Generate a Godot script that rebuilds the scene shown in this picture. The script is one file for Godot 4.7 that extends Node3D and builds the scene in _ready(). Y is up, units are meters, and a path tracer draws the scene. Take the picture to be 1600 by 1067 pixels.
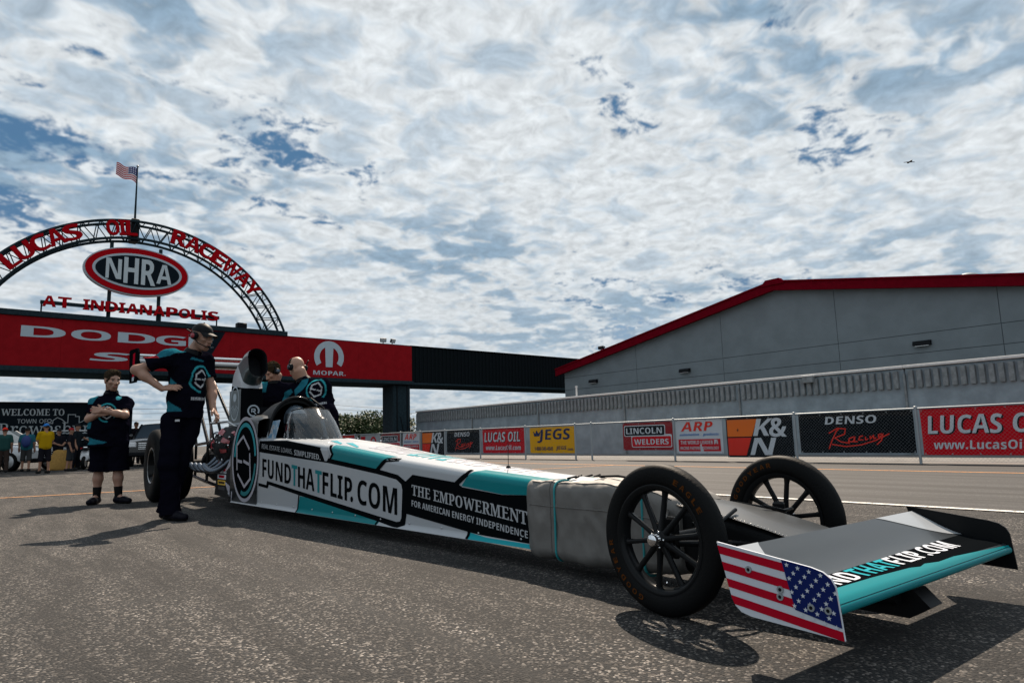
extends Node3D

const CX := 2.59            # centre line of the dragster
const FX := 13.95           # the chain link fence runs along x = FX
var M := {}
var taken := {}
var fonts := {}
var text_cache := {}

# ---------------------------------------------------------------- setup
func _ready():
	var cam := Camera3D.new()
	cam.name = "camera"
	cam.position = Vector3(0, 0.70, 0)
	cam.rotation_order = EULER_ORDER_YXZ
	cam.rotation_degrees = Vector3(8.0, -38.0, -1.6)
	cam.fov = 53.13
	cam.near = 0.05
	cam.far = 4000.0
	add_child(cam)
	cam.current = true
	var env := Environment.new()
	env.background_mode = Environment.BG_SKY
	var sky := Sky.new()
	var psm := PanoramaSkyMaterial.new()
	psm.panorama = make_sky()
	psm.energy_multiplier = 0.63
	sky.sky_material = psm
	env.sky = sky
	env.tonemap_mode = Environment.TONE_MAPPER_LINEAR
	env.tonemap_exposure = 1.72
	env.sdfgi_enabled = true
	env.ssao_enabled = true
	env.ssil_enabled = true
	var we := WorldEnvironment.new()
	we.name = "world_environment"
	we.environment = env
	add_child(we)
	var sun := DirectionalLight3D.new()
	sun.name = "sun"
	sun.light_energy = 1.6
	sun.light_color = Color(1.0, 0.925, 0.84)
	sun.light_angular_distance = 0.6
	sun.shadow_enabled = true
	add_child(sun)
	var to_sun := SUN.normalized()
	sun.look_at_from_position(to_sun * 50.0, Vector3.ZERO)
	make_materials()
	build_ground()
	build_wall()
	build_hall()
	build_bridge()
	build_arch()
	build_trees()
	build_fence()
	build_banners()
	build_far_side()
	build_dragster()
	build_cover()
	build_people()
	build_wires()

const SUN := Vector3(0.65, 1.15, -0.76)

# ---------------------------------------------------------------- sky (clouds and air only)
const SKY_W := 4096
const SKY_H := 2048
var sky_rows := []
var sky_n := []
func make_sky() -> ImageTexture:
	sky_rows.resize(SKY_H)
	for k in 5:
		var n := FastNoiseLite.new()
		n.seed = 202 + k * 7
		n.noise_type = FastNoiseLite.TYPE_SIMPLEX_SMOOTH
		n.fractal_type = FastNoiseLite.FRACTAL_FBM
		n.fractal_octaves = [4, 6, 6, 5, 2][k]
		n.fractal_gain = [0.5, 0.58, 0.55, 0.65, 0.5][k]
		n.frequency = [0.5, 1.4, 4.0, 14.0, 5.0][k]
		sky_n.append(n)
	var id := WorkerThreadPool.add_group_task(sky_row, SKY_H / 2)
	WorkerThreadPool.wait_for_group_task_completion(id)
	var all := PackedByteArray()
	for y in SKY_H / 2:
		all.append_array(sky_rows[y])
	var low := PackedByteArray()
	low.resize(SKY_W * 3)
	for x in SKY_W:
		low[x * 3] = 112
		low[x * 3 + 1] = 112
		low[x * 3 + 2] = 110
	for y in SKY_H / 2:
		all.append_array(low)
	var im := Image.create_from_data(SKY_W, SKY_H, false, Image.FORMAT_RGB8, all)
	return ImageTexture.create_from_image(im)

func sky_row(y: int):
	var row := PackedByteArray()
	row.resize(SKY_W * 3)
	var th := (y + 0.5) / SKY_H * PI
	var up := cos(th)
	var r := sin(th)
	var n0: FastNoiseLite = sky_n[0]
	var n1: FastNoiseLite = sky_n[1]
	var n2: FastNoiseLite = sky_n[2]
	var n3: FastNoiseLite = sky_n[3]
	var n4: FastNoiseLite = sky_n[4]
	var sun := SUN.normalized()
	var haze := exp(-up * 9.0)
	for x in SKY_W:
		var ph := (x + 0.5) / SKY_W * TAU - PI
		var dx := sin(ph) * r
		var dz := -cos(ph) * r
		var k := 1.0 / (up + 0.11)
		var px := dx * k
		var pz := dz * k
		px += n4.get_noise_2d(px, pz) * 0.035
		pz += n4.get_noise_2d(px + 31.0, pz - 17.0) * 0.035
		var broad := n0.get_noise_2d(px, pz * 1.2)
		var mid := n1.get_noise_2d(px * 0.9 + pz * 0.35, pz * 1.3)
		var cells := n2.get_noise_2d(px, pz * 1.15)
		var fine := n3.get_noise_2d(px, pz)
		# open holes in the layer, torn at the edges
		var cover := 0.52 + broad * 0.75 + mid * 0.60 + cells * 0.22 + fine * 0.30
		var a := smoothstep(-0.06, 0.20, cover)
		# where the layer is deep its underside is blue grey
		var field := smoothstep(-0.35, 0.35, n0.get_noise_2d(px * 1.3 + 7.0, pz * 1.3 - 4.0))
		var deep := smoothstep(-0.10, 0.36, cells * 0.80 + mid * 0.42 + fine * 0.16 - 0.02 + field * 0.20) * (0.50 + 0.50 * field)
		var mu := maxf(0.0, dx * sun.x + up * sun.y + dz * sun.z)
		var glow := 0.16 * pow(mu, 3.0) + 0.16 * pow(mu, 12.0)
		var air := Vector3(0.075, 0.175, 0.32).lerp(Vector3(0.32, 0.46, 0.57), haze)
		var bright := Vector3(0.77, 0.815, 0.845) * (0.90 + glow + mid * 0.12 + fine * 0.30 + cells * 0.08)
		var shade := Vector3(0.195, 0.325, 0.46) * (0.92 + glow * 1.1 + fine * 0.30)
		var cloud := bright.lerp(shade, deep * 0.88)
		cloud = cloud.lerp(Vector3(0.52, 0.58, 0.62) * (1.0 + mid * 0.25), haze * 0.75)
		var c := air.lerp(cloud, a * (1.0 - 0.10 * haze))
		row[x * 3] = srgb8(c.x)
		row[x * 3 + 1] = srgb8(c.y)
		row[x * 3 + 2] = srgb8(c.z)
	sky_rows[y] = row

func srgb8(v: float) -> int:
	v = clampf(v, 0.0, 1.0)
	var s := v * 12.92 if v < 0.0031308 else 1.055 * pow(v, 1.0 / 2.4) - 0.055
	return int(s * 255.0 + 0.5)

# ---------------------------------------------------------------- names and metas
func numbered(called: String) -> String:
	taken[called] = taken.get(called, -1) + 1
	return called if taken[called] == 0 else "%s_%03d" % [called, taken[called]]

func thing(called: String, label: String, category: String, at := Vector3.ZERO, turn := 0.0, group := "") -> Node3D:
	var o := Node3D.new()
	o.name = numbered(called)
	add_child(o)
	o.position = at
	o.rotation.y = turn
	tag(o, label, category, group)
	return o

func tag(o: Node, label: String, category: String, group := "", kind := ""):
	o.set_meta("label", label)
	if category: o.set_meta("category", category)
	if group: o.set_meta("group", group)
	if kind: o.set_meta("kind", kind)

func part(called: String, mb, m: Material, parent: Node, kind := "") -> MeshInstance3D:
	var o := MeshInstance3D.new()
	o.mesh = mb.mesh() if mb is MB else mb
	o.material_override = m
	o.name = called
	parent.add_child(o, true)
	if kind: o.set_meta("kind", kind)
	return o

func structure(called: String, mb, m: Material) -> MeshInstance3D:
	var o := part(numbered(called), mb, m, self, "structure")
	return o

# ---------------------------------------------------------------- mesh builder
class MB:
	var v := PackedVector3Array()
	var n := PackedVector3Array()
	var uv := PackedVector2Array()
	var c := PackedColorArray()
	var use_c := false
	var col := Color.WHITE

	func tri(a: Vector3, b: Vector3, d: Vector3, na: Vector3, nb: Vector3, nd: Vector3):
		if (b - a).cross(d - a).dot(na + nb + nd) > 0.0:
			v.append(a); v.append(d); v.append(b)
			n.append(na); n.append(nd); n.append(nb)
		else:
			v.append(a); v.append(b); v.append(d)
			n.append(na); n.append(nb); n.append(nd)
		if use_c:
			c.append(col); c.append(col); c.append(col)

	func flat(a: Vector3, b: Vector3, d: Vector3, out: Vector3):
		var q := (b - a).cross(d - a)
		if q.length_squared() < 1e-18:
			return
		q = q.normalized()
		if q.dot(out) < 0.0:
			q = -q
		tri(a, b, d, q, q, q)

	func quad(a: Vector3, b: Vector3, d: Vector3, e: Vector3, out: Vector3):
		flat(a, b, d, out)
		flat(a, d, e, out)

	func box(at: Vector3, size: Vector3, bev := 0.0, turn := Basis()):
		var h := size * 0.5
		if bev <= 0.0:
			for ax in 3:
				for s in [-1.0, 1.0]:
					var nn := Vector3.ZERO; nn[ax] = s
					var p := []
					for w in [[-1, -1], [1, -1], [1, 1], [-1, 1]]:
						var q := Vector3.ZERO
						q[ax] = s * h[ax]; q[(ax + 1) % 3] = w[0] * h[(ax + 1) % 3]; q[(ax + 2) % 3] = w[1] * h[(ax + 2) % 3]
						p.append(at + turn * q)
					quad(p[0], p[1], p[2], p[3], turn * nn)
			return
		bev = minf(bev, minf(h.x, minf(h.y, h.z)) * 0.98)
		var i := h - Vector3.ONE * bev
		for ax in 3:
			var b1 := (ax + 1) % 3
			var b2 := (ax + 2) % 3
			for s in [-1.0, 1.0]:
				var nn := Vector3.ZERO; nn[ax] = s
				var p := []
				for w in [[-1, -1], [1, -1], [1, 1], [-1, 1]]:
					var q := Vector3.ZERO
					q[ax] = s * h[ax]; q[b1] = w[0] * i[b1]; q[b2] = w[1] * i[b2]
					p.append(at + turn * q)
				quad(p[0], p[1], p[2], p[3], turn * nn)
			for s1 in [-1.0, 1.0]:
				for s2 in [-1.0, 1.0]:
					var nn := Vector3.ZERO; nn[b1] = s1; nn[b2] = s2
					var p := []
					for w in [[-1, 0], [1, 0], [1, 1], [-1, 1]]:
						var q := Vector3.ZERO
						q[ax] = w[0] * i[ax]
						q[b1] = s1 * (h[b1] if w[1] == 0 else i[b1])
						q[b2] = s2 * (i[b2] if w[1] == 0 else h[b2])
						p.append(at + turn * q)
					quad(p[0], p[1], p[2], p[3], turn * nn)
		for sx in [-1.0, 1.0]:
			for sy in [-1.0, 1.0]:
				for sz in [-1.0, 1.0]:
					var s := Vector3(sx, sy, sz)
					flat(at + turn * (s * Vector3(h.x, i.y, i.z)), at + turn * (s * Vector3(i.x, h.y, i.z)), at + turn * (s * Vector3(i.x, i.y, h.z)), turn * s)

	func bar(a: Vector3, b: Vector3, w: float, t: float, bev := 0.0, up := Vector3.UP):
		var z := (b - a).normalized()
		if absf(z.dot(up)) > 0.99: up = Vector3.RIGHT
		var x := up.cross(z).normalized()
		box((a + b) * 0.5, Vector3(w, t, a.distance_to(b)), bev, Basis(x, z.cross(x), z))

	func tube(pts: Array, rad, sides := 8, caps := true):
		var cnt := pts.size()
		var up := Vector3.UP
		var rings := []
		var norms := []
		var x := Vector3.ZERO
		for i in cnt:
			var t: Vector3 = (pts[mini(i + 1, cnt - 1)] - pts[maxi(i - 1, 0)]).normalized()
			if i == 0:
				if absf(t.dot(up)) > 0.95: up = Vector3.RIGHT
				x = up.cross(t).normalized()
			else:
				x = (x - t * x.dot(t)).normalized()
			var y := t.cross(x)
			var r: float = rad[i] if rad is Array else rad
			var ring := []
			var nn := []
			for k in sides:
				var a := TAU * k / sides
				var q := x * cos(a) + y * sin(a)
				ring.append(pts[i] + q * r)
				nn.append(q)
			rings.append(ring); norms.append(nn)
		for i in cnt - 1:
			for k in sides:
				var l := (k + 1) % sides
				tri(rings[i][k], rings[i + 1][k], rings[i + 1][l], norms[i][k], norms[i + 1][k], norms[i + 1][l])
				tri(rings[i][k], rings[i + 1][l], rings[i][l], norms[i][k], norms[i + 1][l], norms[i][l])
		if caps:
			for e in [0, cnt - 1]:
				var o: Vector3 = (pts[0] - pts[1]) if e == 0 else (pts[cnt - 1] - pts[cnt - 2])
				for k in range(1, sides - 1):
					flat(rings[e][0], rings[e][k], rings[e][k + 1], o)

	# profile: [[radius, height], ...] turned about xf's y axis
	func lathe(prof: Array, xf: Transform3D, segs := 32, crease := 0.6):
		var np := prof.size()
		var sn := []
		for i in np - 1:
			var d := Vector2(prof[i + 1][0] - prof[i][0], prof[i + 1][1] - prof[i][1]).normalized()
			sn.append(Vector2(d.y, -d.x))
		for i in np - 1:
			var n0: Vector2 = sn[i]
			var n1: Vector2 = sn[i]
			if i > 0 and sn[i].dot(sn[i - 1]) > crease: n0 = (sn[i] + sn[i - 1]).normalized()
			if i < np - 2 and sn[i].dot(sn[i + 1]) > crease: n1 = (sn[i] + sn[i + 1]).normalized()
			for k in segs:
				var a := TAU * k / segs
				var b := TAU * (k + 1) / segs
				var p := []
				var q := []
				for w in [[a, 0], [b, 0], [b, 1], [a, 1]]:
					var pr: Array = prof[i + w[1]]
					var m: Vector2 = n1 if w[1] else n0
					p.append(xf * Vector3(cos(w[0]) * pr[0], pr[1], sin(w[0]) * pr[0]))
					q.append(xf.basis * Vector3(cos(w[0]) * m.x, m.y, sin(w[0]) * m.x))
				if prof[i][0] > 1e-6: tri(p[0], p[1], p[2], q[0], q[1], q[2])
				if prof[i + 1][0] > 1e-6: tri(p[0], p[2], p[3], q[0], q[2], q[3])

	# polygon in the xy plane of xf, thickness along its z
	func prism(poly: PackedVector2Array, z0: float, z1: float, xf := Transform3D()):
		var ix := Geometry2D.triangulate_polygon(poly)
		for i in range(0, ix.size(), 3):
			for z in [z0, z1]:
				flat(xf * v3(poly[ix[i]], z), xf * v3(poly[ix[i + 1]], z), xf * v3(poly[ix[i + 2]], z), xf.basis * Vector3(0, 0, 1 if z == z1 else -1) * signf(z1 - z0))
		var cw := Geometry2D.is_polygon_clockwise(poly)
		for i in poly.size():
			var a := poly[i]
			var b := poly[(i + 1) % poly.size()]
			var o := Vector3(b.y - a.y, a.x - b.x, 0) * (-1.0 if cw else 1.0)
			quad(xf * v3(a, z0), xf * v3(b, z0), xf * v3(b, z1), xf * v3(a, z1), xf.basis * o)

	func v3(p: Vector2, z: float) -> Vector3:
		return Vector3(p.x, p.y, z)

	# smooth sheet: f(i, j) gives the point
	func sheet(nu: int, nv: int, f: Callable, out: Vector3, closed_u := false):
		var p := []
		for i in nu + 1:
			var rowp := PackedVector3Array()
			for j in nv + 1:
				rowp.append(f.call(float(i % nu if closed_u else i) / nu, float(j) / nv))
			p.append(rowp)
		var nn := []
		for i in nu + 1:
			var rown := PackedVector3Array()
			for j in nv + 1:
				var i0 := maxi(i - 1, 0)
				var i1 := mini(i + 1, nu)
				if closed_u:
					i0 = (i - 1 + nu) % nu
					i1 = (i + 1) % nu
				var du: Vector3 = p[i1][j] - p[i0][j]
				var dv: Vector3 = p[i][mini(j + 1, nv)] - p[i][maxi(j - 1, 0)]
				var q := du.cross(dv).normalized()
				rown.append(q)
			nn.append(rown)
		var sgn := 1.0
		if out != Vector3.ZERO:
			var s := Vector3.ZERO
			for i in nu + 1:
				for j in nv + 1: s += nn[i][j]
			if s.dot(out) < 0: sgn = -1.0
		for i in nu:
			for j in nv:
				tri(p[i][j], p[i + 1][j], p[i + 1][j + 1], nn[i][j] * sgn, nn[i + 1][j] * sgn, nn[i + 1][j + 1] * sgn)
				tri(p[i][j], p[i + 1][j + 1], p[i][j + 1], nn[i][j] * sgn, nn[i + 1][j + 1] * sgn, nn[i][j + 1] * sgn)

	# rings of equal size joined into a skin; normals from neighbours
	func loft(rings: Array, cap0 := false, cap1 := false):
		var nr := rings.size()
		var ns: int = rings[0].size()
		var cen := []
		for r in rings:
			var s := Vector3.ZERO
			for p in r: s += p
			cen.append(s / ns)
		var nn := []
		for i in nr:
			var row := []
			for k in ns:
				var du: Vector3 = rings[i][(k + 1) % ns] - rings[i][(k - 1 + ns) % ns]
				var dv: Vector3 = rings[mini(i + 1, nr - 1)][k] - rings[maxi(i - 1, 0)][k]
				var q := du.cross(dv).normalized()
				if q.dot(rings[i][k] - cen[i]) < 0: q = -q
				row.append(q)
			nn.append(row)
		for i in nr - 1:
			for k in ns:
				var l := (k + 1) % ns
				tri(rings[i][k], rings[i + 1][k], rings[i + 1][l], nn[i][k], nn[i + 1][k], nn[i + 1][l])
				tri(rings[i][k], rings[i + 1][l], rings[i][l], nn[i][k], nn[i + 1][l], nn[i][l])
		if cap0:
			for k in ns: flat(cen[0], rings[0][k], rings[0][(k + 1) % ns], cen[0] - cen[1])
		if cap1:
			for k in ns: flat(cen[nr - 1], rings[nr - 1][k], rings[nr - 1][(k + 1) % ns], cen[nr - 1] - cen[nr - 2])

	func ball(at: Vector3, r: Vector3, seg := 16, turn := Basis()):
		var h := seg / 2
		for i in h:
			for k in seg:
				var p := []
				var q := []
				for w in [[i, k], [i, k + 1], [i + 1, k + 1], [i + 1, k]]:
					var t: float = PI * w[0] / h
					var f: float = TAU * w[1] / seg
					var s := Vector3(sin(t) * cos(f), cos(t), sin(t) * sin(f))
					p.append(at + turn * (s * r))
					q.append((turn * (s / r)).normalized())
				if i > 0: tri(p[0], p[1], p[2], q[0], q[1], q[2])
				if i < h - 1: tri(p[0], p[2], p[3], q[0], q[2], q[3])

	func mesh() -> ArrayMesh:
		var a := []
		a.resize(Mesh.ARRAY_MAX)
		a[Mesh.ARRAY_VERTEX] = v
		a[Mesh.ARRAY_NORMAL] = n
		if uv.size() == v.size(): a[Mesh.ARRAY_TEX_UV] = uv
		if use_c and c.size() == v.size(): a[Mesh.ARRAY_COLOR] = c
		var m := ArrayMesh.new()
		if v.size() > 0:
			m.add_surface_from_arrays(Mesh.PRIMITIVE_TRIANGLES, a)
		return m

# ---------------------------------------------------------------- lettering and flat print
func font(kind: String) -> Font:
	if not fonts.has(kind):
		var f := SystemFont.new()
		f.font_names = PackedStringArray(["Droid Serif" if kind.begins_with("serif") else "Droid Sans"])
		f.font_weight = 700 if kind.ends_with("bold") else 400
		fonts[kind] = f
	return fonts[kind]

# triangles of a line of text, in a box 0..1 x 0..1
func glyphs(txt: String, kind: String) -> PackedVector2Array:
	var key := kind + ":" + txt
	if text_cache.has(key):
		return text_cache[key]
	var t := TextMesh.new()
	t.text = txt
	t.font = font(kind)
	t.font_size = 64
	t.pixel_size = 0.01
	t.depth = 0.0
	t.curve_step = 1.5
	var ar := t.get_mesh_arrays()
	var vs: PackedVector3Array = ar[Mesh.ARRAY_VERTEX]
	var ix = ar[Mesh.ARRAY_INDEX]
	if ix == null or ix.size() == 0: ix = range(vs.size())
	var lo := Vector2(1e9, 1e9)
	var hi := -lo
	for p in vs:
		lo = lo.min(Vector2(p.x, p.y)); hi = hi.max(Vector2(p.x, p.y))
	var out := PackedVector2Array()
	for i in ix:
		out.append((Vector2(vs[i].x, vs[i].y) - lo) / (hi - lo))
	text_cache[key] = out
	return out

# surf(u, v) -> point on a surface; print lies `lift` above it, on the side of `out`
func print_tris(mb: MB, tris: PackedVector2Array, surf: Callable, lift: float, out: Vector3, longest := 0.0):
	if longest > 0.0:
		# cut long triangles so that print follows a bent surface
		var todo := []
		var done := PackedVector2Array()
		for i in range(0, tris.size(), 3): todo.append([tris[i], tris[i + 1], tris[i + 2]])
		while todo.size() > 0 and done.size() < 60000:
			var t: Array = todo.pop_back()
			var p := [surf.call(t[0].x, t[0].y), surf.call(t[1].x, t[1].y), surf.call(t[2].x, t[2].y)]
			var e := 0
			var l := 0.0
			for k in 3:
				var q: float = p[k].distance_to(p[(k + 1) % 3])
				if q > l:
					l = q; e = k
			if l <= longest:
				done.append_array(t)
			else:
				var m: Vector2 = (t[e] + t[(e + 1) % 3]) * 0.5
				todo.append([t[e], m, t[(e + 2) % 3]])
				todo.append([m, t[(e + 1) % 3], t[(e + 2) % 3]])
		tris = done
	for i in range(0, tris.size(), 3):
		var p := []
		var q := []
		for k in 3:
			var w := tris[i + k]
			var a: Vector3 = surf.call(w.x, w.y)
			var b: Vector3 = surf.call(w.x + 0.004, w.y)
			var d: Vector3 = surf.call(w.x, w.y + 0.004)
			var nn := (b - a).cross(d - a).normalized()
			if nn.dot(out) < 0: nn = -nn
			p.append(a + nn * lift)
			q.append(nn)
		mb.tri(p[0], p[1], p[2], q[0], q[1], q[2])

# text in the quadrilateral whose lower edge runs a->b and whose upper edge runs d->e (surface coordinates)
func lettering(mb: MB, txt: String, kind: String, a: Vector2, b: Vector2, d: Vector2, e: Vector2, surf: Callable, lift: float, out: Vector3, longest := 0.0):
	var g := glyphs(txt, kind)
	var t := PackedVector2Array()
	for p in g:
		t.append(a.lerp(b, p.x).lerp(d.lerp(e, p.x), p.y))
	print_tris(mb, t, surf, lift, out, longest)

func text_box(mb: MB, txt: String, kind: String, x: float, y: float, w: float, h: float, surf: Callable, lift: float, out: Vector3, slant := 0.0, longest := 0.0):
	lettering(mb, txt, kind, Vector2(x, y), Vector2(x + w, y), Vector2(x + slant * h, y + h), Vector2(x + w + slant * h, y + h), surf, lift, out, longest)

# a polygon of print, cut into small pieces so that it follows a bent surface
func patch(mb: MB, poly: Array, surf: Callable, lift: float, out: Vector3, cell := 0.0):
	var pv := PackedVector2Array(poly)
	var pieces := [pv]
	if cell > 0.0:
		pieces = []
		var lo := pv[0]
		var hi := pv[0]
		for p in pv:
			lo = lo.min(p); hi = hi.max(p)
		var nx := int(ceil((hi.x - lo.x) / (cell * 4.0)))
		var ny := int(ceil((hi.y - lo.y) / cell))
		for i in maxi(nx, 1):
			for j in maxi(ny, 1):
				var r := Vector2(lo.x + i * cell * 4.0, lo.y + j * cell)
				var sq := PackedVector2Array([r, r + Vector2(cell * 4.0, 0), r + Vector2(cell * 4.0, cell), r + Vector2(0, cell)])
				for k in Geometry2D.intersect_polygons(pv, sq): pieces.append(k)
	for k in pieces:
		var ix := Geometry2D.triangulate_polygon(k)
		var t := PackedVector2Array()
		for i in ix: t.append(k[i])
		print_tris(mb, t, surf, lift, out)

# a band of print along a line of points
func stroke(mb: MB, pts: Array, w: float, surf: Callable, lift: float, out: Vector3, closed := false):
	var n := pts.size()
	var t := PackedVector2Array()
	var last := n if closed else n - 1
	var l := []
	var r := []
	for i in n:
		var a: Vector2 = pts[(i - 1 + n) % n] if (closed or i > 0) else pts[i]
		var b: Vector2 = pts[(i + 1) % n] if (closed or i < n - 1) else pts[i]
		var d1: Vector2 = (pts[i] - a).normalized() if a != pts[i] else (b - pts[i]).normalized()
		var d2: Vector2 = (b - pts[i]).normalized() if b != pts[i] else d1
		var m := (d1 + d2).normalized()
		var nn := Vector2(-m.y, m.x)
		var k := minf(1.0 / maxf(0.4, Vector2(-d1.y, d1.x).dot(nn)), 1.8)
		l.append(pts[i] + nn * w * 0.5 * k)
		r.append(pts[i] - nn * w * 0.5 * k)
	for i in last:
		var j := (i + 1) % n
		t.append_array([l[i], r[i], r[j], l[i], r[j], l[j]])
	print_tris(mb, t, surf, lift, out)

func ellipse(cx: float, cy: float, rx: float, ry: float, n := 48, a0 := 0.0, a1 := TAU) -> Array:
	var o := []
	var whole := absf(a1 - a0 - TAU) < 0.01
	for i in (n if whole else n + 1):
		var a := a0 + (a1 - a0) * i / n
		o.append(Vector2(cx + cos(a) * rx, cy + sin(a) * ry))
	return o

# ---------------------------------------------------------------- materials
func mt(key: String, lin: Color, rough := 0.6, metal := 0.0, coat := 0.0) -> StandardMaterial3D:
	var m := StandardMaterial3D.new()
	m.resource_name = key
	m.albedo_color = lin.linear_to_srgb()
	m.roughness = rough
	m.metallic = metal
	if coat > 0.0:
		m.clearcoat_enabled = true
		m.clearcoat = coat
		m.clearcoat_roughness = 0.06
	M[key] = m
	return m

func noise_tex(seed_: int, freq: float, oct := 4, type := FastNoiseLite.TYPE_SIMPLEX_SMOOTH, size := 512, ramp = null, as_normal := false, bump := 4.0, ret := -1, gain := 0.5) -> NoiseTexture2D:
	var n := FastNoiseLite.new()
	n.seed = seed_
	n.frequency = freq
	n.noise_type = type
	n.fractal_octaves = oct
	n.fractal_gain = gain
	if oct <= 1: n.fractal_type = FastNoiseLite.FRACTAL_NONE
	if ret >= 0: n.cellular_return_type = ret
	n.cellular_jitter = 1.0
	var t := NoiseTexture2D.new()
	t.width = size
	t.height = size
	t.seamless = true
	t.seamless_blend_skirt = 0.08
	t.noise = n
	if ramp:
		var g := Gradient.new()
		var off := PackedFloat32Array()
		var cols := PackedColorArray()
		for r in ramp:
			off.append(r[0]); cols.append(r[1].linear_to_srgb() if r[1] is Color else Color(r[1], r[1], r[1]))
		g.offsets = off
		g.colors = cols
		t.color_ramp = g
	t.as_normal_map = as_normal
	t.bump_strength = bump
	return t

func grain(m: StandardMaterial3D, scale: float, seed_: int, freq := 0.02, lo := 0.8, hi := 1.0, bump := 0.0):
	# wear and grain on a plain colour: a noise multiplied over it, fixed in the world
	var c := m.albedo_color.srgb_to_linear()
	m.albedo_color = Color.WHITE
	m.albedo_texture = noise_tex(seed_, freq, 5, FastNoiseLite.TYPE_SIMPLEX_SMOOTH, 512, [[0.2, Color(c.r * lo, c.g * lo, c.b * lo)], [0.8, Color(c.r * hi, c.g * hi, c.b * hi)]], false, 4.0, -1, 0.6)
	m.uv1_triplanar = true
	m.uv1_world_triplanar = true
	m.uv1_scale = Vector3.ONE * scale
	if bump > 0.0:
		m.normal_enabled = true
		m.normal_texture = noise_tex(seed_ + 1, freq * 2.0, 4, FastNoiseLite.TYPE_SIMPLEX_SMOOTH, 512, null, true, bump)
		m.normal_scale = 0.6

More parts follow.
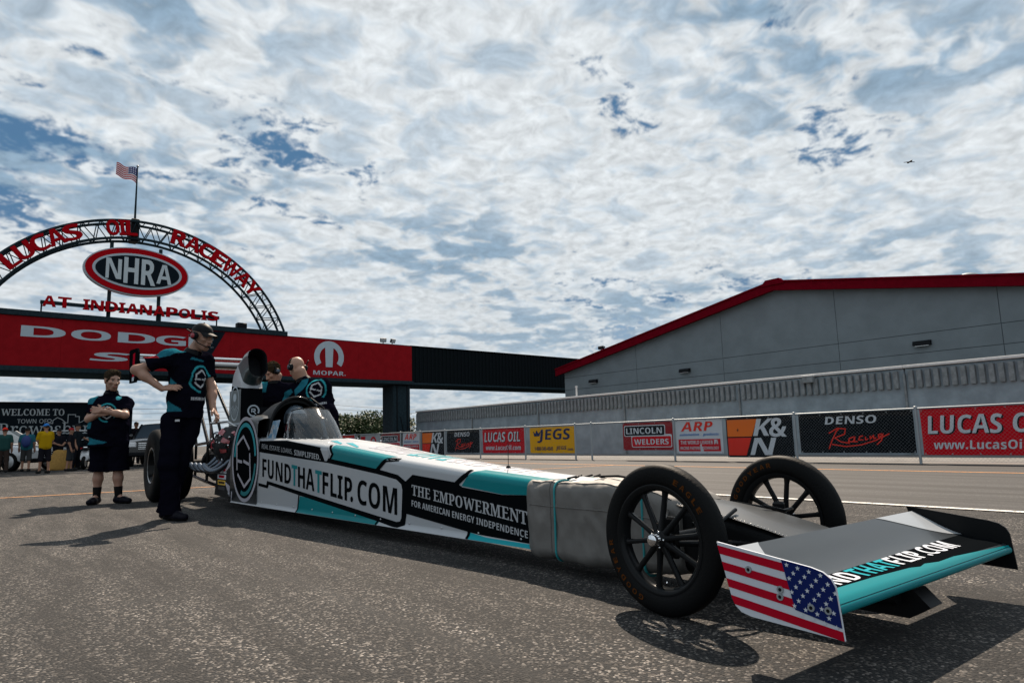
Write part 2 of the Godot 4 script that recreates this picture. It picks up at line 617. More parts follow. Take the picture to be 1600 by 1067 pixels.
func make_materials():
	# asphalt: stones of many tones set in binder
	var stones := [[0.0, Color(0.002, 0.0025, 0.003)], [0.34, Color(0.006, 0.007, 0.009)], [0.46, Color(0.022, 0.020, 0.018)], [0.58, Color(0.010, 0.013, 0.016)], [0.70, Color(0.042, 0.037, 0.032)], [0.84, Color(0.110, 0.098, 0.086)], [1.0, Color(0.38, 0.35, 0.32)]]
	var m := mt("asphalt", Color.WHITE, 0.92)
	m.albedo_texture = noise_tex(3, 0.15, 1, FastNoiseLite.TYPE_CELLULAR, 2048, stones, false, 4.0, FastNoiseLite.RETURN_CELL_VALUE)
	m.uv1_triplanar = true
	m.uv1_world_triplanar = true
	m.uv1_scale = Vector3.ONE * 0.40
	m.heightmap_enabled = true
	m.heightmap_texture = noise_tex(3, 0.15, 1, FastNoiseLite.TYPE_CELLULAR, 2048, null, false, 4.0, FastNoiseLite.RETURN_DISTANCE)
	m.heightmap_scale = 0.7
	m.heightmap_flip_texture = true
	m.detail_enabled = true
	m.detail_blend_mode = BaseMaterial3D.BLEND_MODE_MUL
	m.detail_uv_layer = BaseMaterial3D.DETAIL_UV_2
	m.detail_albedo = noise_tex(8, 0.010, 7, FastNoiseLite.TYPE_SIMPLEX_SMOOTH, 1024, [[0.12, 0.36], [0.42, 0.66], [0.62, 0.80], [0.9, 1.0]], false, 4.0, -1, 0.65)
	m.uv2_triplanar = true
	m.uv2_world_triplanar = true
	m.uv2_scale = Vector3(0.30, 0.1, 0.045)
	# the worn racing lane
	m = mt("lane", Color.WHITE, 0.85)
	m.albedo_texture = noise_tex(13, 0.14, 1, FastNoiseLite.TYPE_CELLULAR, 1024, [[0.0, Color(0.012, 0.013, 0.015)], [0.5, Color(0.027, 0.0275, 0.029)], [0.85, Color(0.048, 0.047, 0.046)], [1.0, Color(0.09, 0.087, 0.083)]], false, 4.0, FastNoiseLite.RETURN_CELL_VALUE)
	m.uv1_triplanar = true
	m.uv1_world_triplanar = true
	m.uv1_scale = Vector3.ONE * 0.8
	m.detail_enabled = true
	m.detail_blend_mode = BaseMaterial3D.BLEND_MODE_MUL
	m.detail_uv_layer = BaseMaterial3D.DETAIL_UV_2
	m.detail_albedo = noise_tex(18, 0.012, 6, FastNoiseLite.TYPE_SIMPLEX_SMOOTH, 1024, [[0.2, 0.45], [0.5, 0.80], [0.8, 1.0]], false, 4.0, -1, 0.62)
	m.uv2_triplanar = true
	m.uv2_world_triplanar = true
	m.uv2_scale = Vector3(0.16, 0.1, 0.012)
	m = mt("apron", Color(0.15, 0.145, 0.138), 0.9)
	grain(m, 0.25, 41, 0.02, 0.75, 1.05)
	# paint worn through to the stones
	for k in [["white_line", Color(0.72, 0.71, 0.68)], ["orange_line", Color(0.62, 0.26, 0.06)]]:
		m = mt(k[0], k[1], 0.8)
		m.albedo_color = Color.WHITE
		m.albedo_texture = noise_tex(23, 0.05, 5, FastNoiseLite.TYPE_SIMPLEX_SMOOTH, 512, [[0.0, Color(0.10, 0.095, 0.09)], [0.28, Color(0.13, 0.12, 0.11)], [0.42, k[1] * 0.85], [1.0, k[1]]], false, 4.0, -1, 0.7)
		m.uv1_triplanar = true
		m.uv1_world_triplanar = true
		m.uv1_scale = Vector3.ONE * 0.9
	m = mt("concrete", Color(0.235, 0.290, 0.325), 0.9)
	grain(m, 0.3, 51, 0.012, 0.82, 1.05, 1.5)
	m = mt("concrete_cap", Color(0.62, 0.62, 0.61), 0.8)
	grain(m, 0.8, 52, 0.02, 0.85, 1.0)
	m = mt("rib", Color(0.215, 0.240, 0.250), 0.8)
	grain(m, 0.5, 53, 0.02, 0.7, 1.05)
	m = mt("hall_wall", Color(0.178, 0.208, 0.226), 0.85)
	grain(m, 0.12, 54, 0.012, 0.9, 1.03, 0.8)
	mt("joint", Color(0.06, 0.075, 0.085), 0.9)
	m = mt("red_metal", Color(0.135, 0.003, 0.010), 0.55)
	grain(m, 0.4, 55, 0.02, 0.85, 1.05)
	m = mt("red_panel", Color(0.25, 0.010, 0.014), 0.6)
	grain(m, 0.25, 56, 0.015, 0.88, 1.04)
	m = mt("black_cladding", Color(0.008, 0.011, 0.013), 0.6)
	m = mt("steel_dark", Color(0.022, 0.036, 0.044), 0.55, 0.0)
	grain(m, 0.6, 57, 0.02, 0.75, 1.1)
	mt("letter_red", Color(0.36, 0.005, 0.010), 0.5)
	mt("sign_white", Color(0.44, 0.50, 0.53), 0.5)
	mt("sign_silver", Color(0.36, 0.43, 0.48), 0.5)
	mt("sign_dark", Color(0.009, 0.014, 0.020), 0.6)
	mt("black", Color(0.006, 0.007, 0.009), 0.55)
	mt("galv", Color(0.28, 0.31, 0.33), 0.5, 0.4)
	mt("wire", Color(0.17, 0.19, 0.21), 0.7, 0.0)
	for k in [["b_red", Color(0.52, 0.008, 0.016)], ["b_black", Color(0.007, 0.009, 0.011)], ["b_yellow", Color(0.72, 0.36, 0.008)], ["b_white", Color(0.52, 0.56, 0.60)], ["b_maroon", Color(0.26, 0.02, 0.025)], ["b_orange", Color(0.75, 0.16, 0.02)], ["b_scarlet", Color(0.68, 0.035, 0.02)], ["b_navy", Color(0.02, 0.03, 0.09)], ["b_blue", Color(0.03, 0.16, 0.45)], ["b_grey", Color(0.42, 0.45, 0.47)]]:
		m = mt(k[0], k[1], 0.55)
	# dragster
	mt("paint_white", Color(0.325, 0.35, 0.375), 0.35, 0.0, 0.25)
	mt("paint_black", Color(0.004, 0.005, 0.006), 0.34)
	mt("paint_teal", Color(0.001, 0.27, 0.32), 0.32)
	mt("paint_deep_teal", Color(0.001, 0.165, 0.185), 0.30)
	mt("paint_grey", Color(0.019, 0.024, 0.028), 0.34, 0.0, 0.1)
	mt("paint_silver", Color(0.36, 0.36, 0.42), 0.35, 0.0, 0.25)
	mt("gloss_black", Color(0.008, 0.009, 0.010), 0.18)
	m = mt("carbon", Color(0.006, 0.007, 0.008), 0.42)
	m = mt("rubber", Color(0.0035, 0.004, 0.0045), 0.6)
	m.normal_enabled = true
	m.normal_texture = noise_tex(61, 0.05, 3, FastNoiseLite.TYPE_SIMPLEX_SMOOTH, 256, null, true, 1.2)
	m.uv1_triplanar = true
	m.uv1_scale = Vector3.ONE * 6.0
	mt("tyre_print", Color(0.085, 0.030, 0.008), 0.8)
	mt("chrome", Color(0.70, 0.72, 0.74), 0.14, 1.0)
	mt("alloy", Color(0.45, 0.46, 0.47), 0.35, 1.0)
	mt("steel_blue", Color(0.09, 0.11, 0.14), 0.3, 1.0)
	mt("engine_red", Color(0.26, 0.006, 0.018), 0.35, 0.0, 0.3)
	mt("sticker_yellow", Color(0.70, 0.42, 0.02), 0.5)
	mt("flag_red", Color(0.38, 0.006, 0.020), 0.5)
	mt("flag_white", Color(0.52, 0.55, 0.60), 0.5)
	mt("flag_blue", Color(0.010, 0.018, 0.10), 0.5)
	mt("teal_cord", Color(0.01, 0.22, 0.24), 0.6)
	m = mt("cover_cloth", Color(0.40, 0.395, 0.38), 0.62, 0.25)
	m.normal_enabled = true
	m.normal_texture = noise_tex(71, 0.006, 3, FastNoiseLite.TYPE_SIMPLEX_SMOOTH, 512, null, true, 8.0)
	m.normal_scale = 0.22
	m.uv1_triplanar = true
	m.uv1_scale = Vector3(1.6, 1.6, 1.6)
	m.albedo_color = Color.WHITE
	m.albedo_texture = noise_tex(72, 0.008, 6, FastNoiseLite.TYPE_SIMPLEX_SMOOTH, 512, [[0.2, Color(0.128, 0.124, 0.117)], [0.8, Color(0.143, 0.139, 0.132)]], false, 4.0, -1, 0.62)
	for k in ["paint_black", "carbon", "rubber", "black", "black_cladding", "sign_dark", "b_black", "gloss_black", "paint_deep_teal", "paint_teal"]: M[k].metallic_specular = 0.22
	m = mt("screen", Color(0.30, 0.36, 0.40), 0.03)
	m.transparency = BaseMaterial3D.TRANSPARENCY_ALPHA
	m.albedo_color.a = 0.05
	m = mt("glass_dark", Color(0.02, 0.025, 0.03), 0.06)
	# people: colours come with the vertices
	for k in [["skin", 0.55, 0.0], ["cloth", 0.9, 0.0], ["shoe", 0.5, 0.0], ["hair", 0.7, 0.0]]:
		m = mt(k[0], Color.WHITE, k[1])
		m.vertex_color_use_as_albedo = true
		if k[2] > 0.0:
			m.rim_enabled = true
			m.rim = k[2]
			m.rim_tint = 0.6
	for k in ["cloth", "hair", "paint_black", "b_black", "sign_dark", "black_cladding", "b_red", "b_yellow", "b_white", "b_maroon", "b_orange", "b_scarlet", "b_navy", "b_blue", "b_grey", "red_metal", "red_panel", "steel_dark", "hall_wall", "concrete", "rib", "letter_red", "flag_red", "flag_white", "flag_blue", "tyre_print"]: M[k].specular_mode = BaseMaterial3D.SPECULAR_DISABLED
	M["shoe"].metallic_specular = 0.2
	M["skin"].subsurf_scatter_enabled = true
	M["skin"].subsurf_scatter_strength = 0.06
	m = mt("leaf", Color.WHITE, 0.7)
	m.vertex_color_use_as_albedo = true
	m.backlight_enabled = true
	m.backlight = Color(0.05, 0.09, 0.02)
	m = mt("bark", Color(0.06, 0.045, 0.035), 0.9)
	m = mt("car_white", Color(0.62, 0.64, 0.66), 0.3, 0.0, 1.0)
	m = mt("car_black", Color(0.006, 0.008, 0.010), 0.25, 0.0, 0.6)
	m = mt("car_glass", Color(0.05, 0.07, 0.09), 0.05)
	m = mt("lamp_glass", Color(0.6, 0.62, 0.64), 0.1, 0.3)
	m = mt("bag", Color(0.36, 0.20, 0.04), 0.8)
	grain(m, 1.5, 81, 0.02, 0.7, 1.1)
	m = mt("print_cloth", Color.WHITE, 0.7)
	m.vertex_color_use_as_albedo = true

# ---------------------------------------------------------------- ground
func sheet_xz(x0: float, x1: float, z0: float, z1: float, y: float) -> MB:
	var mb := MB.new()
	mb.quad(Vector3(x0, y, z0), Vector3(x1, y, z0), Vector3(x1, y, z1), Vector3(x0, y, z1), Vector3.UP)
	return mb

func strip(a: Vector3, b: Vector3, w: float) -> MB:
	var mb := MB.new()
	var s := (b - a).cross(Vector3.UP).normalized() * w * 0.5
	mb.quad(a - s, b - s, b + s, a + s, Vector3.UP)
	return mb

func build_ground():
	structure("ground", sheet_xz(-1500, 1500, -1500, 1500, 0.0), M.asphalt)
	structure("race_lane", sheet_xz(6.62, 14.15, -60, 22, 0.004), M.lane)
	structure("concrete_apron", sheet_xz(14.15, 18.2, -60, 22, 0.006), M.apron)
	structure("white_lane_marking", strip(Vector3(6.56, 0.008, 22), Vector3(6.56, 0.008, -70), 0.10), M.white_line)
	structure("orange_lane_marking", strip(Vector3(11.62, 0.008, 22), Vector3(11.62, 0.008, -70), 0.10), M.orange_line)
	structure("orange_lane_marking", strip(Vector3(-9.0, 0.0085, -14.71), Vector3(11.57, 0.0085, -11.17), 0.09), M.orange_line)

# ---------------------------------------------------------------- concrete wall with ribbed band
func build_wall():
	var w := thing("barrier_wall", "long grey concrete wall with ribbed band behind the chain link fence", "wall", Vector3(18.0, 0, 0))
	var joints := [-31.3, -26.16, -21.39, -16.66, -12.0, -7.32, -2.62, 2.1, 6.8, 11.5]
	var rib := MB.new()
	for i in 24:
		var z := 0.09 + i * 0.19
		# each rib: a small trapezoid bar
		var p := PackedVector2Array([Vector2(z - 0.062, 0.0), Vector2(z - 0.052, 0.085), Vector2(z + 0.052, 0.085), Vector2(z + 0.062, 0.0)])
		var xf := Transform3D(Basis(Vector3(0, 0, 1), Vector3(-1, 0, 0), Vector3(0, 1, 0)), Vector3.ZERO)
		rib.prism(p, 1.63, 2.06, xf)
	var rm := rib.mesh()
	for i in joints.size() - 1:
		var z0: float = joints[i] + 0.012
		var z1: float = joints[i + 1] - 0.012
		var mb := MB.new()
		mb.box(Vector3(0.1, 1.06, (z0 + z1) / 2), Vector3(0.2, 2.12, z1 - z0), 0.012)
		part("panel", mb, M.concrete, w)
		var r := part("ribs", rm, M.rib, w, "stuff")
		r.position = Vector3(0.001, 0, z0 + 0.06)
		r.scale.z = (z1 - z0 - 0.14) / 4.56
		mb = MB.new()
		mb.box(Vector3(0.08, 2.16, (z0 + z1) / 2), Vector3(0.30, 0.07, z1 - z0 + 0.02), 0.01)
		part("cap", mb, M.concrete_cap, w)
		mb = MB.new()
		mb.box(Vector3(-0.03, 1.0, z1 + 0.012), Vector3(0.06, 2.0, 0.05), 0.008)
		part("post", mb, M.rib, w)
	var mb := MB.new()
	mb.box(Vector3(1.5, 1.0, -31.33), Vector3(3.0, 2.0, 0.06), 0.01)
	part("end_panel", mb, M.concrete, w)
	var b := thing("junction_box", "small pale junction box fixed high on the ribbed wall", "box", Vector3(17.9, 1.96, -9.75))
	mb = MB.new()
	mb.box(Vector3(0, 0.08, 0), Vector3(0.16, 0.17, 0.30), 0.012)
	part("case", mb, M.rib, b)
	mb = MB.new()
	mb.box(Vector3(0, 0.176, 0), Vector3(0.19, 0.02, 0.33), 0.005)
	part("lid", mb, M.concrete_cap, b)
	var s := thing("vent_pipe", "short white pipe standing up from the top of the wall", "pipe", Vector3(18.08, 2.195, -19.2))
	mb = MB.new()
	mb.tube([Vector3.ZERO, Vector3(0, 0.34, 0)], 0.035, 10)
	part("pipe", mb, M.concrete_cap, s)
	mb = MB.new()
	mb.tube([Vector3(0, 0.34, 0), Vector3(0, 0.40, 0)], 0.05, 10)
	part("cap", mb, M.concrete_cap, s)

# ---------------------------------------------------------------- the big grey hall
func build_hall():
	var h := thing("grey_hall", "large grey gabled hall with red roof trim behind the wall", "building", Vector3(24.0, 0, 0))
	var zl := -26.35
	var zr := -1.65
	var za := -14.0
	var gable := PackedVector2Array([Vector2(zl, 0), Vector2(zr, 0), Vector2(zr, 3.98), Vector2(za, 6.08), Vector2(zl, 3.98)])
	var xf := Transform3D(Basis(Vector3(0, 0, 1), Vector3(0, 1, 0), Vector3(-1, 0, 0)), Vector3.ZERO)
	var mb := MB.new()
	mb.prism(gable, -26.0, -0.03, xf)   # core, behind the panels
	part("core", mb, M.joint, h)
	var zs := [zl, -21.37, -16.66, -11.85, -6.9, zr]
	var ys := [0.0, 1.5, 3.05, 3.68, 7.0]
	for i in zs.size() - 1:
		for j in ys.size() - 1:
			var g := 0.009
			var r := PackedVector2Array([Vector2(zs[i] + g, ys[j] + g), Vector2(zs[i + 1] - g, ys[j] + g), Vector2(zs[i + 1] - g, ys[j + 1] - g), Vector2(zs[i] + g, ys[j + 1] - g)])
			for q in Geometry2D.intersect_polygons(gable, r):
				mb = MB.new()
				mb.prism(q, -0.03, 0.0, xf)
				part("wall_panel", mb, M.hall_wall, h)
	# roof and red trim
	for s in [[zl - 0.35, za], [zr + 0.35, za]]:
		var y0 := 3.98 + 0.05
		mb = MB.new()
		var a := Vector3(-0.25, y0 - 0.06, s[0])
		var b := Vector3(-0.25, 6.08 + 0.05, s[1])
		mb.quad(a, b, b + Vector3(26.3, 0, 0), a + Vector3(26.3, 0, 0), Vector3.UP)
		mb.quad(a + Vector3(0, 0.12, 0), b + Vector3(0, 0.12, 0), b + Vector3(26.3, 0.12, 0), a + Vector3(26.3, 0.12, 0), Vector3.UP)
		part("roof", mb, M.red_metal, h)
		mb = MB.new()
		var p := PackedVector2Array([Vector2(s[0], y0 - 0.22), Vector2(s[0], y0 + 0.14), Vector2(s[1], 6.36), Vector2(s[1], 6.0)])
		mb.prism(p, 0.20, 0.32, xf)
		part("trim", mb, M.red_metal, h)
		mb = MB.new()
		p = PackedVector2Array([Vector2(s[0], y0 + 0.1), Vector2(s[0], y0 + 0.16), Vector2(s[1], 6.38), Vector2(s[1], 6.32)])
		mb.prism(p, 0.15, 0.36, xf)
		part("trim_edge", mb, M.red_metal, h)
	mb = MB.new()
	mb.prism(PackedVector2Array([Vector2(za - 0.5, 6.20), Vector2(za - 0.28, 6.42), Vector2(za + 0.28, 6.42), Vector2(za + 0.5, 6.20)]), 0.14, 0.37, xf)
	part("ridge_cap", mb, M.red_metal, h)
	var where := [["nearest the left corner", -24.17], ["in the middle of the gable", -18.57], ["under the right roof slope", -9.1]]
	for k in where:
		var l := thing("wall_light", "small black wall light on grey hall, " + k[0], "wall light", Vector3(23.99, 3.27, k[1]), 0, "wall lights on the grey hall")
		mb = MB.new()
		mb.prism(PackedVector2Array([Vector2(0, 0), Vector2(0.16, 0.02), Vector2(0.13, 0.15), Vector2(0, 0.17)]), -0.26, 0.26, Transform3D(Basis(Vector3(-1, 0, 0), Vector3(0, 1, 0), Vector3(0, 0, -1)), Vector3.ZERO))
		part("hood", mb, M.black, l)
		mb = MB.new()
		mb.box(Vector3(-0.08, -0.012, 0), Vector3(0.12, 0.02, 0.42), 0.004)
		part("lens", mb, M.lamp_glass, l)
	var v := thing("roof_vent", "low domed metal vent on the hall roof", "vent", Vector3(24.6, 5.22, -7.8))
	mb = MB.new()
	mb.lathe([[0.2, 0.0], [0.2, 0.13], [0.32, 0.14], [0.27, 0.20], [0.12, 0.25], [0.0, 0.26]], Transform3D(), 20)
	part("dome", mb, M.galv, v)
	mb = MB.new()
	mb.tube([Vector3(0, -0.2, 0), Vector3(0, 0.02, 0)], 0.17, 14)
	part("neck", mb, M.galv, v)
	v = thing("roof_camera", "small dark camera on a bracket at the left roof edge", "camera", Vector3(23.8, 4.62, -23.4))
	mb = MB.new()
	mb.box(Vector3(0, 0.30, 0), Vector3(0.16, 0.16, 0.34), 0.03)
	part("housing", mb, M.black, v)
	mb = MB.new()
	mb.tube([Vector3(0, -0.1, 0), Vector3(0, 0.24, 0)], 0.03, 8)
	part("bracket", mb, M.galv, v)
	mb = MB.new()
	mb.tube([Vector3(0, 0.30, 0.17), Vector3(0, 0.30, 0.23)], 0.05, 12)
	part("lens", mb, M.glass_dark, v)

# ---------------------------------------------------------------- sign bridge over the track
const BR_AT := Vector3(17.0, 0, -30.8)
const BR_K := 0.06
func bridge_turn() -> float:
	return atan(BR_K)

func face(u: float, v: float, w := 0.0) -> Vector3:
	return Vector3(u, v, w)

func build_bridge():
	var b := thing("sign_bridge", "red and black sign bridge carried on dark columns across the track", "bridge", BR_AT, bridge_turn())
	var mb := MB.new()
	# red face, made of tall sheets
	var n := 8
	var u0 := -24.0
	var u1 := 0.48
	for i in n:
		var a := u0 + (u1 - u0) * i / n
		var c := u0 + (u1 - u0) * (i + 1) / n
		mb = MB.new()
		mb.box(Vector3((a + c) / 2, 4.62, -0.02), Vector3(c - a - 0.004, 1.80, 0.04), 0.002)
		part("red_panel", mb, M.red_panel, b)
	mb = MB.new()
	mb.box(Vector3(-11.76, 4.55, -1.3), Vector3(24.48, 1.9, 2.5))
	part("walkway", mb, M.black_cladding, b)
	mb = MB.new()
	mb.box(Vector3(-11.76, 3.615, -1.2), Vector3(24.6, 0.18, 2.56), 0.02)
	part("lower_beam", mb, M.steel_dark, b)
	mb = MB.new()
	mb.box(Vector3(-15.1, 5.63, -0.05), Vector3(17.8, 0.21, 0.24), 0.015)
	part("upper_beam", mb, M.steel_dark, b)
	mb = MB.new()
	mb.box(Vector3(-11.76, 5.535, -1.3), Vector3(24.52, 0.04, 2.6), 0.01)
	part("roof", mb, M.steel_dark, b)
	# the black clad walkway on to the hall
	mb = MB.new()
	mb.box(Vector3(8.6, 4.60, -1.4), Vector3(16.2, 1.86, 2.4))
	part("clad_walkway", mb, M.black_cladding, b)
	mb = MB.new()
	for i in 64:
		var x := 0.62 + i * 0.25
		mb.box(Vector3(x, 4.60, -0.18), Vector3(0.10, 1.84, 0.05), 0.012)
	part("cladding_ribs", mb, M.black_cladding, b, "stuff")
	mb = MB.new()
	mb.box(Vector3(8.6, 3.60, -1.4), Vector3(16.2, 0.12, 2.5), 0.02)
	part("clad_sill", mb, M.steel_dark, b)
	mb = MB.new()
	mb.box(Vector3(8.6, 5.56, -1.4), Vector3(16.3, 0.05, 2.56), 0.02)
	part("clad_roof", mb, M.black_cladding, b)
	# columns
	for c in [[0.0, 1.02, M.steel_dark], [-24.4, 1.0, M.steel_dark]]:
		mb = MB.new()
		mb.box(Vector3(c[0], 1.77, -0.75), Vector3(c[1], 3.5, 1.1), 0.05)
		part("column", mb, c[2], b)
		mb = MB.new()
		mb.box(Vector3(c[0] - 0.30, 1.77, -0.19), Vector3(0.05, 3.48, 0.05), 0.008)
		mb.box(Vector3(c[0] + 0.30, 1.77, -0.19), Vector3(0.05, 3.48, 0.05), 0.008)
		part("column_rib", mb, M.black, b)
	mb = MB.new()
	mb.box(Vector3(-6.9, 1.77, -1.6), Vector3(0.95, 3.5, 0.7), 0.04)
	part("column", mb, mt("weathered", Color(0.13, 0.11, 0.095), 0.8), b)
	mb = MB.new()
	var cable := []
	for i in 13:
		var t := i / 12.0
		cable.append(Vector3(-0.1 + 0.45 * t, 1.9 - 1.2 * sin(t * PI) * 0.5 - 0.5 * t, -0.17))
	mb.tube(cable, 0.018, 6)
	part("cable", mb, M.black, b)
	# print on the face
	var f := func(u, v): return Vector3(u, v, 0.0)
	var out := Vector3.BACK
	var xs := [-16.06, -14.52, -12.98, -11.62, -10.4]
	var ws := [1.36, 1.30, 1.32, 1.12, 1.0]
	for i in 5:
		mb = MB.new()
		text_box(mb, "DODGE"[i], "bold", xs[i], 4.78, ws[i], 0.40, f, 0.006, out)
		part("letter", mb, M.sign_silver, b)
	for i in 3:
		mb = MB.new()
		text_box(mb, "SRT"[i], "bold", -13.9 + i * 1.36, 4.02, 1.25, 0.34, f, 0.006, out, 0.55)
		part("letter", mb, M.sign_silver, b)
	for i in 2:
		mb = MB.new()
		var o := i * 0.62
		patch(mb, [Vector2(-10.0 + o, 4.52), Vector2(-9.45 + o, 4.52), Vector2(-8.92 + o, 5.50), Vector2(-9.47 + o, 5.50)] if i == 0 else [Vector2(-10.62, 4.52), Vector2(-10.4, 4.52), Vector2(-9.87, 5.50), Vector2(-10.09, 5.50)], f, 0.006, out)
		if i == 0: part("slash_mark", mb, M.sign_dark, b)
	# round M mark and word below it
	mb = MB.new()
	stroke(mb, ellipse(-4.13, 4.70, 0.62, 0.62, 40, -0.62, PI + 0.62), 0.27, f, 0.006, out)
	part("round_mark", mb, M.sign_silver, b)
	mb = MB.new()
	patch(mb, [Vector2(-4.30, 4.22), Vector2(-3.96, 4.22), Vector2(-3.92, 5.15), Vector2(-4.13, 5.25), Vector2(-4.34, 5.15)], f, 0.007, out)
	part("round_mark", mb, M.sign_silver, b)
	mb = MB.new()
	text_box(mb, "MOPAR", "bold", -4.92, 3.84, 1.55, 0.20, f, 0.006, out)
	patch(mb, [Vector2(-3.33, 3.84), Vector2(-3.28, 3.84), Vector2(-3.28, 3.89), Vector2(-3.33, 3.89)], f, 0.006, out)
	part("lettering", mb, M.sign_silver, b)
	# floodlights on the edge
	for k in [[-0.95, -0.35, "left"], [-0.42, 0.35, "right"]]:
		var fl := thing("floodlight", "small black floodlight on the bridge roof, %s of the pair" % k[2], "floodlight", BR_AT + Vector3(k[0], 5.555, -0.5 - k[0] * BR_K), k[1], "floodlights on the bridge")
		mb = MB.new()
		mb.box(Vector3(0, 0.24, 0.05), Vector3(0.32, 0.2, 0.12), 0.02, Basis(Vector3.RIGHT, 0.4))
		part("housing", mb, M.black, fl)
		mb = MB.new()
		mb.tube([Vector3(0, 0, 0), Vector3(0, 0.16, 0)], 0.025, 8)
		part("bracket", mb, M.black, fl)
		mb = MB.new()
		mb.box(Vector3(0, 0.225, 0.112), Vector3(0.27, 0.15, 0.012), 0.002, Basis(Vector3.RIGHT, 0.4))
		part("lens", mb, M.lamp_glass, fl)

const AR_U := -12.2
const AR_Y := 3.43
const AR_R := 6.29
func arc(r: float, a: float, w: float) -> Vector3:
	return Vector3(AR_U + sin(a) * r, AR_Y + cos(a) * r, w)

func build_arch():
	var t := thing("truss_arch", "dark steel truss arch with red letters standing on the sign bridge", "arch", BR_AT, bridge_turn())
	var amax := acos((5.74 - AR_Y) / AR_R)
	var ri := 5.58
	var depth := -0.62
	var mid := ""
	for c in [[AR_R, 0.0], [AR_R, depth], [ri, 0.0], [ri, depth]]:
		var am := acos((5.74 - AR_Y) / c[0])
		var p := []
		for i in 65:
			p.append(arc(c[0], -am + 2.0 * am * i / 64, c[1]))
		var mb := MB.new()
		mb.tube(p, 0.055, 8)
		part("chord", mb, M.steel_dark, t)
	var mb := MB.new()
	var nb := 46
	for i in nb:
		var a0 := -amax + 2.0 * amax * i / nb
		var a1 := -amax + 2.0 * amax * (i + 1) / nb
		for w in [0.0, depth]:
			var p := arc(AR_R if i % 2 == 0 else ri, a0, w)
			var q := arc(ri if i % 2 == 0 else AR_R, a1, w)
			if p.y > 5.6 and q.y > 5.6: mb.tube([p, q], 0.02, 5, false)
		for r in [AR_R, ri]:
			var p := arc(r, a0, 0.0)
			var q := arc(r, a1 if i % 2 == 0 else a0, depth)
			if p.y > 5.6: mb.tube([p, q], 0.018, 5, false)
	part("lattice", mb, M.steel_dark, t, "stuff")
	# letters set round the arch, each its own piece; angles measured along the arch
	var words := [["LUCAS", -0.86, -0.385], ["OIL", -0.235, -0.055], ["RACEWAY", 0.165, 0.865]]
	for w in words:
		var s: String = w[0]
		var wd := {"I": 0.55, "L": 0.9, "W": 1.25}
		var total := 0.0
		for ch in s: total += wd.get(ch, 1.0)
		var pos := 0.0
		for ch in s:
			var cw: float = wd.get(ch, 1.0)
			var a: float = lerpf(w[1], w[2], (pos + cw * 0.5) / total)
			pos += cw
			var wide: float = (w[2] - w[1]) * AR_R / total * cw * 0.96
			letter_block(ch, "bold", wide, 0.60, 0.12, Transform3D(Basis(Vector3.BACK, -a), arc(5.66, a, 0.10)), t, M.letter_red, 0.03)
	# hub at the crown
	mb = MB.new()
	mb.box(Vector3(AR_U - 0.35, AR_Y + AR_R - 0.35, -0.3), Vector3(0.30, 0.95, 0.5), 0.03)
	part("crown_plate", mb, M.black, t)
	mb = MB.new()
	mb.box(Vector3(-8.2, 5.86, -0.2), Vector3(0.42, 0.25, 0.3), 0.03)
	part("foot_box", mb, M.black, t)
	# oval sign
	var o := thing("oval_sign", "oval red-rimmed sign with white initials hung under the truss arch", "sign", BR_AT, bridge_turn())
	var oc := Vector2(-12.40, 7.63)
	for k in [["rim", 1.83, 0.92, -0.10, 0.14, M.letter_red], ["white_band", 1.60, 0.71, 0.14, 0.155, M.sign_silver], ["field", 1.50, 0.62, 0.155, 0.17, M.sign_dark]]:
		mb = MB.new()
		mb.prism(PackedVector2Array(ellipse(oc.x, oc.y, k[1], k[2], 72)), k[3], k[4])
		part(k[0], mb, k[5], o)
	mb = MB.new()
	mb.prism(PackedVector2Array(ellipse(oc.x, oc.y, 1.88, 0.97, 72)), -0.14, 0.10)
	part("rim_edge", mb, M.sign_silver, o)
	# initials grow towards the middle of the oval
	var hs := [0.80, 1.04, 1.04, 0.80]
	for i in 4:
		var x: float = oc.x + [-0.88, -0.27, 0.35, 0.93][i] - 0.25
		letter_block("NHRA"[i], "bold", [0.54, 0.52, 0.52, 0.56][i], hs[i], 0.03, Transform3D(Basis(), Vector3(x + 0.25, oc.y - hs[i] * 0.5, 0.17)), o, M.sign_white, 0.0)
	for x in [-13.32, -11.55]:
		mb = MB.new()
		mb.box(Vector3(x, 7.25, -0.19), Vector3(0.12, 3.0, 0.1), 0.01)
		part("post", mb, M.steel_dark, o)
	# lower word on its rail
	var r := thing("letter_sign", "row of dark red place-name letters on a rail above the bridge", "sign", BR_AT, bridge_turn())
	mb = MB.new()
	mb.box(Vector3(-12.37, 6.09, -0.02), Vector3(6.35, 0.14, 0.05), 0.008)
	part("rail", mb, M.steel_dark, r)
	for x in [-15.5, -13.3, -11.5, -9.3]:
		mb = MB.new()
		mb.box(Vector3(x, 5.90, -0.02), Vector3(0.05, 0.33, 0.05), 0.005)
		part("stay", mb, M.steel_dark, r)
	var line := "AT INDIANAPOLIS"
	var wd2 := {"I": 0.5, " ": 0.7, "L": 0.85}
	var total2 := 0.0
	for ch in line: total2 += wd2.get(ch, 1.0)
	var pos2 := 0.0
	for ch in line:
		var cw: float = wd2.get(ch, 1.0)
		if ch != " ":
			var x := -15.52 + 6.28 * (pos2 + cw * 0.5) / total2
			letter_block(ch, "bold", 6.28 / total2 * cw * 0.88, 0.40, 0.09, Transform3D(Basis(), Vector3(x, 5.93, 0.06)), r, M.letter_red, 0.0)
		pos2 += cw
	# flag
	var fp := thing("flagpole", "tall thin flagpole with small striped flag on top of the arch", "flagpole", BR_AT + Vector3(-12.53, 9.5, -0.3 + 12.53 * BR_K))
	mb = MB.new()
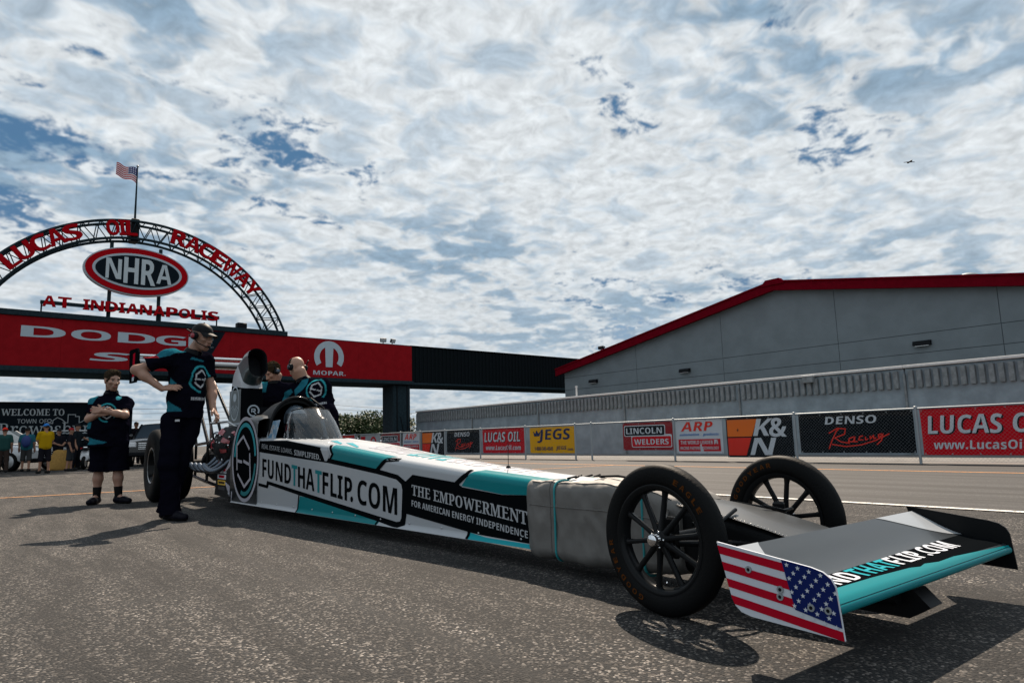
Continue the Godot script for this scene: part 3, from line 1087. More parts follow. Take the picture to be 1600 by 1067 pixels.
	mb.tube([Vector3(0, 0, 0), Vector3(0, 1.2, 0), Vector3(0, 2.60, 0)], [0.045, 0.035, 0.022], 8)
	part("pole", mb, M.steel_dark, fp)
	mb = MB.new()
	mb.ball(Vector3(0, 2.63, 0), Vector3.ONE * 0.05, 10)
	part("finial", mb, M.galv, fp)
	mb = MB.new()
	mb.use_c = true
	var wave := func(u, v): return Vector3(-0.03 - u * 0.74, 2.50 - (1.0 - v) * 0.50 - u * (0.02 - 0.22 * (1.0 - u)) * 0.4 + 0.02 * sin(u * 9.0) - 0.10 * (1.0 - u) * (1.0 - v) + u * 0.10, 0.10 * sin(u * 7.0 + v))
	for j in 13:
		for i in 20:
			var canton: bool = i < 8 and j >= 6
			mb.col = Color(0.02, 0.03, 0.14) if canton else (Color(0.5, 0.02, 0.03) if j % 2 == 0 else Color(0.68, 0.68, 0.70))
			if canton and (i + j) % 2 == 0 and i % 2 == 1: mb.col = Color(0.6, 0.6, 0.65)
			var a: Vector3 = wave.call(i / 20.0, j / 13.0)
			var c2: Vector3 = wave.call((i + 1) / 20.0, j / 13.0)
			var d: Vector3 = wave.call((i + 1) / 20.0, (j + 1) / 13.0)
			var e: Vector3 = wave.call(i / 20.0, (j + 1) / 13.0)
			mb.quad(a, c2, d, e, Vector3.BACK)
	part("flag", mb, M.print_cloth, fp)

# a solid letter: front, back and edges; xf's origin is the middle of its foot
func letter_block(ch: String, kind: String, w: float, h: float, thick: float, xf: Transform3D, parent: Node, m: Material, grow: float):
	var tm := TextMesh.new()
	tm.text = ch
	tm.font = font(kind)
	tm.font_size = 64
	tm.pixel_size = 0.01
	tm.depth = 0.2
	tm.curve_step = 2.0
	var ar := tm.get_mesh_arrays()
	var vs: PackedVector3Array = ar[Mesh.ARRAY_VERTEX]
	var ns: PackedVector3Array = ar[Mesh.ARRAY_NORMAL]
	var lo := Vector3.ONE * 1e9
	var hi := -lo
	for p in vs:
		lo = lo.min(p); hi = hi.max(p)
	var s := Vector3(w / (hi.x - lo.x), h / (hi.y - lo.y), thick / maxf(hi.z - lo.z, 1e-6))
	var ov := PackedVector3Array()
	var on := PackedVector3Array()
	for i in vs.size():
		var p := vs[i] - Vector3((lo.x + hi.x) / 2, lo.y, (lo.z + hi.z) / 2)
		ov.append(p * s)
		on.append((ns[i] / s).normalized())
	ar[Mesh.ARRAY_VERTEX] = ov
	ar[Mesh.ARRAY_NORMAL] = on
	ar[Mesh.ARRAY_TANGENT] = null
	ar[Mesh.ARRAY_TEX_UV] = null
	var am := ArrayMesh.new()
	am.add_surface_from_arrays(Mesh.PRIMITIVE_TRIANGLES, ar)
	var o := part("letter", am, m, parent)
	o.transform = xf

# ---------------------------------------------------------------- trees beyond the track
func tree_mesh(seed_: int, h: float, w: float, leaves: int) -> Array:
	var rng := RandomNumberGenerator.new()
	rng.seed = seed_
	var trunk := MB.new()
	trunk.tube([Vector3(0, 0, 0), Vector3(0.1, h * 0.35, 0.05), Vector3(0.0, h * 0.75, 0.1)], [0.22, 0.16, 0.05], 7)
	var tips := []
	for i in 14:
		var a := rng.randf() * TAU
		var y := h * rng.randf_range(0.28, 0.86)
		var r := w * 0.5 * rng.randf_range(0.35, 0.85) * sqrt(maxf(0.05, 1.0 - pow((y / h - 0.5) / 0.56, 2.0)))
		var e := Vector3(cos(a) * r, y, sin(a) * r)
		trunk.tube([Vector3(0, y * 0.75, 0), e], [0.06, 0.02], 5)
		tips.append(e)
	tips.append(Vector3(0, h * 0.92, 0))
	var crown := MB.new()
	crown.use_c = true
	for i in leaves:
		var tip: Vector3 = tips[rng.randi() % tips.size()]
		var d := Vector3(rng.randfn(), rng.randfn() * 0.75, rng.randfn()) * w * 0.115
		var p := tip + d
		if p.y < h * 0.10: continue
		var q := Vector3(rng.randfn(), rng.randfn() + 0.6, rng.randfn()).normalized()
		var x := q.cross(Vector3(rng.randfn(), rng.randfn(), rng.randfn())).normalized()
		var y := q.cross(x)
		var s := rng.randf_range(0.12, 0.26)
		var g := rng.randf_range(0.7, 1.25)
		crown.col = Color(0.035 * g, 0.060 * g, 0.018 * g).lerp(Color(0.075, 0.085, 0.02), rng.randf() * 0.3)
		crown.tri(p - x * s, p + y * s * 0.6, p + x * s, q, q, q)
		crown.tri(p - x * s, p - y * s * 0.6, p + x * s, q, q, q)
	return [trunk.mesh(), crown.mesh()]

func build_trees():
	var kinds := [tree_mesh(5, 6.0, 6.2, 2600), tree_mesh(6, 5.4, 5.2, 2200), tree_mesh(7, 6.6, 5.6, 2600)]
	# [x, z, kind, scale, what sets it apart]
	var spots := [[46.6, -88.0, 0, 0.86, "tree beside the dark bridge column, right end of the row"], [43.2, -87.0, 2, 0.84, "second tree of the row left of the dark column"], [40.2, -89.0, 1, 0.95, "third tree of the row left of the dark column"], [36.8, -88.0, 0, 0.90, "tree at the left end of the row, behind the bending man"], [45.2, -94.0, 2, 0.86, "tree standing back behind the gap of the row"], [50.2, -92.0, 1, 0.92, "tree seen right of the dark bridge column"], [12.5, -96.0, 2, 0.42, "low tree on the horizon behind the dark parked car"], [14.9, -97.0, 1, 0.42, "low tree on the horizon behind the rear wing struts"]]
	for s in spots:
		var t := thing("leafy_tree", "green leafy " + s[4], "tree", Vector3(s[0], 0, s[1]), s[0] * 1.7, "trees beyond the track")
		t.scale = Vector3(1.15, 0.84, 1.15) * s[3]
		part("trunk", kinds[s[2]][0], M.bark, t)
		part("crown", kinds[s[2]][1], M.leaf, t)

func build_wires():
	var ys := [[7.9, 0.0], [7.2, 0.4], [6.1, 0.0], [5.2, 0.3]]
	for k in ys.size():
		var p := []
		for i in 25:
			var u := i / 24.0
			var x := -60.0 + 160.0 * u
			p.append(Vector3(x, ys[k][0] - 1.2 * sin(fmod(u * 3.0, 1.0) * PI), -120.0 - ys[k][1]))
		var mb := MB.new()
		mb.tube(p, 0.03, 4, false)
		var o := part(numbered("power_line"), mb, M.black, self)
		tag(o, "thin power line across the far sky, %s of the four" % ["topmost", "second from top", "third from top", "lowest"][k], "cable", "power lines in the distance")
	for x in [-6.67, 46.67]:
		var t := thing("utility_pole", "distant wooden utility pole " + ("left behind the billboard" if x < 0 else "behind the barrier wall"), "pole", Vector3(x, 0, -120.2))
		var mb := MB.new()
		mb.tube([Vector3.ZERO, Vector3(0, 8.3, 0)], [0.16, 0.10], 8)
		part("shaft", mb, M.bark, t)
		mb = MB.new()
		mb.box(Vector3(0, 7.9, 0), Vector3(0.12, 0.12, 2.0))
		part("crossarm", mb, M.bark, t)
	var a := thing("airplane", "tiny dark airplane high in the sky above the hall", "airplane", Vector3(301.8, 110.5, -111.7), 0.9)
	var mb := MB.new()
	mb.tube([Vector3(-1.9, 0, 0), Vector3(-1.2, 0, 0), Vector3(1.0, 0.05, 0), Vector3(1.9, 0.15, 0)], [0.12, 0.35, 0.3, 0.08], 8)
	part("fuselage", mb, M.black, a)
	mb = MB.new()
	mb.prism(PackedVector2Array([Vector2(-0.5, 0), Vector2(0.2, 2.3), Vector2(0.5, 2.3), Vector2(0.4, 0), Vector2(0.5, -2.3), Vector2(0.2, -2.3)]), -0.05, 0.05, Transform3D(Basis(Vector3.RIGHT, PI / 2), Vector3.ZERO))
	part("wing", mb, M.black, a)
	mb = MB.new()
	mb.prism(PackedVector2Array([Vector2(1.3, 0.1), Vector2(1.7, 0.85), Vector2(2.0, 0.85), Vector2(1.9, 0.1)]), -0.04, 0.04)
	part("tail", mb, M.black, a)

# ---------------------------------------------------------------- chain link fence and banners
func build_fence():
	var f := thing("chain_link_fence", "waist-high galvanised chain link fence along the race lane", "fence", Vector3(FX, 0, 0))
	var posts := [2.9, 0.1, -2.7, -5.55, -8.0, -11.29, -14.27, -14.95, -17.3, -19.82, -22.15, -24.0, -25.6, -27.5, -30.0, -33.0, -36.0, -39.0, -42.0]
	for z in posts:
		var mb := MB.new()
		mb.tube([Vector3(0, 0, z), Vector3(0, 1.05, z)], 0.026, 10)
		part("post", mb, M.galv, f)
		mb = MB.new()
		mb.ball(Vector3(0, 1.055, z), Vector3(0.032, 0.025, 0.032), 10)
		part("post_cap", mb, M.galv, f)
	var mb := MB.new()
	mb.tube([Vector3(0, 1.03, 4), Vector3(0, 1.025, -20), Vector3(0, 1.03, -42)], 0.019, 8)
	part("top_rail", mb, M.galv, f)
	mb = MB.new()
	mb.tube([Vector3(0.0, 0.05, 4), Vector3(0, 0.05, -42)], 0.003, 5)
	part("tension_wire", mb, M.wire, f)
	# woven wires: diagonals both ways
	mb = MB.new()
	var h := 0.98
	var z := -42.0
	var pitch := 0.068
	while z < 4.0:
		mb.tube([Vector3(-0.004, 0.04, z), Vector3(-0.004, 0.04 + h, z + h)], 0.0011, 3, false)
		mb.tube([Vector3(-0.009, 0.04, z), Vector3(-0.009, 0.04 + h, z - h)], 0.0011, 3, false)
		z += pitch
	part("wire_mesh", mb, M.wire, f, "stuff")

var rip := FastNoiseLite.new()
func banner_at(z0: float, y0: float, sd: float) -> Callable:
	return func(u, v): return Vector3(0.050 + 0.005 * rip.get_noise_2d((u + sd) * 60.0, v * 60.0) + 0.016 * rip.get_noise_2d((u + sd) * 22.0, v * 15.0 + 50.0), v + y0, z0 + u)

func banner(called: String, label: String, z0: float, z1: float, y0: float, y1: float, m: Material) -> Dictionary:
	var t := thing(called, label, "banner", Vector3(FX, 0, 0), 0, "banners on the fence")
	var f := banner_at(z0, y0, z0 * 3.0)
	var w := z1 - z0
	var h := y1 - y0
	var mb := MB.new()
	mb.sheet(int(w * 26), 20, func(u, v): return f.call(u * w, v * h), Vector3.LEFT)
	part("sheet", mb, m, t)
	mb = MB.new()
	for i in int(w / 0.45) + 1:
		for v in [0.02, h - 0.02]:
			var p: Vector3 = f.call(0.03 + i * (w - 0.06) / int(w / 0.45), v)
			mb.lathe([[0.006, 0], [0.006, 0.004], [0.014, 0.004], [0.014, 0.0]], Transform3D(Basis(Vector3.BACK, PI / 2), p), 10)
	part("eyelets", mb, M.galv, t)
	return {"t": t, "f": f, "w": w, "h": h}

func ban_text(b: Dictionary, txt: String, x: float, y: float, w: float, h: float, m: Material, slant := 0.0, kind := "bold", lift := 0.008):
	var mb := MB.new()
	text_box(mb, txt, kind, x * b.w, y * b.h, w * b.w, h * b.h, b.f, lift, Vector3.LEFT, slant, 0.09)
	part("lettering", mb, m, b.t)

func ban_patch(b: Dictionary, pts: Array, m: Material, lift := 0.004):
	var mb := MB.new()
	var q := []
	for p in pts: q.append(Vector2(p[0] * b.w, p[1] * b.h))
	patch(mb, q, b.f, lift, Vector3.LEFT, 0.05)
	part("printed_field", mb, m, b.t)

func rect(x0: float, y0: float, x1: float, y1: float, r := 0.0, ax := 1.0) -> Array:
	if r <= 0.0: return [[x0, y0], [x1, y0], [x1, y1], [x0, y1]]
	var o := []
	for c in [[x1 - r * ax, y0 + r, -90], [x1 - r * ax, y1 - r, 0], [x0 + r * ax, y1 - r, 90], [x0 + r * ax, y0 + r, 180]]:
		for k in 5:
			var a := deg_to_rad(c[2] + k * 22.5)
			o.append([c[0] + cos(a) * r * ax, c[1] + sin(a) * r])
	return o

func oil_banner(z0, z1, y0, y1, label):
	var b := banner("red_banner", label, z0, z1, y0, y1, M.b_red)
	ban_text(b, "LUCAS OIL", 0.055, 0.43, 0.86, 0.40, M.b_black, 0.12, "bold", 0.006)
	ban_text(b, "LUCAS OIL", 0.045, 0.45, 0.86, 0.40, M.b_white, 0.12, "bold", 0.010)
	ban_text(b, "www.LucasOil.com", 0.075, 0.12, 0.84, 0.20, M.b_white, 0.1, "bold", 0.008)

func denso_banner(z0, z1, y0, y1, label):
	var b := banner("black_banner", label, z0, z1, y0, y1, M.b_black)
	ban_text(b, "DENSO", 0.25, 0.72, 0.45, 0.20, M.b_white, 0.18)
	# handwritten word: strokes of a brush
	var mb := MB.new()
	var s := Vector2(b.w, b.h)
	var lines := [[[0.27, 0.10], [0.30, 0.30], [0.35, 0.55], [0.37, 0.60]], [[0.28, 0.50], [0.36, 0.62], [0.43, 0.60], [0.42, 0.47], [0.33, 0.38], [0.38, 0.28], [0.46, 0.24]], [[0.50, 0.40], [0.46, 0.36], [0.45, 0.28], [0.49, 0.28], [0.51, 0.40], [0.50, 0.28], [0.53, 0.28]], [[0.58, 0.42], [0.55, 0.40], [0.54, 0.32], [0.58, 0.32]], [[0.60, 0.40], [0.60, 0.32], [0.62, 0.34]], [[0.64, 0.42], [0.64, 0.34], [0.67, 0.43], [0.67, 0.35], [0.69, 0.37]], [[0.74, 0.46], [0.71, 0.44], [0.71, 0.38], [0.74, 0.42], [0.75, 0.46], [0.73, 0.30], [0.69, 0.20]], [[0.30, 0.22], [0.42, 0.16], [0.56, 0.20], [0.68, 0.30], [0.80, 0.46]]]
	for l in lines:
		var pts := []
		for i in l.size() - 1:
			for k in 3:
				pts.append((Vector2(l[i][0], l[i][1]).lerp(Vector2(l[i + 1][0], l[i + 1][1]), k / 3.0)) * s)
		pts.append(Vector2(l[-1][0], l[-1][1]) * s)
		stroke(mb, pts, 0.022, b.f, 0.004, Vector3.LEFT)
	part("lettering", mb, M.b_scarlet, b.t)

func filter_banner(z0, z1, y0, y1, label):
	var b := banner("orange_banner", label, z0, z1, y0, y1, M.b_black)
	ban_patch(b, [[0.02, 0.52], [0.40, 0.52], [0.49, 0.95], [0.02, 0.95]], M.b_orange)
	ban_patch(b, [[0.02, 0.05], [0.30, 0.05], [0.39, 0.49], [0.02, 0.49]], M.b_scarlet)
	ban_text(b, "K", 0.42, 0.53, 0.24, 0.42, M.b_white, 0.3)
	ban_text(b, "&", 0.66, 0.50, 0.25, 0.46, M.b_white, 0.1)
	ban_text(b, "N", 0.36, 0.06, 0.32, 0.42, M.b_white, 0.35)

func bolt_banner(z0, z1, y0, y1, label):
	var b := banner("white_banner", label, z0, z1, y0, y1, M.b_white)
	ban_text(b, "ARP", 0.12, 0.66, 0.66, 0.28, M.b_scarlet, 0.3)
	ban_text(b, "automotive    products", 0.08, 0.50, 0.84, 0.10, M.b_blue, 0.2)
	ban_patch(b, rect(0.05, 0.06, 0.95, 0.42), M.b_red)
	ban_text(b, "THE WORLD LEADER IN", 0.10, 0.27, 0.80, 0.11, M.b_white, 0.0, "bold", 0.010)
	ban_text(b, "RACING FASTENER TECHNOLOGY", 0.09, 0.11, 0.82, 0.09, M.b_white, 0.0, "bold", 0.010)

func welder_banner(z0, z1, y0, y1, label):
	var b := banner("maroon_banner", label, z0, z1, y0, y1, M.b_maroon)
	ban_patch(b, rect(0.03, 0.50, 0.86, 0.90, 0.06, 0.5), M.b_white, 0.006)
	ban_patch(b, rect(0.045, 0.53, 0.845, 0.87, 0.05, 0.5), M.b_black, 0.009)
	ban_patch(b, rect(0.18, 0.10, 0.98, 0.56, 0.06, 0.5), M.b_white, 0.004)
	ban_patch(b, rect(0.195, 0.13, 0.965, 0.49, 0.05, 0.5), M.b_red, 0.007)
	ban_text(b, "LINCOLN", 0.08, 0.59, 0.72, 0.22, M.b_white, 0.0, "bold", 0.014)
	ban_text(b, "WELDERS", 0.24, 0.20, 0.68, 0.20, M.b_white, 0.0, "bold", 0.014)

func build_banners():
	rip.seed = 4
	rip.frequency = 0.05
	oil_banner(-5.50, -3.20, 0.165, 1.01, "red banner with white lettering at the right edge of the photo")
	denso_banner(-7.93, -5.62, 0.20, 1.01, "large black banner with red script next to the rightmost red banner")
	filter_banner(-9.77, -8.08, 0.10, 1.01, "orange, red and black banner hanging low behind the far front wheel")
	bolt_banner(-11.26, -9.88, 0.19, 1.01, "white banner with red block lettering in front of the long wall")
	welder_banner(-13.08, -11.36, 0.27, 1.0, "maroon banner with two white-edged name plates, nearer one")
	var b := banner("yellow_banner", "yellow banner with big dark letters and a crown mark", -17.12, -14.98, 0.19, 0.99, M.b_yellow)
	ban_text(b, "JEGS", 0.17, 0.40, 0.70, 0.52, M.b_navy, 0.14)
	ban_patch(b, [[0.10, 0.66], [0.22, 0.66], [0.25, 0.86], [0.20, 0.76], [0.16, 0.90], [0.13, 0.76], [0.08, 0.86]], M.b_navy, 0.004)
	ban_text(b, "1-800-345-4545", 0.10, 0.10, 0.42, 0.15, M.b_navy)
	ban_text(b, "JEGS", 0.58, 0.10, 0.22, 0.17, M.b_navy, 0.1)
	ban_text(b, ".com", 0.82, 0.10, 0.12, 0.08, M.b_navy)
	oil_banner(-19.74, -17.42, 0.19, 1.02, "red banner with white lettering beside the yellow banner")
	denso_banner(-22.08, -19.92, 0.20, 1.01, "smaller-looking black banner with red script left of the red banner")
	filter_banner(-23.93, -22.2, 0.10, 1.01, "orange, red and black banner right above the dragster nose line")
	bolt_banner(-25.50, -24.08, 0.19, 1.01, "white banner with red block lettering behind the dragster body")
	welder_banner(-27.42, -25.7, 0.24, 1.0, "maroon banner with two name plates, farther one behind the dragster")
	b = banner("pale_banner", "pale grey banner with a faded round red mark, far along the fence", -29.55, -27.58, 0.19, 1.01, M.b_grey)
	var mb := MB.new()
	stroke(mb, ellipse(1.35, 0.42, 0.26, 0.26, 28), 0.10, b.f, 0.004, Vector3.LEFT, true)
	part("round_mark", mb, M.b_red, b.t)
	ban_patch(b, rect(0.03, 0.2, 0.28, 0.9), M.b_red, 0.003)
	b = banner("scarlet_banner", "plain scarlet banner at the far left end of the banner row", -32.8, -30.1, 0.19, 1.01, M.b_scarlet)
	ban_patch(b, rect(0.55, 0.15, 0.95, 0.85), M.b_blue, 0.003)

# ---------------------------------------------------------------- the far left: billboard, cars, gear
func build_far_side():
	# billboard along the side of a long trailer
	var t := thing("billboard", "long dark billboard with pale welcome lettering and town outline", "billboard", Vector3(-1.0, 0, -34.0))
	var mb := MB.new()
	mb.box(Vector3(0.6, 1.72, -0.1), Vector3(11.4, 1.82, 0.2), 0.02)
	part("panel", mb, M.sign_dark, t)
	mb = MB.new()
	mb.box(Vector3(0.6, 2.64, -0.08), Vector3(11.5, 0.06, 0.26), 0.01)
	part("top_edge", mb, M.black, t)
	mb = MB.new()
	mb.box(Vector3(0.6, 0.50, -0.1), Vector3(11.4, 0.55, 0.18), 0.02)
	part("lower_panel", mb, M.b_grey, t)
	mb = MB.new()
	mb.box(Vector3(4.75, 0.50, -0.02), Vector3(0.8, 0.55, 0.10), 0.01)
	part("red_plate", mb, M.b_red, t)
	for x in [-4.5, -1.5, 1.5, 4.5]:
		mb = MB.new()
		mb.box(Vector3(x, 1.3, -0.28), Vector3(0.12, 2.6, 0.12), 0.01)
		part("leg", mb, M.steel_dark, t)
	var f := func(u, v): return Vector3(u, v, 0.0)
	mb = MB.new()
	text_box(mb, "WELCOME TO", "serif-bold", 1.66, 2.12, 2.12, 0.27, f, 0.006, Vector3.BACK)
	text_box(mb, "TOWN OF", "sans", 2.2, 1.81, 1.0, 0.17, f, 0.006, Vector3.BACK)
	text_box(mb, "Brownsburg", "serif", 1.62, 1.22, 3.4, 0.62, f, 0.006, Vector3.BACK)
	part("lettering", mb, M.sign_silver, t)
	mb = MB.new()
	var sky := [Vector2(3.18, 1.80), Vector2(3.40, 1.80), Vector2(3.40, 1.92), Vector2(3.55, 2.04), Vector2(3.72, 1.95), Vector2(3.85, 1.82), Vector2(3.92, 1.82), Vector2(3.92, 2.16), Vector2(4.18, 2.16), Vector2(4.18, 2.08), Vector2(4.32, 2.08), Vector2(4.32, 1.82), Vector2(4.42, 1.86), Vector2(4.55, 1.98), Vector2(4.72, 1.98), Vector2(4.85, 1.84), Vector2(4.95, 1.84)]
	stroke(mb, sky, 0.028, f, 0.006, Vector3.BACK)
	stroke(mb, ellipse(3.28, 1.91, 0.07, 0.06, 16), 0.025, f, 0.006, Vector3.BACK, true)
	var wv := []
	for i in 25: wv.append(Vector2(3.5 + i * 0.062, 1.14 + 0.05 * sin(i * 0.75)))
	stroke(mb, wv, 0.045, f, 0.006, Vector3.BACK)
	part("town_outline", mb, M.sign_silver, t)
	build_cars()
	# equipment bag
	var g := thing("equipment_bag", "bulky tan equipment bag standing on the ground among the crowd", "bag", Vector3(2.42, 0, -29.3))
	mb = MB.new()
	var rings := []
	for k in [[0.0, 0.40, 0.22], [0.06, 0.43, 0.26], [0.30, 0.40, 0.24], [0.52, 0.34, 0.21], [0.62, 0.28, 0.18], [0.68, 0.26, 0.15], [0.70, 0.18, 0.10]]:
		var r := []
		for i in 24:
			var a := TAU * i / 24
			r.append(Vector3(signf(cos(a)) * pow(absf(cos(a)), 0.6) * k[1] + 0.02 * sin(a * 5 + k[0] * 9), k[0] + 0.015 * sin(a * 3 + 1), signf(sin(a)) * pow(absf(sin(a)), 0.6) * k[2] + 0.015 * cos(a * 4)))
		rings.append(r)
	mb.loft(rings, true, true)
	part("sack", mb, M.bag, g)
	mb = MB.new()
	mb.tube([Vector3(-0.15, 0.68, 0.05), Vector3(-0.10, 0.78, 0.05), Vector3(0.10, 0.78, 0.05), Vector3(0.15, 0.68, 0.05)], 0.014, 6)
	part("handle", mb, M.black, g)
	mb = MB.new()
	mb.box(Vector3(0.30, 0.46, 0.235), Vector3(0.20, 0.05, 0.012), 0.003, Basis(Vector3.BACK, -0.6))
	part("tag", mb, M.b_white, g)
	# scooter
	var s := thing("motor_scooter", "pale motor scooter parked left of the man with crossed arms", "scooter", Vector3(3.22, 0, -29.0), 2.75)
	for z in [-0.55, 0.55]:
		mb = MB.new()
		mb.lathe([[0.13, -0.05], [0.2, -0.055], [0.235, -0.03], [0.24, 0.0], [0.235, 0.03], [0.2, 0.055], [0.13, 0.05]], Transform3D(Basis(Vector3.BACK, PI / 2), Vector3(0, 0.24, z)), 24)
		var wh := part("wheel", mb, M.rubber, s)
		mb = MB.new()
		mb.lathe([[0.0, -0.04], [0.13, -0.045], [0.13, 0.045], [0.0, 0.04]], Transform3D(Basis(Vector3.BACK, PI / 2), Vector3(0, 0.24, z)), 20)
		part("rim", mb, M.alloy, wh)
	mb = MB.new()
	mb.loft([ring_xy(-0.62, 0.42, 0.12, 0.12), ring_xy(-0.45, 0.50, 0.17, 0.18), ring_xy(-0.15, 0.50, 0.16, 0.18), ring_xy(0.02, 0.34, 0.14, 0.08), ring_xy(0.30, 0.30, 0.15, 0.05), ring_xy(0.42, 0.36, 0.15, 0.08)], true, true)
	part("body", mb, M.car_white, s)
	mb = MB.new()
	mb.loft([ring_xy(0.36, 0.55, 0.17, 0.28), ring_xy(0.44, 0.58, 0.19, 0.30), ring_xy(0.52, 0.56, 0.13, 0.24)], true, true)
	part("leg_shield", mb, M.car_white, s)
	mb = MB.new()
	mb.loft([ring_xy(-0.66, 0.70, 0.10, 0.03), ring_xy(-0.4, 0.72, 0.14, 0.05), ring_xy(-0.05, 0.70, 0.11, 0.04)], true, true)
	part("saddle", mb, M.black, s)
	mb = MB.new()
	mb.tube([Vector3(0, 0.24, 0.55), Vector3(0, 0.86, 0.42)], 0.03, 8)
	mb.tube([Vector3(-0.30, 0.98, 0.34), Vector3(-0.1, 0.92, 0.42), Vector3(0.1, 0.92, 0.42), Vector3(0.30, 0.98, 0.34)], 0.016, 8)
	part("handlebar", mb, M.black, s)
	mb = MB.new()
	mb.lathe([[0.0, 0.0], [0.08, 0.0], [0.09, -0.05], [0.0, -0.09]], Transform3D(Basis(Vector3.RIGHT, PI / 2), Vector3(0, 0.88, 0.53)), 18)
	part("headlight", mb, M.lamp_glass, s)
	for x in [-0.26, 0.26]:
		mb = MB.new()
		mb.tube([Vector3(x, 0.97, 0.36), Vector3(x * 1.2, 1.12, 0.34)], 0.007, 5)
		mb.ball(Vector3(x * 1.25, 1.15, 0.34), Vector3(0.055, 0.04, 0.012), 10)
		part("mirror", mb, M.black, s)
	# white bar of a pit cart behind the crowd
	var c := thing("pit_cart", "white topped pit cart standing in front of the billboard", "cart", Vector3(2.95, 0, -31.6))
	mb = MB.new()
	mb.box(Vector3(0.1, 1.42, 0), Vector3(1.7, 0.05, 1.1), 0.02)
	part("roof", mb, M.car_white, c)
	for k in [[-0.65, -0.45], [0.85, -0.45], [-0.65, 0.45], [0.85, 0.45]]:
		mb = MB.new()
		mb.tube([Vector3(k[0], 0.5, k[1]), Vector3(k[0], 1.40, k[1])], 0.02, 8)
		part("roof_post", mb, M.black, c)
		mb = MB.new()
		mb.lathe([[0.0, -0.07], [0.10, -0.08], [0.2, -0.08], [0.22, -0.04], [0.22, 0.04], [0.2, 0.08], [0.10, 0.08], [0.0, 0.07]], Transform3D(Basis(Vector3.RIGHT, PI / 2), Vector3(k[0], 0.22, k[1])), 20)
		part("wheel", mb, M.rubber, c)
	mb = MB.new()
	mb.box(Vector3(0.1, 0.40, 0), Vector3(2.0, 0.24, 0.9), 0.08)
	part("body", mb, M.black, c)
	mb = MB.new()
	mb.box(Vector3(0.45, 0.62, 0), Vector3(0.5, 0.2, 0.85), 0.05)
	part("seat", mb, M.black, c)

func ring_xy(z: float, y: float, rx: float, ry: float) -> Array:
	var r := []
	for i in 20:
		var a := TAU * i / 20
		r.append(Vector3(signf(cos(a)) * pow(absf(cos(a)), 0.7) * rx, y + signf(sin(a)) * pow(absf(sin(a)), 0.7) * ry, z))
	return r

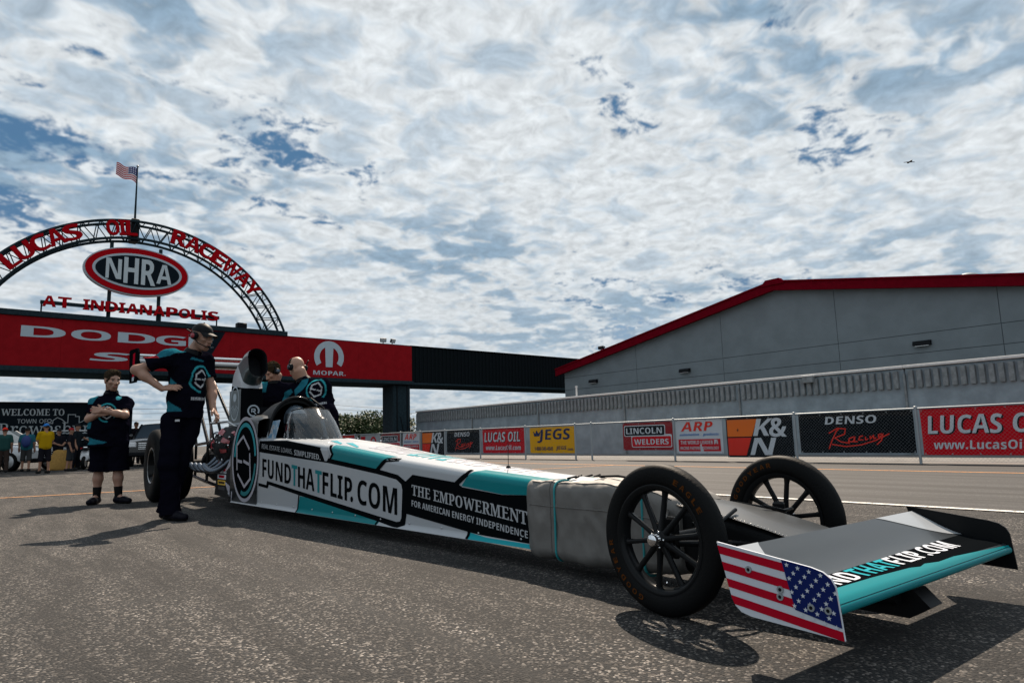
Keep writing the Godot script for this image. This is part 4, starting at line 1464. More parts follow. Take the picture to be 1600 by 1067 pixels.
# body stations: [z, half width at sill, half width at belt, sill height, belt height]; front at +z
func car_body(name_: String, label: String, at: Vector3, turn: float, paint: Material, truck: bool):
	var t := thing(name_, label, "car", at, turn)
	var st := []
	if truck:
		st = [[-2.6, 0.85, 0.90, 0.45, 0.95], [-2.5, 0.92, 0.95, 0.38, 1.02], [0.9, 0.95, 0.98, 0.34, 1.05], [1.2, 0.96, 0.99, 0.34, 1.08], [2.35, 0.94, 0.94, 0.36, 1.00], [2.55, 0.88, 0.86, 0.42, 0.92]]
	else:
		st = [[-2.2, 0.80, 0.82, 0.42, 0.88], [-2.05, 0.88, 0.90, 0.34, 0.98], [0.6, 0.90, 0.92, 0.28, 0.96], [1.0, 0.90, 0.92, 0.28, 0.94], [1.95, 0.88, 0.86, 0.30, 0.80], [2.2, 0.78, 0.74, 0.36, 0.68]]
	var rings := []
	for s in st:
		var r := []
		for p in [[-s[1] * 0.9, s[3]], [-s[1], s[3] + 0.08], [-s[2] - 0.02, (s[3] + s[4]) * 0.52], [-s[2], s[4] - 0.10], [-s[2] * 0.90, s[4]], [-s[2] * 0.45, s[4] + 0.04], [0, s[4] + 0.05], [s[2] * 0.45, s[4] + 0.04], [s[2] * 0.90, s[4]], [s[2], s[4] - 0.10], [s[2] + 0.02, (s[3] + s[4]) * 0.52], [s[1], s[3] + 0.08], [s[1] * 0.9, s[3]], [0, s[3]]]:
			r.append(Vector3(p[0], p[1], s[0]))
		rings.append(r)
	var mb := MB.new()
	mb.loft(rings, true, true)
	part("body", mb, paint, t)
	var zc := [-1.9, -1.5, 0.15, 0.95] if not truck else [-0.9, -0.75, 0.55, 1.30]
	var top := 1.45 if not truck else 1.62
	var belt := 0.97 if not truck else 1.07
	var hw := 0.80 if not truck else 0.86
	var ht := 0.62 if not truck else 0.70
	mb = MB.new()
	mb.sheet(6, 6, func(u, v): return Vector3(lerpf(-ht, ht, u), top + 0.05 * sin(u * PI) * 1.0 + 0.02 * sin(v * PI), lerpf(zc[1], zc[2], v)), Vector3.UP)
	part("roof", mb, paint, t)
	var fr := [Vector3(-hw, belt, zc[3]), Vector3(hw, belt, zc[3]), Vector3(ht, top, zc[2]), Vector3(-ht, top, zc[2])]
	mb = MB.new()
	mb.sheet(8, 6, func(u, v): return fr[0].lerp(fr[1], u).lerp(fr[3].lerp(fr[2], u), v) + Vector3(0, 0.03 * sin(u * PI) * v, 0.07 * sin(u * PI)), Vector3(0, 0.5, 1))
	part("windscreen", mb, M.car_glass, t)
	var rr := [Vector3(-hw, belt, zc[0]), Vector3(hw, belt, zc[0]), Vector3(ht, top, zc[1]), Vector3(-ht, top, zc[1])]
	mb = MB.new()
	mb.quad(rr[0], rr[1], rr[2], rr[3], Vector3(0, 0.5, -1))
	part("rear_window", mb, M.car_glass, t)
	for s in [-1.0, 1.0]:
		mb = MB.new()
		mb.quad(Vector3(s * hw, belt, zc[0]), Vector3(s * hw, belt, zc[3]), Vector3(s * ht, top, zc[2]), Vector3(s * ht, top, zc[1]), Vector3(s, 0.3, 0))
		part("side_window", mb, M.car_glass, t)
		mb = MB.new()
		mb.bar(Vector3(s * hw, belt, zc[3] + 0.01), Vector3(s * ht, top + 0.01, zc[2] + 0.01), 0.07, 0.05, 0.01)
		part("pillar", mb, paint, t)
		mb = MB.new()
		mb.bar(Vector3(s * hw, belt, zc[0] - 0.01), Vector3(s * ht, top + 0.01, zc[1] - 0.01), 0.10, 0.05, 0.01)
		part("pillar", mb, paint, t)
		mb = MB.new()
		var mz: float = (zc[0] + zc[3]) * 0.5 - 0.1
		mb.bar(Vector3(s * (hw + 0.005), belt, mz), Vector3(s * (ht + 0.005), top, mz - 0.05), 0.07, 0.03, 0.01)
		part("pillar", mb, paint, t)
		mb = MB.new()
		mb.ball(Vector3(s * (hw + 0.16), belt + 0.10, zc[3] - 0.25), Vector3(0.10, 0.075, 0.05), 12)
		part("mirror", mb, paint, t)
		var zf: float = st[4][0]
		mb = MB.new()
		if truck:
			mb.box(Vector3(s * 0.74, 0.82, zf + 0.18), Vector3(0.30, 0.20, 0.12), 0.03)
		else:
			mb.ball(Vector3(s * 0.66, 0.66, zf + 0.16), Vector3(0.17, 0.10, 0.12), 14)
		part("headlight", mb, M.lamp_glass, t)
		for z in [st[1][0] + 0.75, zf - 0.45]:
			mb = MB.new()
			var R := 0.40 if truck else 0.33
			mb.lathe([[0.22, -0.11], [R - 0.03, -0.115], [R, -0.08], [R, 0.08], [R - 0.03, 0.115], [0.22, 0.11]], Transform3D(Basis(Vector3.BACK, PI / 2), Vector3(s * (st[2][1] - 0.08), R, z)), 28)
			var wh := part("wheel", mb, M.rubber, t)
			mb = MB.new()
			mb.lathe([[0.0, -0.10], [0.10, -0.10], [0.22, -0.08], [0.22, 0.08], [0.10, 0.10], [0.0, 0.10]], Transform3D(Basis(Vector3.BACK, PI / 2), Vector3(s * (st[2][1] - 0.08), R, z)), 20)
			part("rim", mb, M.alloy, wh)
	var zn: float = st[5][0]
	mb = MB.new()
	for i in (4 if truck else 3):
		mb.box(Vector3(0, (0.66 if truck else 0.50) + i * 0.07, zn - 0.01), Vector3(1.05 if truck else 0.8, 0.035, 0.05), 0.01)
	part("grille", mb, M.chrome if truck else M.black, t)
	mb = MB.new()
	mb.box(Vector3(0, 0.46 if truck else 0.36, zn + 0.0), Vector3(1.7 if truck else 1.45, 0.16, 0.14), 0.04)
	part("bumper", mb, M.black, t)

func build_cars():
	car_body("parked_car", "silver white car parked in front of the dark billboard", Vector3(0.55, 0, -31.9), 0.75, M.car_white, false)
	car_body("parked_truck", "black pickup facing the camera behind the big rear tyre", Vector3(6.05, 0, -31.5), -0.30, M.car_black, true)

# ---------------------------------------------------------------- the dragster
func lerp_table(t: Array, x: float) -> float:
	if x <= t[0][0]: return t[0][1]
	for i in t.size() - 1:
		if x <= t[i + 1][0]:
			return lerpf(t[i][1], t[i + 1][1], (x - t[i][0]) / (t[i + 1][0] - t[i][0]))
	return t[-1][1]

func hw(z: float) -> float:
	return 0.2 + (-3.5 - z) * 0.047

const YSH := [[-7.8, 0.745], [-7.0, 0.715], [-6.3, 0.69], [-5.45, 0.632], [-4.52, 0.54], [-3.55, 0.462], [-2.95, 0.425], [-2.0, 0.37]]
const SR := 0.045
const YB := 0.10

# the skin of the body: z along the car, s up the side and over the shoulder on to the deck
func skin(z: float, s: float, sgn: float) -> Vector3:
	var w := hw(z)
	var ys := lerp_table(YSH, z)
	if s <= ys:
		var lip := maxf(0.0, (0.138 - s) / 0.038)
		return Vector3(CX + sgn * (w + 0.020 * lip * lip), s, z)
	var t := s - ys
	var arc_ := SR * PI * 0.5
	if t < arc_:
		var a := t / SR
		return Vector3(CX + sgn * (w - SR * (1.0 - cos(a))), ys + SR * sin(a), z)
	var x := w - SR - (t - arc_)
	return Vector3(CX + sgn * x, ys + SR + 0.022 * (1.0 - pow(maxf(x, 0.0) / (w - SR), 2.0)), z)

func near_skin(u, v) -> Vector3:
	return skin(u, v, -1.0)

func build_dragster():
	var d := thing("dragster", "long white, black and teal dragster parked on the asphalt", "race car", Vector3.ZERO)
	build_shell(d)
	build_livery(d)
	build_cockpit(d)
	build_nose(d)
	build_engine(d)
	build_rear(d)
	for x in [[2.155, -1.0], [3.03, 1.0]]:
		front_wheel(d, x[0], x[1])
	for x in [[2.01, -1.0], [3.17, 1.0]]:
		rear_wheel(d, x[0], x[1])
	build_front_wing(d)

func build_shell(d: Node3D):
	var mb := MB.new()
	var nz := 72
	var z0 := -7.75
	var z1 := -2.60
	for sgn in [-1.0, 1.0]:
		var rows := []
		for i in nz + 1:
			var z := lerpf(z0, z1, float(i) / nz)
			var ys := lerp_table(YSH, z)
			var smax := ys + SR * PI * 0.5 + hw(z) - SR
			var ss := [0.10, 0.108, 0.118, 0.128, 0.138]
			for k in 8: ss.append(lerpf(0.138, ys, (k + 1) / 8.0))
			for k in 6: ss.append(ys + SR * PI * 0.5 * (k + 1) / 6.0)
			for k in 8: ss.append(lerpf(ys + SR * PI * 0.5, smax, (k + 1) / 8.0))
			var row := []
			for s in ss: row.append(skin(z, s, sgn))
			rows.append(row)
		for i in nz:
			var zm: float = (rows[i][0].z + rows[i + 1][0].z) * 0.5
			for j in rows[0].size() - 1:
				var a: Vector3 = rows[i][j]
				var b: Vector3 = rows[i + 1][j]
				var c: Vector3 = rows[i + 1][j + 1]
				var e: Vector3 = rows[i][j + 1]
				var xm := absf((a.x + c.x) * 0.5 - CX)
				if j >= 19 and zm < -5.95 and xm < minf(0.26, 0.10 + (-5.95 - zm) * 0.45): continue
				var ns := []
				for q in [[i, j], [i + 1, j], [i + 1, j + 1], [i, j + 1]]:
					var du: Vector3 = rows[mini(q[0] + 1, nz)][q[1]] - rows[maxi(q[0] - 1, 0)][q[1]]
					var dv: Vector3 = rows[q[0]][mini(q[1] + 1, rows[0].size() - 1)] - rows[q[0]][maxi(q[1] - 1, 0)]
					var n := du.cross(dv).normalized()
					if n.dot(Vector3(sgn, 0.6, 0)) < 0: n = -n
					ns.append(n)
				mb.tri(a, b, c, ns[0], ns[1], ns[2])
				mb.tri(a, c, e, ns[0], ns[2], ns[3])
	part("body_shell", mb, M.paint_white, d)
	# floor pan
	mb = MB.new()
	mb.quad(Vector3(CX - hw(z0) - 0.015, YB, z0), Vector3(CX + hw(z0) + 0.015, YB, z0), Vector3(CX + hw(z1) + 0.015, YB, z1), Vector3(CX - hw(z1) - 0.015, YB, z1), Vector3.DOWN)
	part("floor_pan", mb, M.carbon, d)
	# dark inside of the cockpit
	mb = MB.new()
	mb.sheet(12, 10, func(u, v): return Vector3(CX + cos(v * PI) * 0.25 * minf(1.0, 0.4 + (1.0 - u) * 1.2), 0.72 - 0.45 * sin(v * PI), lerpf(-7.1, -5.9, u)), Vector3.UP)
	part("cockpit_tub", mb, M.carbon, d)
	# radio whip on the deck
	mb = MB.new()
	mb.tube([skin(-3.35, lerp_table(YSH, -3.35) + SR * 1.57 + 0.12, -1.0) + Vector3(0, 0, 0), skin(-3.35, lerp_table(YSH, -3.35) + SR * 1.57 + 0.12, -1.0) + Vector3(0.002, 0.16, 0)], 0.0022, 5)
	mb.ball(skin(-3.35, lerp_table(YSH, -3.35) + SR * 1.57 + 0.12, -1.0), Vector3(0.016, 0.018, 0.016), 10)
	part("antenna", mb, M.black, d)

func seg_text(parent: Node, m: Material, segs: Array, pick: String, kind: String, a: Vector2, b: Vector2, e: Vector2, f: Vector2, surf: Callable, lift: float, out: Vector3, longest := 0.0):
	# segs: [[text, tint], ...] laid end to end along one line; only those of tint `pick` are drawn
	var fo := font(kind)
	var total := 0.0
	var w := []
	for s in segs:
		var x := fo.get_string_size(s[0], HORIZONTAL_ALIGNMENT_LEFT, -1, 64).x
		w.append(x); total += x
	var at := 0.0
	var mb: MB
	for i in segs.size():
		var t0: float = (at + 2.0) / total
		var t1: float = (at + w[i] - 2.0) / total
		at += w[i]
		if segs[i][1] == pick:
			mb = MB.new()
			lettering(mb, segs[i][0], kind, a.lerp(b, t0), a.lerp(b, t1), e.lerp(f, t0), e.lerp(f, t1), surf, lift, out, longest)
			part("lettering", mb, m, parent)

func build_livery(d: Node3D):
	var S := near_skin
	var out := Vector3(-1, 0.5, 0)
	var P := func(name_: String, poly: Array, m: Material, lift: float):
		var mb := MB.new()
		var q := []
		for p in poly: q.append(Vector2(p[0], p[1]))
		patch(mb, q, S, lift, out, 0.012)
		part(name_, mb, m, d)
	var L := func(name_: String, pts: Array, w: float, m: Material, lift: float):
		var mb := MB.new()
		var q := []
		for i in pts.size() - 1:
			for k in 14: q.append(Vector2(pts[i][0], pts[i][1]).lerp(Vector2(pts[i + 1][0], pts[i + 1][1]), k / 14.0))
		q.append(Vector2(pts[-1][0], pts[-1][1]))
		stroke(mb, q, w, S, lift, out)
		part(name_, mb, m, d)
	# upper teal wedges fold over the shoulder
	P.call("teal_wedge", [[-5.44, 0.535], [-4.69, 0.468], [-4.52, 0.565], [-4.46, 0.625], [-5.30, 0.725], [-5.44, 0.72], [-5.37, 0.61]], M.paint_deep_teal, 0.001)
	P.call("teal_wedge", [[-3.60, 0.412], [-3.21, 0.378], [-2.70, 0.39], [-2.70, 0.50], [-3.45, 0.555], [-3.52, 0.49]], M.paint_deep_teal, 0.001)
	P.call("teal_wedge", [[-6.0, 0.242], [-5.60, 0.224], [-4.60, 0.145], [-4.62, 0.101], [-6.05, 0.101]], M.paint_deep_teal, 0.001)
	P.call("teal_wedge", [[-3.52, 0.138], [-3.36, 0.124], [-2.70, 0.120], [-2.70, 0.101], [-3.53, 0.101]], M.paint_teal, 0.001)
	# black outline fields
	P.call("black_field", [[-6.99, 0.662], [-5.45, 0.572], [-4.62, 0.496], [-4.35, 0.462], [-4.25, 0.42], [-4.16, 0.468], [-3.66, 0.432], [-3.59, 0.405], [-3.21, 0.376], [-2.70, 0.392], [-2.70, 0.118], [-3.42, 0.134], [-3.52, 0.140], [-4.24, 0.203], [-4.26, 0.125], [-4.34, 0.103], [-4.42, 0.105], [-6.03, 0.250], [-6.72, 0.316], [-6.75, 0.280], [-6.99, 0.296]], M.paint_black, 0.002)
	P.call("black_field", [[-6.99, 0.735], [-6.36, 0.735], [-5.60, 0.662], [-5.50, 0.545], [-6.99, 0.64]], M.paint_black, 0.0025)
	L.call("black_edge", [[-5.47, 0.70], [-5.37, 0.605], [-5.45, 0.535]], 0.026, M.paint_black, 0.003)
	L.call("black_edge", [[-4.69, 0.462], [-4.52, 0.565], [-4.36, 0.575]], 0.034, M.paint_black, 0.003)
	L.call("black_edge", [[-3.66, 0.42], [-3.55, 0.482], [-3.54, 0.53]], 0.034, M.paint_black, 0.003)
	L.call("black_edge", [[-6.02, 0.25], [-6.045, 0.10]], 0.022, M.paint_black, 0.003)
	L.call("black_edge", [[-3.53, 0.15], [-3.535, 0.101]], 0.026, M.paint_black, 0.003)
	L.call("black_edge", [[-4.62, 0.150], [-4.64, 0.101]], 0.022, M.paint_black, 0.003)
	# white box that carries the long name
	P.call("white_field", [[-6.99, 0.626], [-5.45, 0.534], [-4.64, 0.462], [-4.37, 0.430], [-4.305, 0.40], [-4.29, 0.36], [-4.305, 0.17], [-4.325, 0.146], [-4.37, 0.140], [-6.765, 0.352], [-6.78, 0.312], [-6.99, 0.325]], M.paint_white, 0.0035)
	P.call("white_field", [[-5.60, 0.655], [-5.51, 0.55], [-5.47, 0.55], [-5.42, 0.60], [-5.48, 0.665]], M.paint_white, 0.0035)
	# lettering
	var mb := MB.new()
	lettering(mb, "REAL ESTATE LOANS,", "sans", Vector2(-6.913, 0.655), Vector2(-6.17, 0.600), Vector2(-6.91, 0.706), Vector2(-6.17, 0.650), S, 0.0055, out)
	part("lettering", mb, M.paint_white, d)
	mb = MB.new()
	lettering(mb, "SIMPLIFIED.", "bold", Vector2(-6.13, 0.597), Vector2(-5.587, 0.556), Vector2(-6.13, 0.647), Vector2(-5.592, 0.604), S, 0.0055, out)
	part("lettering", mb, M.paint_white, d)
	var segs := [["FUND", "k"], ["T", "t"], ["HA", "k"], ["T", "t"], ["FLIP", "k"], [".", "dot"], ["COM", "k"]]
	for k in [["k", M.paint_black], ["t", M.paint_deep_teal]]:
		seg_text(d, k[1], segs, k[0], "bold", Vector2(-6.89, 0.39), Vector2(-4.349, 0.185), Vector2(-6.90, 0.568), Vector2(-4.348, 0.372), S, 0.0055, out)
	mb = MB.new()
	patch(mb, ellipse(-5.03, 0.262, 0.022, 0.022, 16), S, 0.0055, out)
	part("lettering", mb, M.paint_black, d)
	mb = MB.new()
	lettering(mb, "THE EMPOWERMENT", "serif-bold", Vector2(-4.167, 0.331), Vector2(-2.99, 0.222), Vector2(-4.166, 0.402), Vector2(-2.99, 0.295), S, 0.0055, out)
	part("lettering", mb, M.paint_white, d)
	mb = MB.new()
	lettering(mb, "FOR AMERICAN ENERGY INDEPENDENCE", "bold", Vector2(-4.168, 0.259), Vector2(-2.99, 0.152), Vector2(-4.168, 0.300), Vector2(-2.99, 0.192), S, 0.0055, out)
	part("lettering", mb, M.paint_white, d)
	# deck lettering
	mb = MB.new()
	var deck := func(u, v):
		var x: float = (v - 0.5) * 2.0 * (hw(u) - SR)
		return Vector3(CX + x, lerp_table(YSH, u) + SR + 0.022 * (1.0 - pow(x / (hw(u) - SR), 2.0)), u)
	# read from the far side of the car, as on the bonnet
	for k in [["FUND", -5.05, -4.50, M.paint_silver], ["THAT", -4.46, -3.98, M.paint_teal], ["FLIP.COM", -3.94, -3.06, M.paint_silver]]:
		mb = MB.new()
		lettering(mb, k[0], "bold", Vector2(k[1], 0.84), Vector2(k[2], 0.84), Vector2(k[1], 0.20), Vector2(k[2], 0.20), deck, 0.002, Vector3.UP, 0.05)
		part("lettering", mb, k[3], d)
	mb = MB.new()
	for k in [[-5.75, 0.30, 0.50], [-5.45, 0.16, 0.9]]:
		patch(mb, [Vector2(k[0], 0.22), Vector2(k[0] + 0.32, 0.10), Vector2(k[0] + 0.30, 0.16), Vector2(k[0] + 0.05, 0.30)], deck, 0.002, Vector3.UP, 0.02)
	part("teal_flash", mb, M.paint_teal, d)
	# quarter-turn fasteners along the lower edge
	for k in 11:
		mb = MB.new()
		mb.lathe([[0.0, 0.0065], [0.005, 0.0065], [0.007, 0.005], [0.007, 0.0]], Transform3D(Basis(Vector3.BACK, PI * 0.5), skin(-6.9 + k * 0.385, 0.142, -1.0)), 12)
		part("fastener", mb, M.alloy, d)
	# oval emblem on the flank behind the cockpit
	var oc := Vector2(-7.355, 0.555)
	var side := func(u, v): return Vector3(CX - hw(u) - 0.012, v, u)
	for k in [["oval_field", 0.385, 0.435, M.paint_silver, 0.001], ["oval_field", 0.345, 0.398, M.paint_black, 0.002]]:
		mb = MB.new()
		patch(mb, ellipse(oc.x, oc.y, k[1], k[2], 56), side, k[4], out)
		part(k[0], mb, k[3], d)
	mb = MB.new()
	stroke(mb, ellipse(oc.x, oc.y, 0.297, 0.352, 40, 0.10, PI * 0.98), 0.042, side, 0.003, out)
	part("oval_ring", mb, M.paint_teal, d)
	mb = MB.new()
	stroke(mb, ellipse(oc.x, oc.y, 0.297, 0.352, 24, -PI * 0.60, -0.12), 0.042, side, 0.003, out)
	part("oval_ring", mb, M.paint_deep_teal, d)
	mb = MB.new()
	for l in [[[-7.575, 0.44], [-7.60, 0.70], [-7.41, 0.79], [-7.225, 0.655]], [[-7.215, 0.615], [-7.185, 0.36], [-7.35, 0.275], [-7.555, 0.40]], [[-7.59, 0.54], [-7.43, 0.525]], [[-7.39, 0.535], [-7.20, 0.50]]]:
		var q := []
		for p in l: q.append(Vector2(p[0], p[1]))
		stroke(mb, q, 0.030, side, 0.003, out)
	part("oval_monogram", mb, M.paint_silver, d)

func build_cockpit(d: Node3D):
	mt("quarter_print", Color(0.16, 0.26, 0.34), 0.25)
	M.quarter_print.albedo_texture = noise_tex(91, 0.03, 4, FastNoiseLite.TYPE_SIMPLEX_SMOOTH, 256, [[0.0, Color(0.03, 0.10, 0.20)], [0.5, Color(0.14, 0.26, 0.36)], [0.6, Color(0.45, 0.48, 0.50)], [1.0, Color(0.24, 0.15, 0.11)]])
	M.quarter_print.albedo_color = Color.WHITE
	M.quarter_print.uv1_triplanar = true
	M.quarter_print.uv1_scale = Vector3.ONE * 1.2
	# tall flanks that close the cockpit in behind the driver
	var mb := MB.new()
	var rings := []
	for k in [[-7.80, 0.62], [-7.74, 0.80], [-7.62, 0.92], [-7.45, 0.985], [-7.25, 1.0], [-7.08, 0.985], [-7.02, 0.96]]:
		var z: float = k[0]
		var w := hw(z) + 0.010
		var top: float = k[1]
		var r := []
		for p in [[-w, 0.102], [-w, 0.35], [-w, 0.6], [-w, top - 0.06], [-w * 0.96, top - 0.02], [-w * 0.82, top], [-w * 0.4, top + 0.01], [0.0, top + 0.012], [w * 0.4, top + 0.01], [w * 0.82, top], [w * 0.96, top - 0.02], [w, top - 0.06], [w, 0.6], [w, 0.35], [w, 0.102]]:
			r.append(Vector3(CX + p[0], p[1], z))
		rings.append(r)
	mb.loft(rings, true, false)
	part("flank_cowl", mb, M.paint_grey, d)
	# padded hoop round the helmet
	mb = MB.new()
	var arch_ring := func(z: float, w: float, top: float, thick: float):
		var o := []
		var n := 20
		for i in n + 1:
			var a := PI * i / n
			o.append(Vector3(CX - cos(a) * w, 0.80 + (top - 0.80) * pow(sin(a), 0.75), z))
		for i in n + 1:
			var a := PI - PI * i / n
			o.append(Vector3(CX - cos(a) * (w - thick), 0.79 + (top - thick - 0.80) * pow(sin(a), 0.75), z))
		return o
	mb.loft([arch_ring.call(-7.62, 0.24, 1.01, 0.10), arch_ring.call(-7.45, 0.27, 1.10, 0.05), arch_ring.call(-7.25, 0.285, 1.15, 0.04), arch_ring.call(-7.05, 0.285, 1.165, 0.035), arch_ring.call(-6.98, 0.28, 1.16, 0.03)], true, true)
	part("head_shroud", mb, M.carbon, d)
	mb = MB.new()
	mb.quad(Vector3(CX - 0.24, 0.7, -7.55), Vector3(CX + 0.24, 0.7, -7.55), Vector3(CX + 0.2, 1.10, -7.5), Vector3(CX - 0.2, 1.10, -7.5), Vector3.BACK)
	part("head_pad", mb, M.black, d)
	mb = MB.new()
	var hp := []
	for i in 21:
		var a := PI * i / 20
		hp.append(Vector3(CX - cos(a) * 0.275, 0.78 + 0.39 * pow(sin(a), 0.8), -6.96))
	mb.tube(hp, 0.016, 8)
	part("roll_hoop", mb, M.gloss_black, d)
	# cables over the shroud
	mb = MB.new()
	mb.tube([Vector3(CX + 0.02, 1.165, -7.1), Vector3(CX + 0.14, 1.165, -6.95), Vector3(CX + 0.24, 1.06, -6.85), Vector3(CX + 0.26, 0.85, -6.8)], 0.010, 6)
	part("hose", mb, M.black, d)
	# windscreen, set ahead of the open sides
	mb = MB.new()
	var scr := func(u, v):
		var a := lerpf(-PI * 0.5, PI * 0.5, u)
		var c := pow(maxf(cos(a), 0.0), 0.8)
		var low := Vector3(CX + sin(a) * 0.255, 0.742 - 0.010 * c, -6.62 + 0.52 * c)
		var top := Vector3(CX + sin(a) * 0.190, 1.010 + 0.030 * c, -6.60 + 0.06 * c)
		var p := low.lerp(top, v)
		return p + Vector3(sin(a) * 0.012, 0.008, 0.018 * c) * sin(v * PI)
	mb.sheet(40, 8, scr, Vector3(0, 1, 0))
	part("windscreen", mb, M.screen, d)
	mb = MB.new()
	var edge := []
	for i in 41: edge.append(scr.call(i / 40.0, 1.0))
	mb.tube(edge, 0.006, 5)
	part("windscreen_trim", mb, M.gloss_black, d)
	mb = MB.new()
	for i in 9:
		mb.ball(scr.call(0.03 + i * 0.075, 0.03), Vector3.ONE * 0.006, 8)
	part("windscreen_bolts", mb, M.chrome, d, "stuff")
	# printed side panels behind the screen
	for s in [-1.0, 1.0]:
		mb = MB.new()
		mb.sheet(8, 6, func(u, v): return Vector3(CX + s * (0.305 - 0.05 * v - 0.03 * u), 0.738 + v * lerpf(0.19, 0.20, u), lerpf(-6.99, -6.80, u)), Vector3(s, 0, 0))
		part("printed_quarter", mb, M.quarter_print, d)

func box_ring(z: float, x0: float, x1: float, y0: float, y1: float, r: float, n := 4) -> Array:
	var o := []
	for c in [[x1 - r, y1 - r, 0.0], [x0 + r, y1 - r, 90.0], [x0 + r, y0 + r, 180.0], [x1 - r, y0 + r, 270.0]]:
		for k in n + 1:
			var a := deg_to_rad(c[2] + 90.0 * k / n)
			o.append(Vector3(c[0] + cos(a) * r, c[1] + sin(a) * r, z))
	return o

func build_nose(d: Node3D):
	var mb := MB.new()
	mb.loft([box_ring(-2.65, CX - 0.155, CX + 0.155, 0.10, 0.425, 0.04), box_ring(-2.0, CX - 0.15, CX + 0.15, 0.10, 0.39, 0.05), box_ring(-1.7, CX - 0.155, CX + 0.155, 0.10, 0.35, 0.05), box_ring(-1.45, CX - 0.16, CX + 0.16, 0.09, 0.295, 0.04), box_ring(-1.25, CX - 0.14, CX + 0.14, 0.09, 0.215, 0.03), box_ring(-1.12, CX - 0.10, CX + 0.10, 0.10, 0.165, 0.02)], true, true)
	part("nose_cone", mb, M.carbon, d)
	# grey top panel with a row of rivets at its edge
	mb = MB.new()
	var top := [[-2.02, 0.394], [-1.85, 0.374], [-1.7, 0.353], [-1.55, 0.322], [-1.42, 0.290], [-1.30, 0.258]]
	mb.sheet(8, top.size() - 1, func(u, v):
		var k: Array = top[int(round(v * (top.size() - 1)))]
		return Vector3(CX + lerpf(-0.165, 0.165, u), k[1] + 0.012 * sin(u * PI), k[0]), Vector3.UP)
	part("nose_panel", mb, M.paint_grey, d)
	mb = MB.new()
	for i in 40:
		var z := lerpf(-2.0, -1.42, i / 39.0)
		mb.ball(Vector3(CX - 0.158, lerp_table(top, z) + 0.003, z), Vector3.ONE * 0.0022, 6)
	part("rivets", mb, M.alloy, d, "stuff")
	# axle, steering arms and struts
	for s in [-1.0, 1.0]:
		mb = MB.new()
		mb.tube([Vector3(CX + s * 0.13, 0.30, -1.80), Vector3(CX + s * 0.40, 0.29, -1.82)], 0.020, 10)
		part("axle", mb, M.gloss_black, d)
		mb = MB.new()
		mb.tube([Vector3(CX + s * 0.12, 0.36, -2.06), Vector3(CX + s * 0.26, 0.36, -1.95), Vector3(CX + s * 0.39, 0.33, -1.86)], 0.012, 8)
		mb.tube([Vector3(CX + s * 0.13, 0.26, -1.62), Vector3(CX + s * 0.39, 0.27, -1.79)], 0.012, 8)
		part("radius_rod", mb, M.gloss_black, d)
		mb = MB.new()
		mb.tube([Vector3(CX + s * 0.10, 0.38, -1.72), Vector3(CX + s * 0.22, 0.35, -1.70), Vector3(CX + s * 0.36, 0.345, -1.74)], 0.008, 8)
		part("tie_rod", mb, M.gloss_black, d)
		mb = MB.new()
		mb.box(Vector3(CX + s * 0.385, 0.29, -1.82), Vector3(0.03, 0.16, 0.06), 0.01)
		part("spindle", mb, M.gloss_black, d)
	# skid under the nose
	mb = MB.new()
	mb.prism(PackedVector2Array([Vector2(-1.45, 0.055), Vector2(-1.10, 0.055), Vector2(-1.03, 0.10), Vector2(-1.08, 0.15), Vector2(-1.5, 0.12)]), -0.05, 0.05, Transform3D(Basis(Vector3(0, 0, 1), Vector3(0, 1, 0), Vector3(-1, 0, 0)), Vector3(CX, 0, 0)))
	part("skid", mb, M.carbon, d)

func disc_xf(x: float, y: float, z: float, s: float) -> Transform3D:
	# lathe axis points outwards along x on side s
	return Transform3D(Basis(Vector3.BACK, -s * PI * 0.5), Vector3(x, y, z))

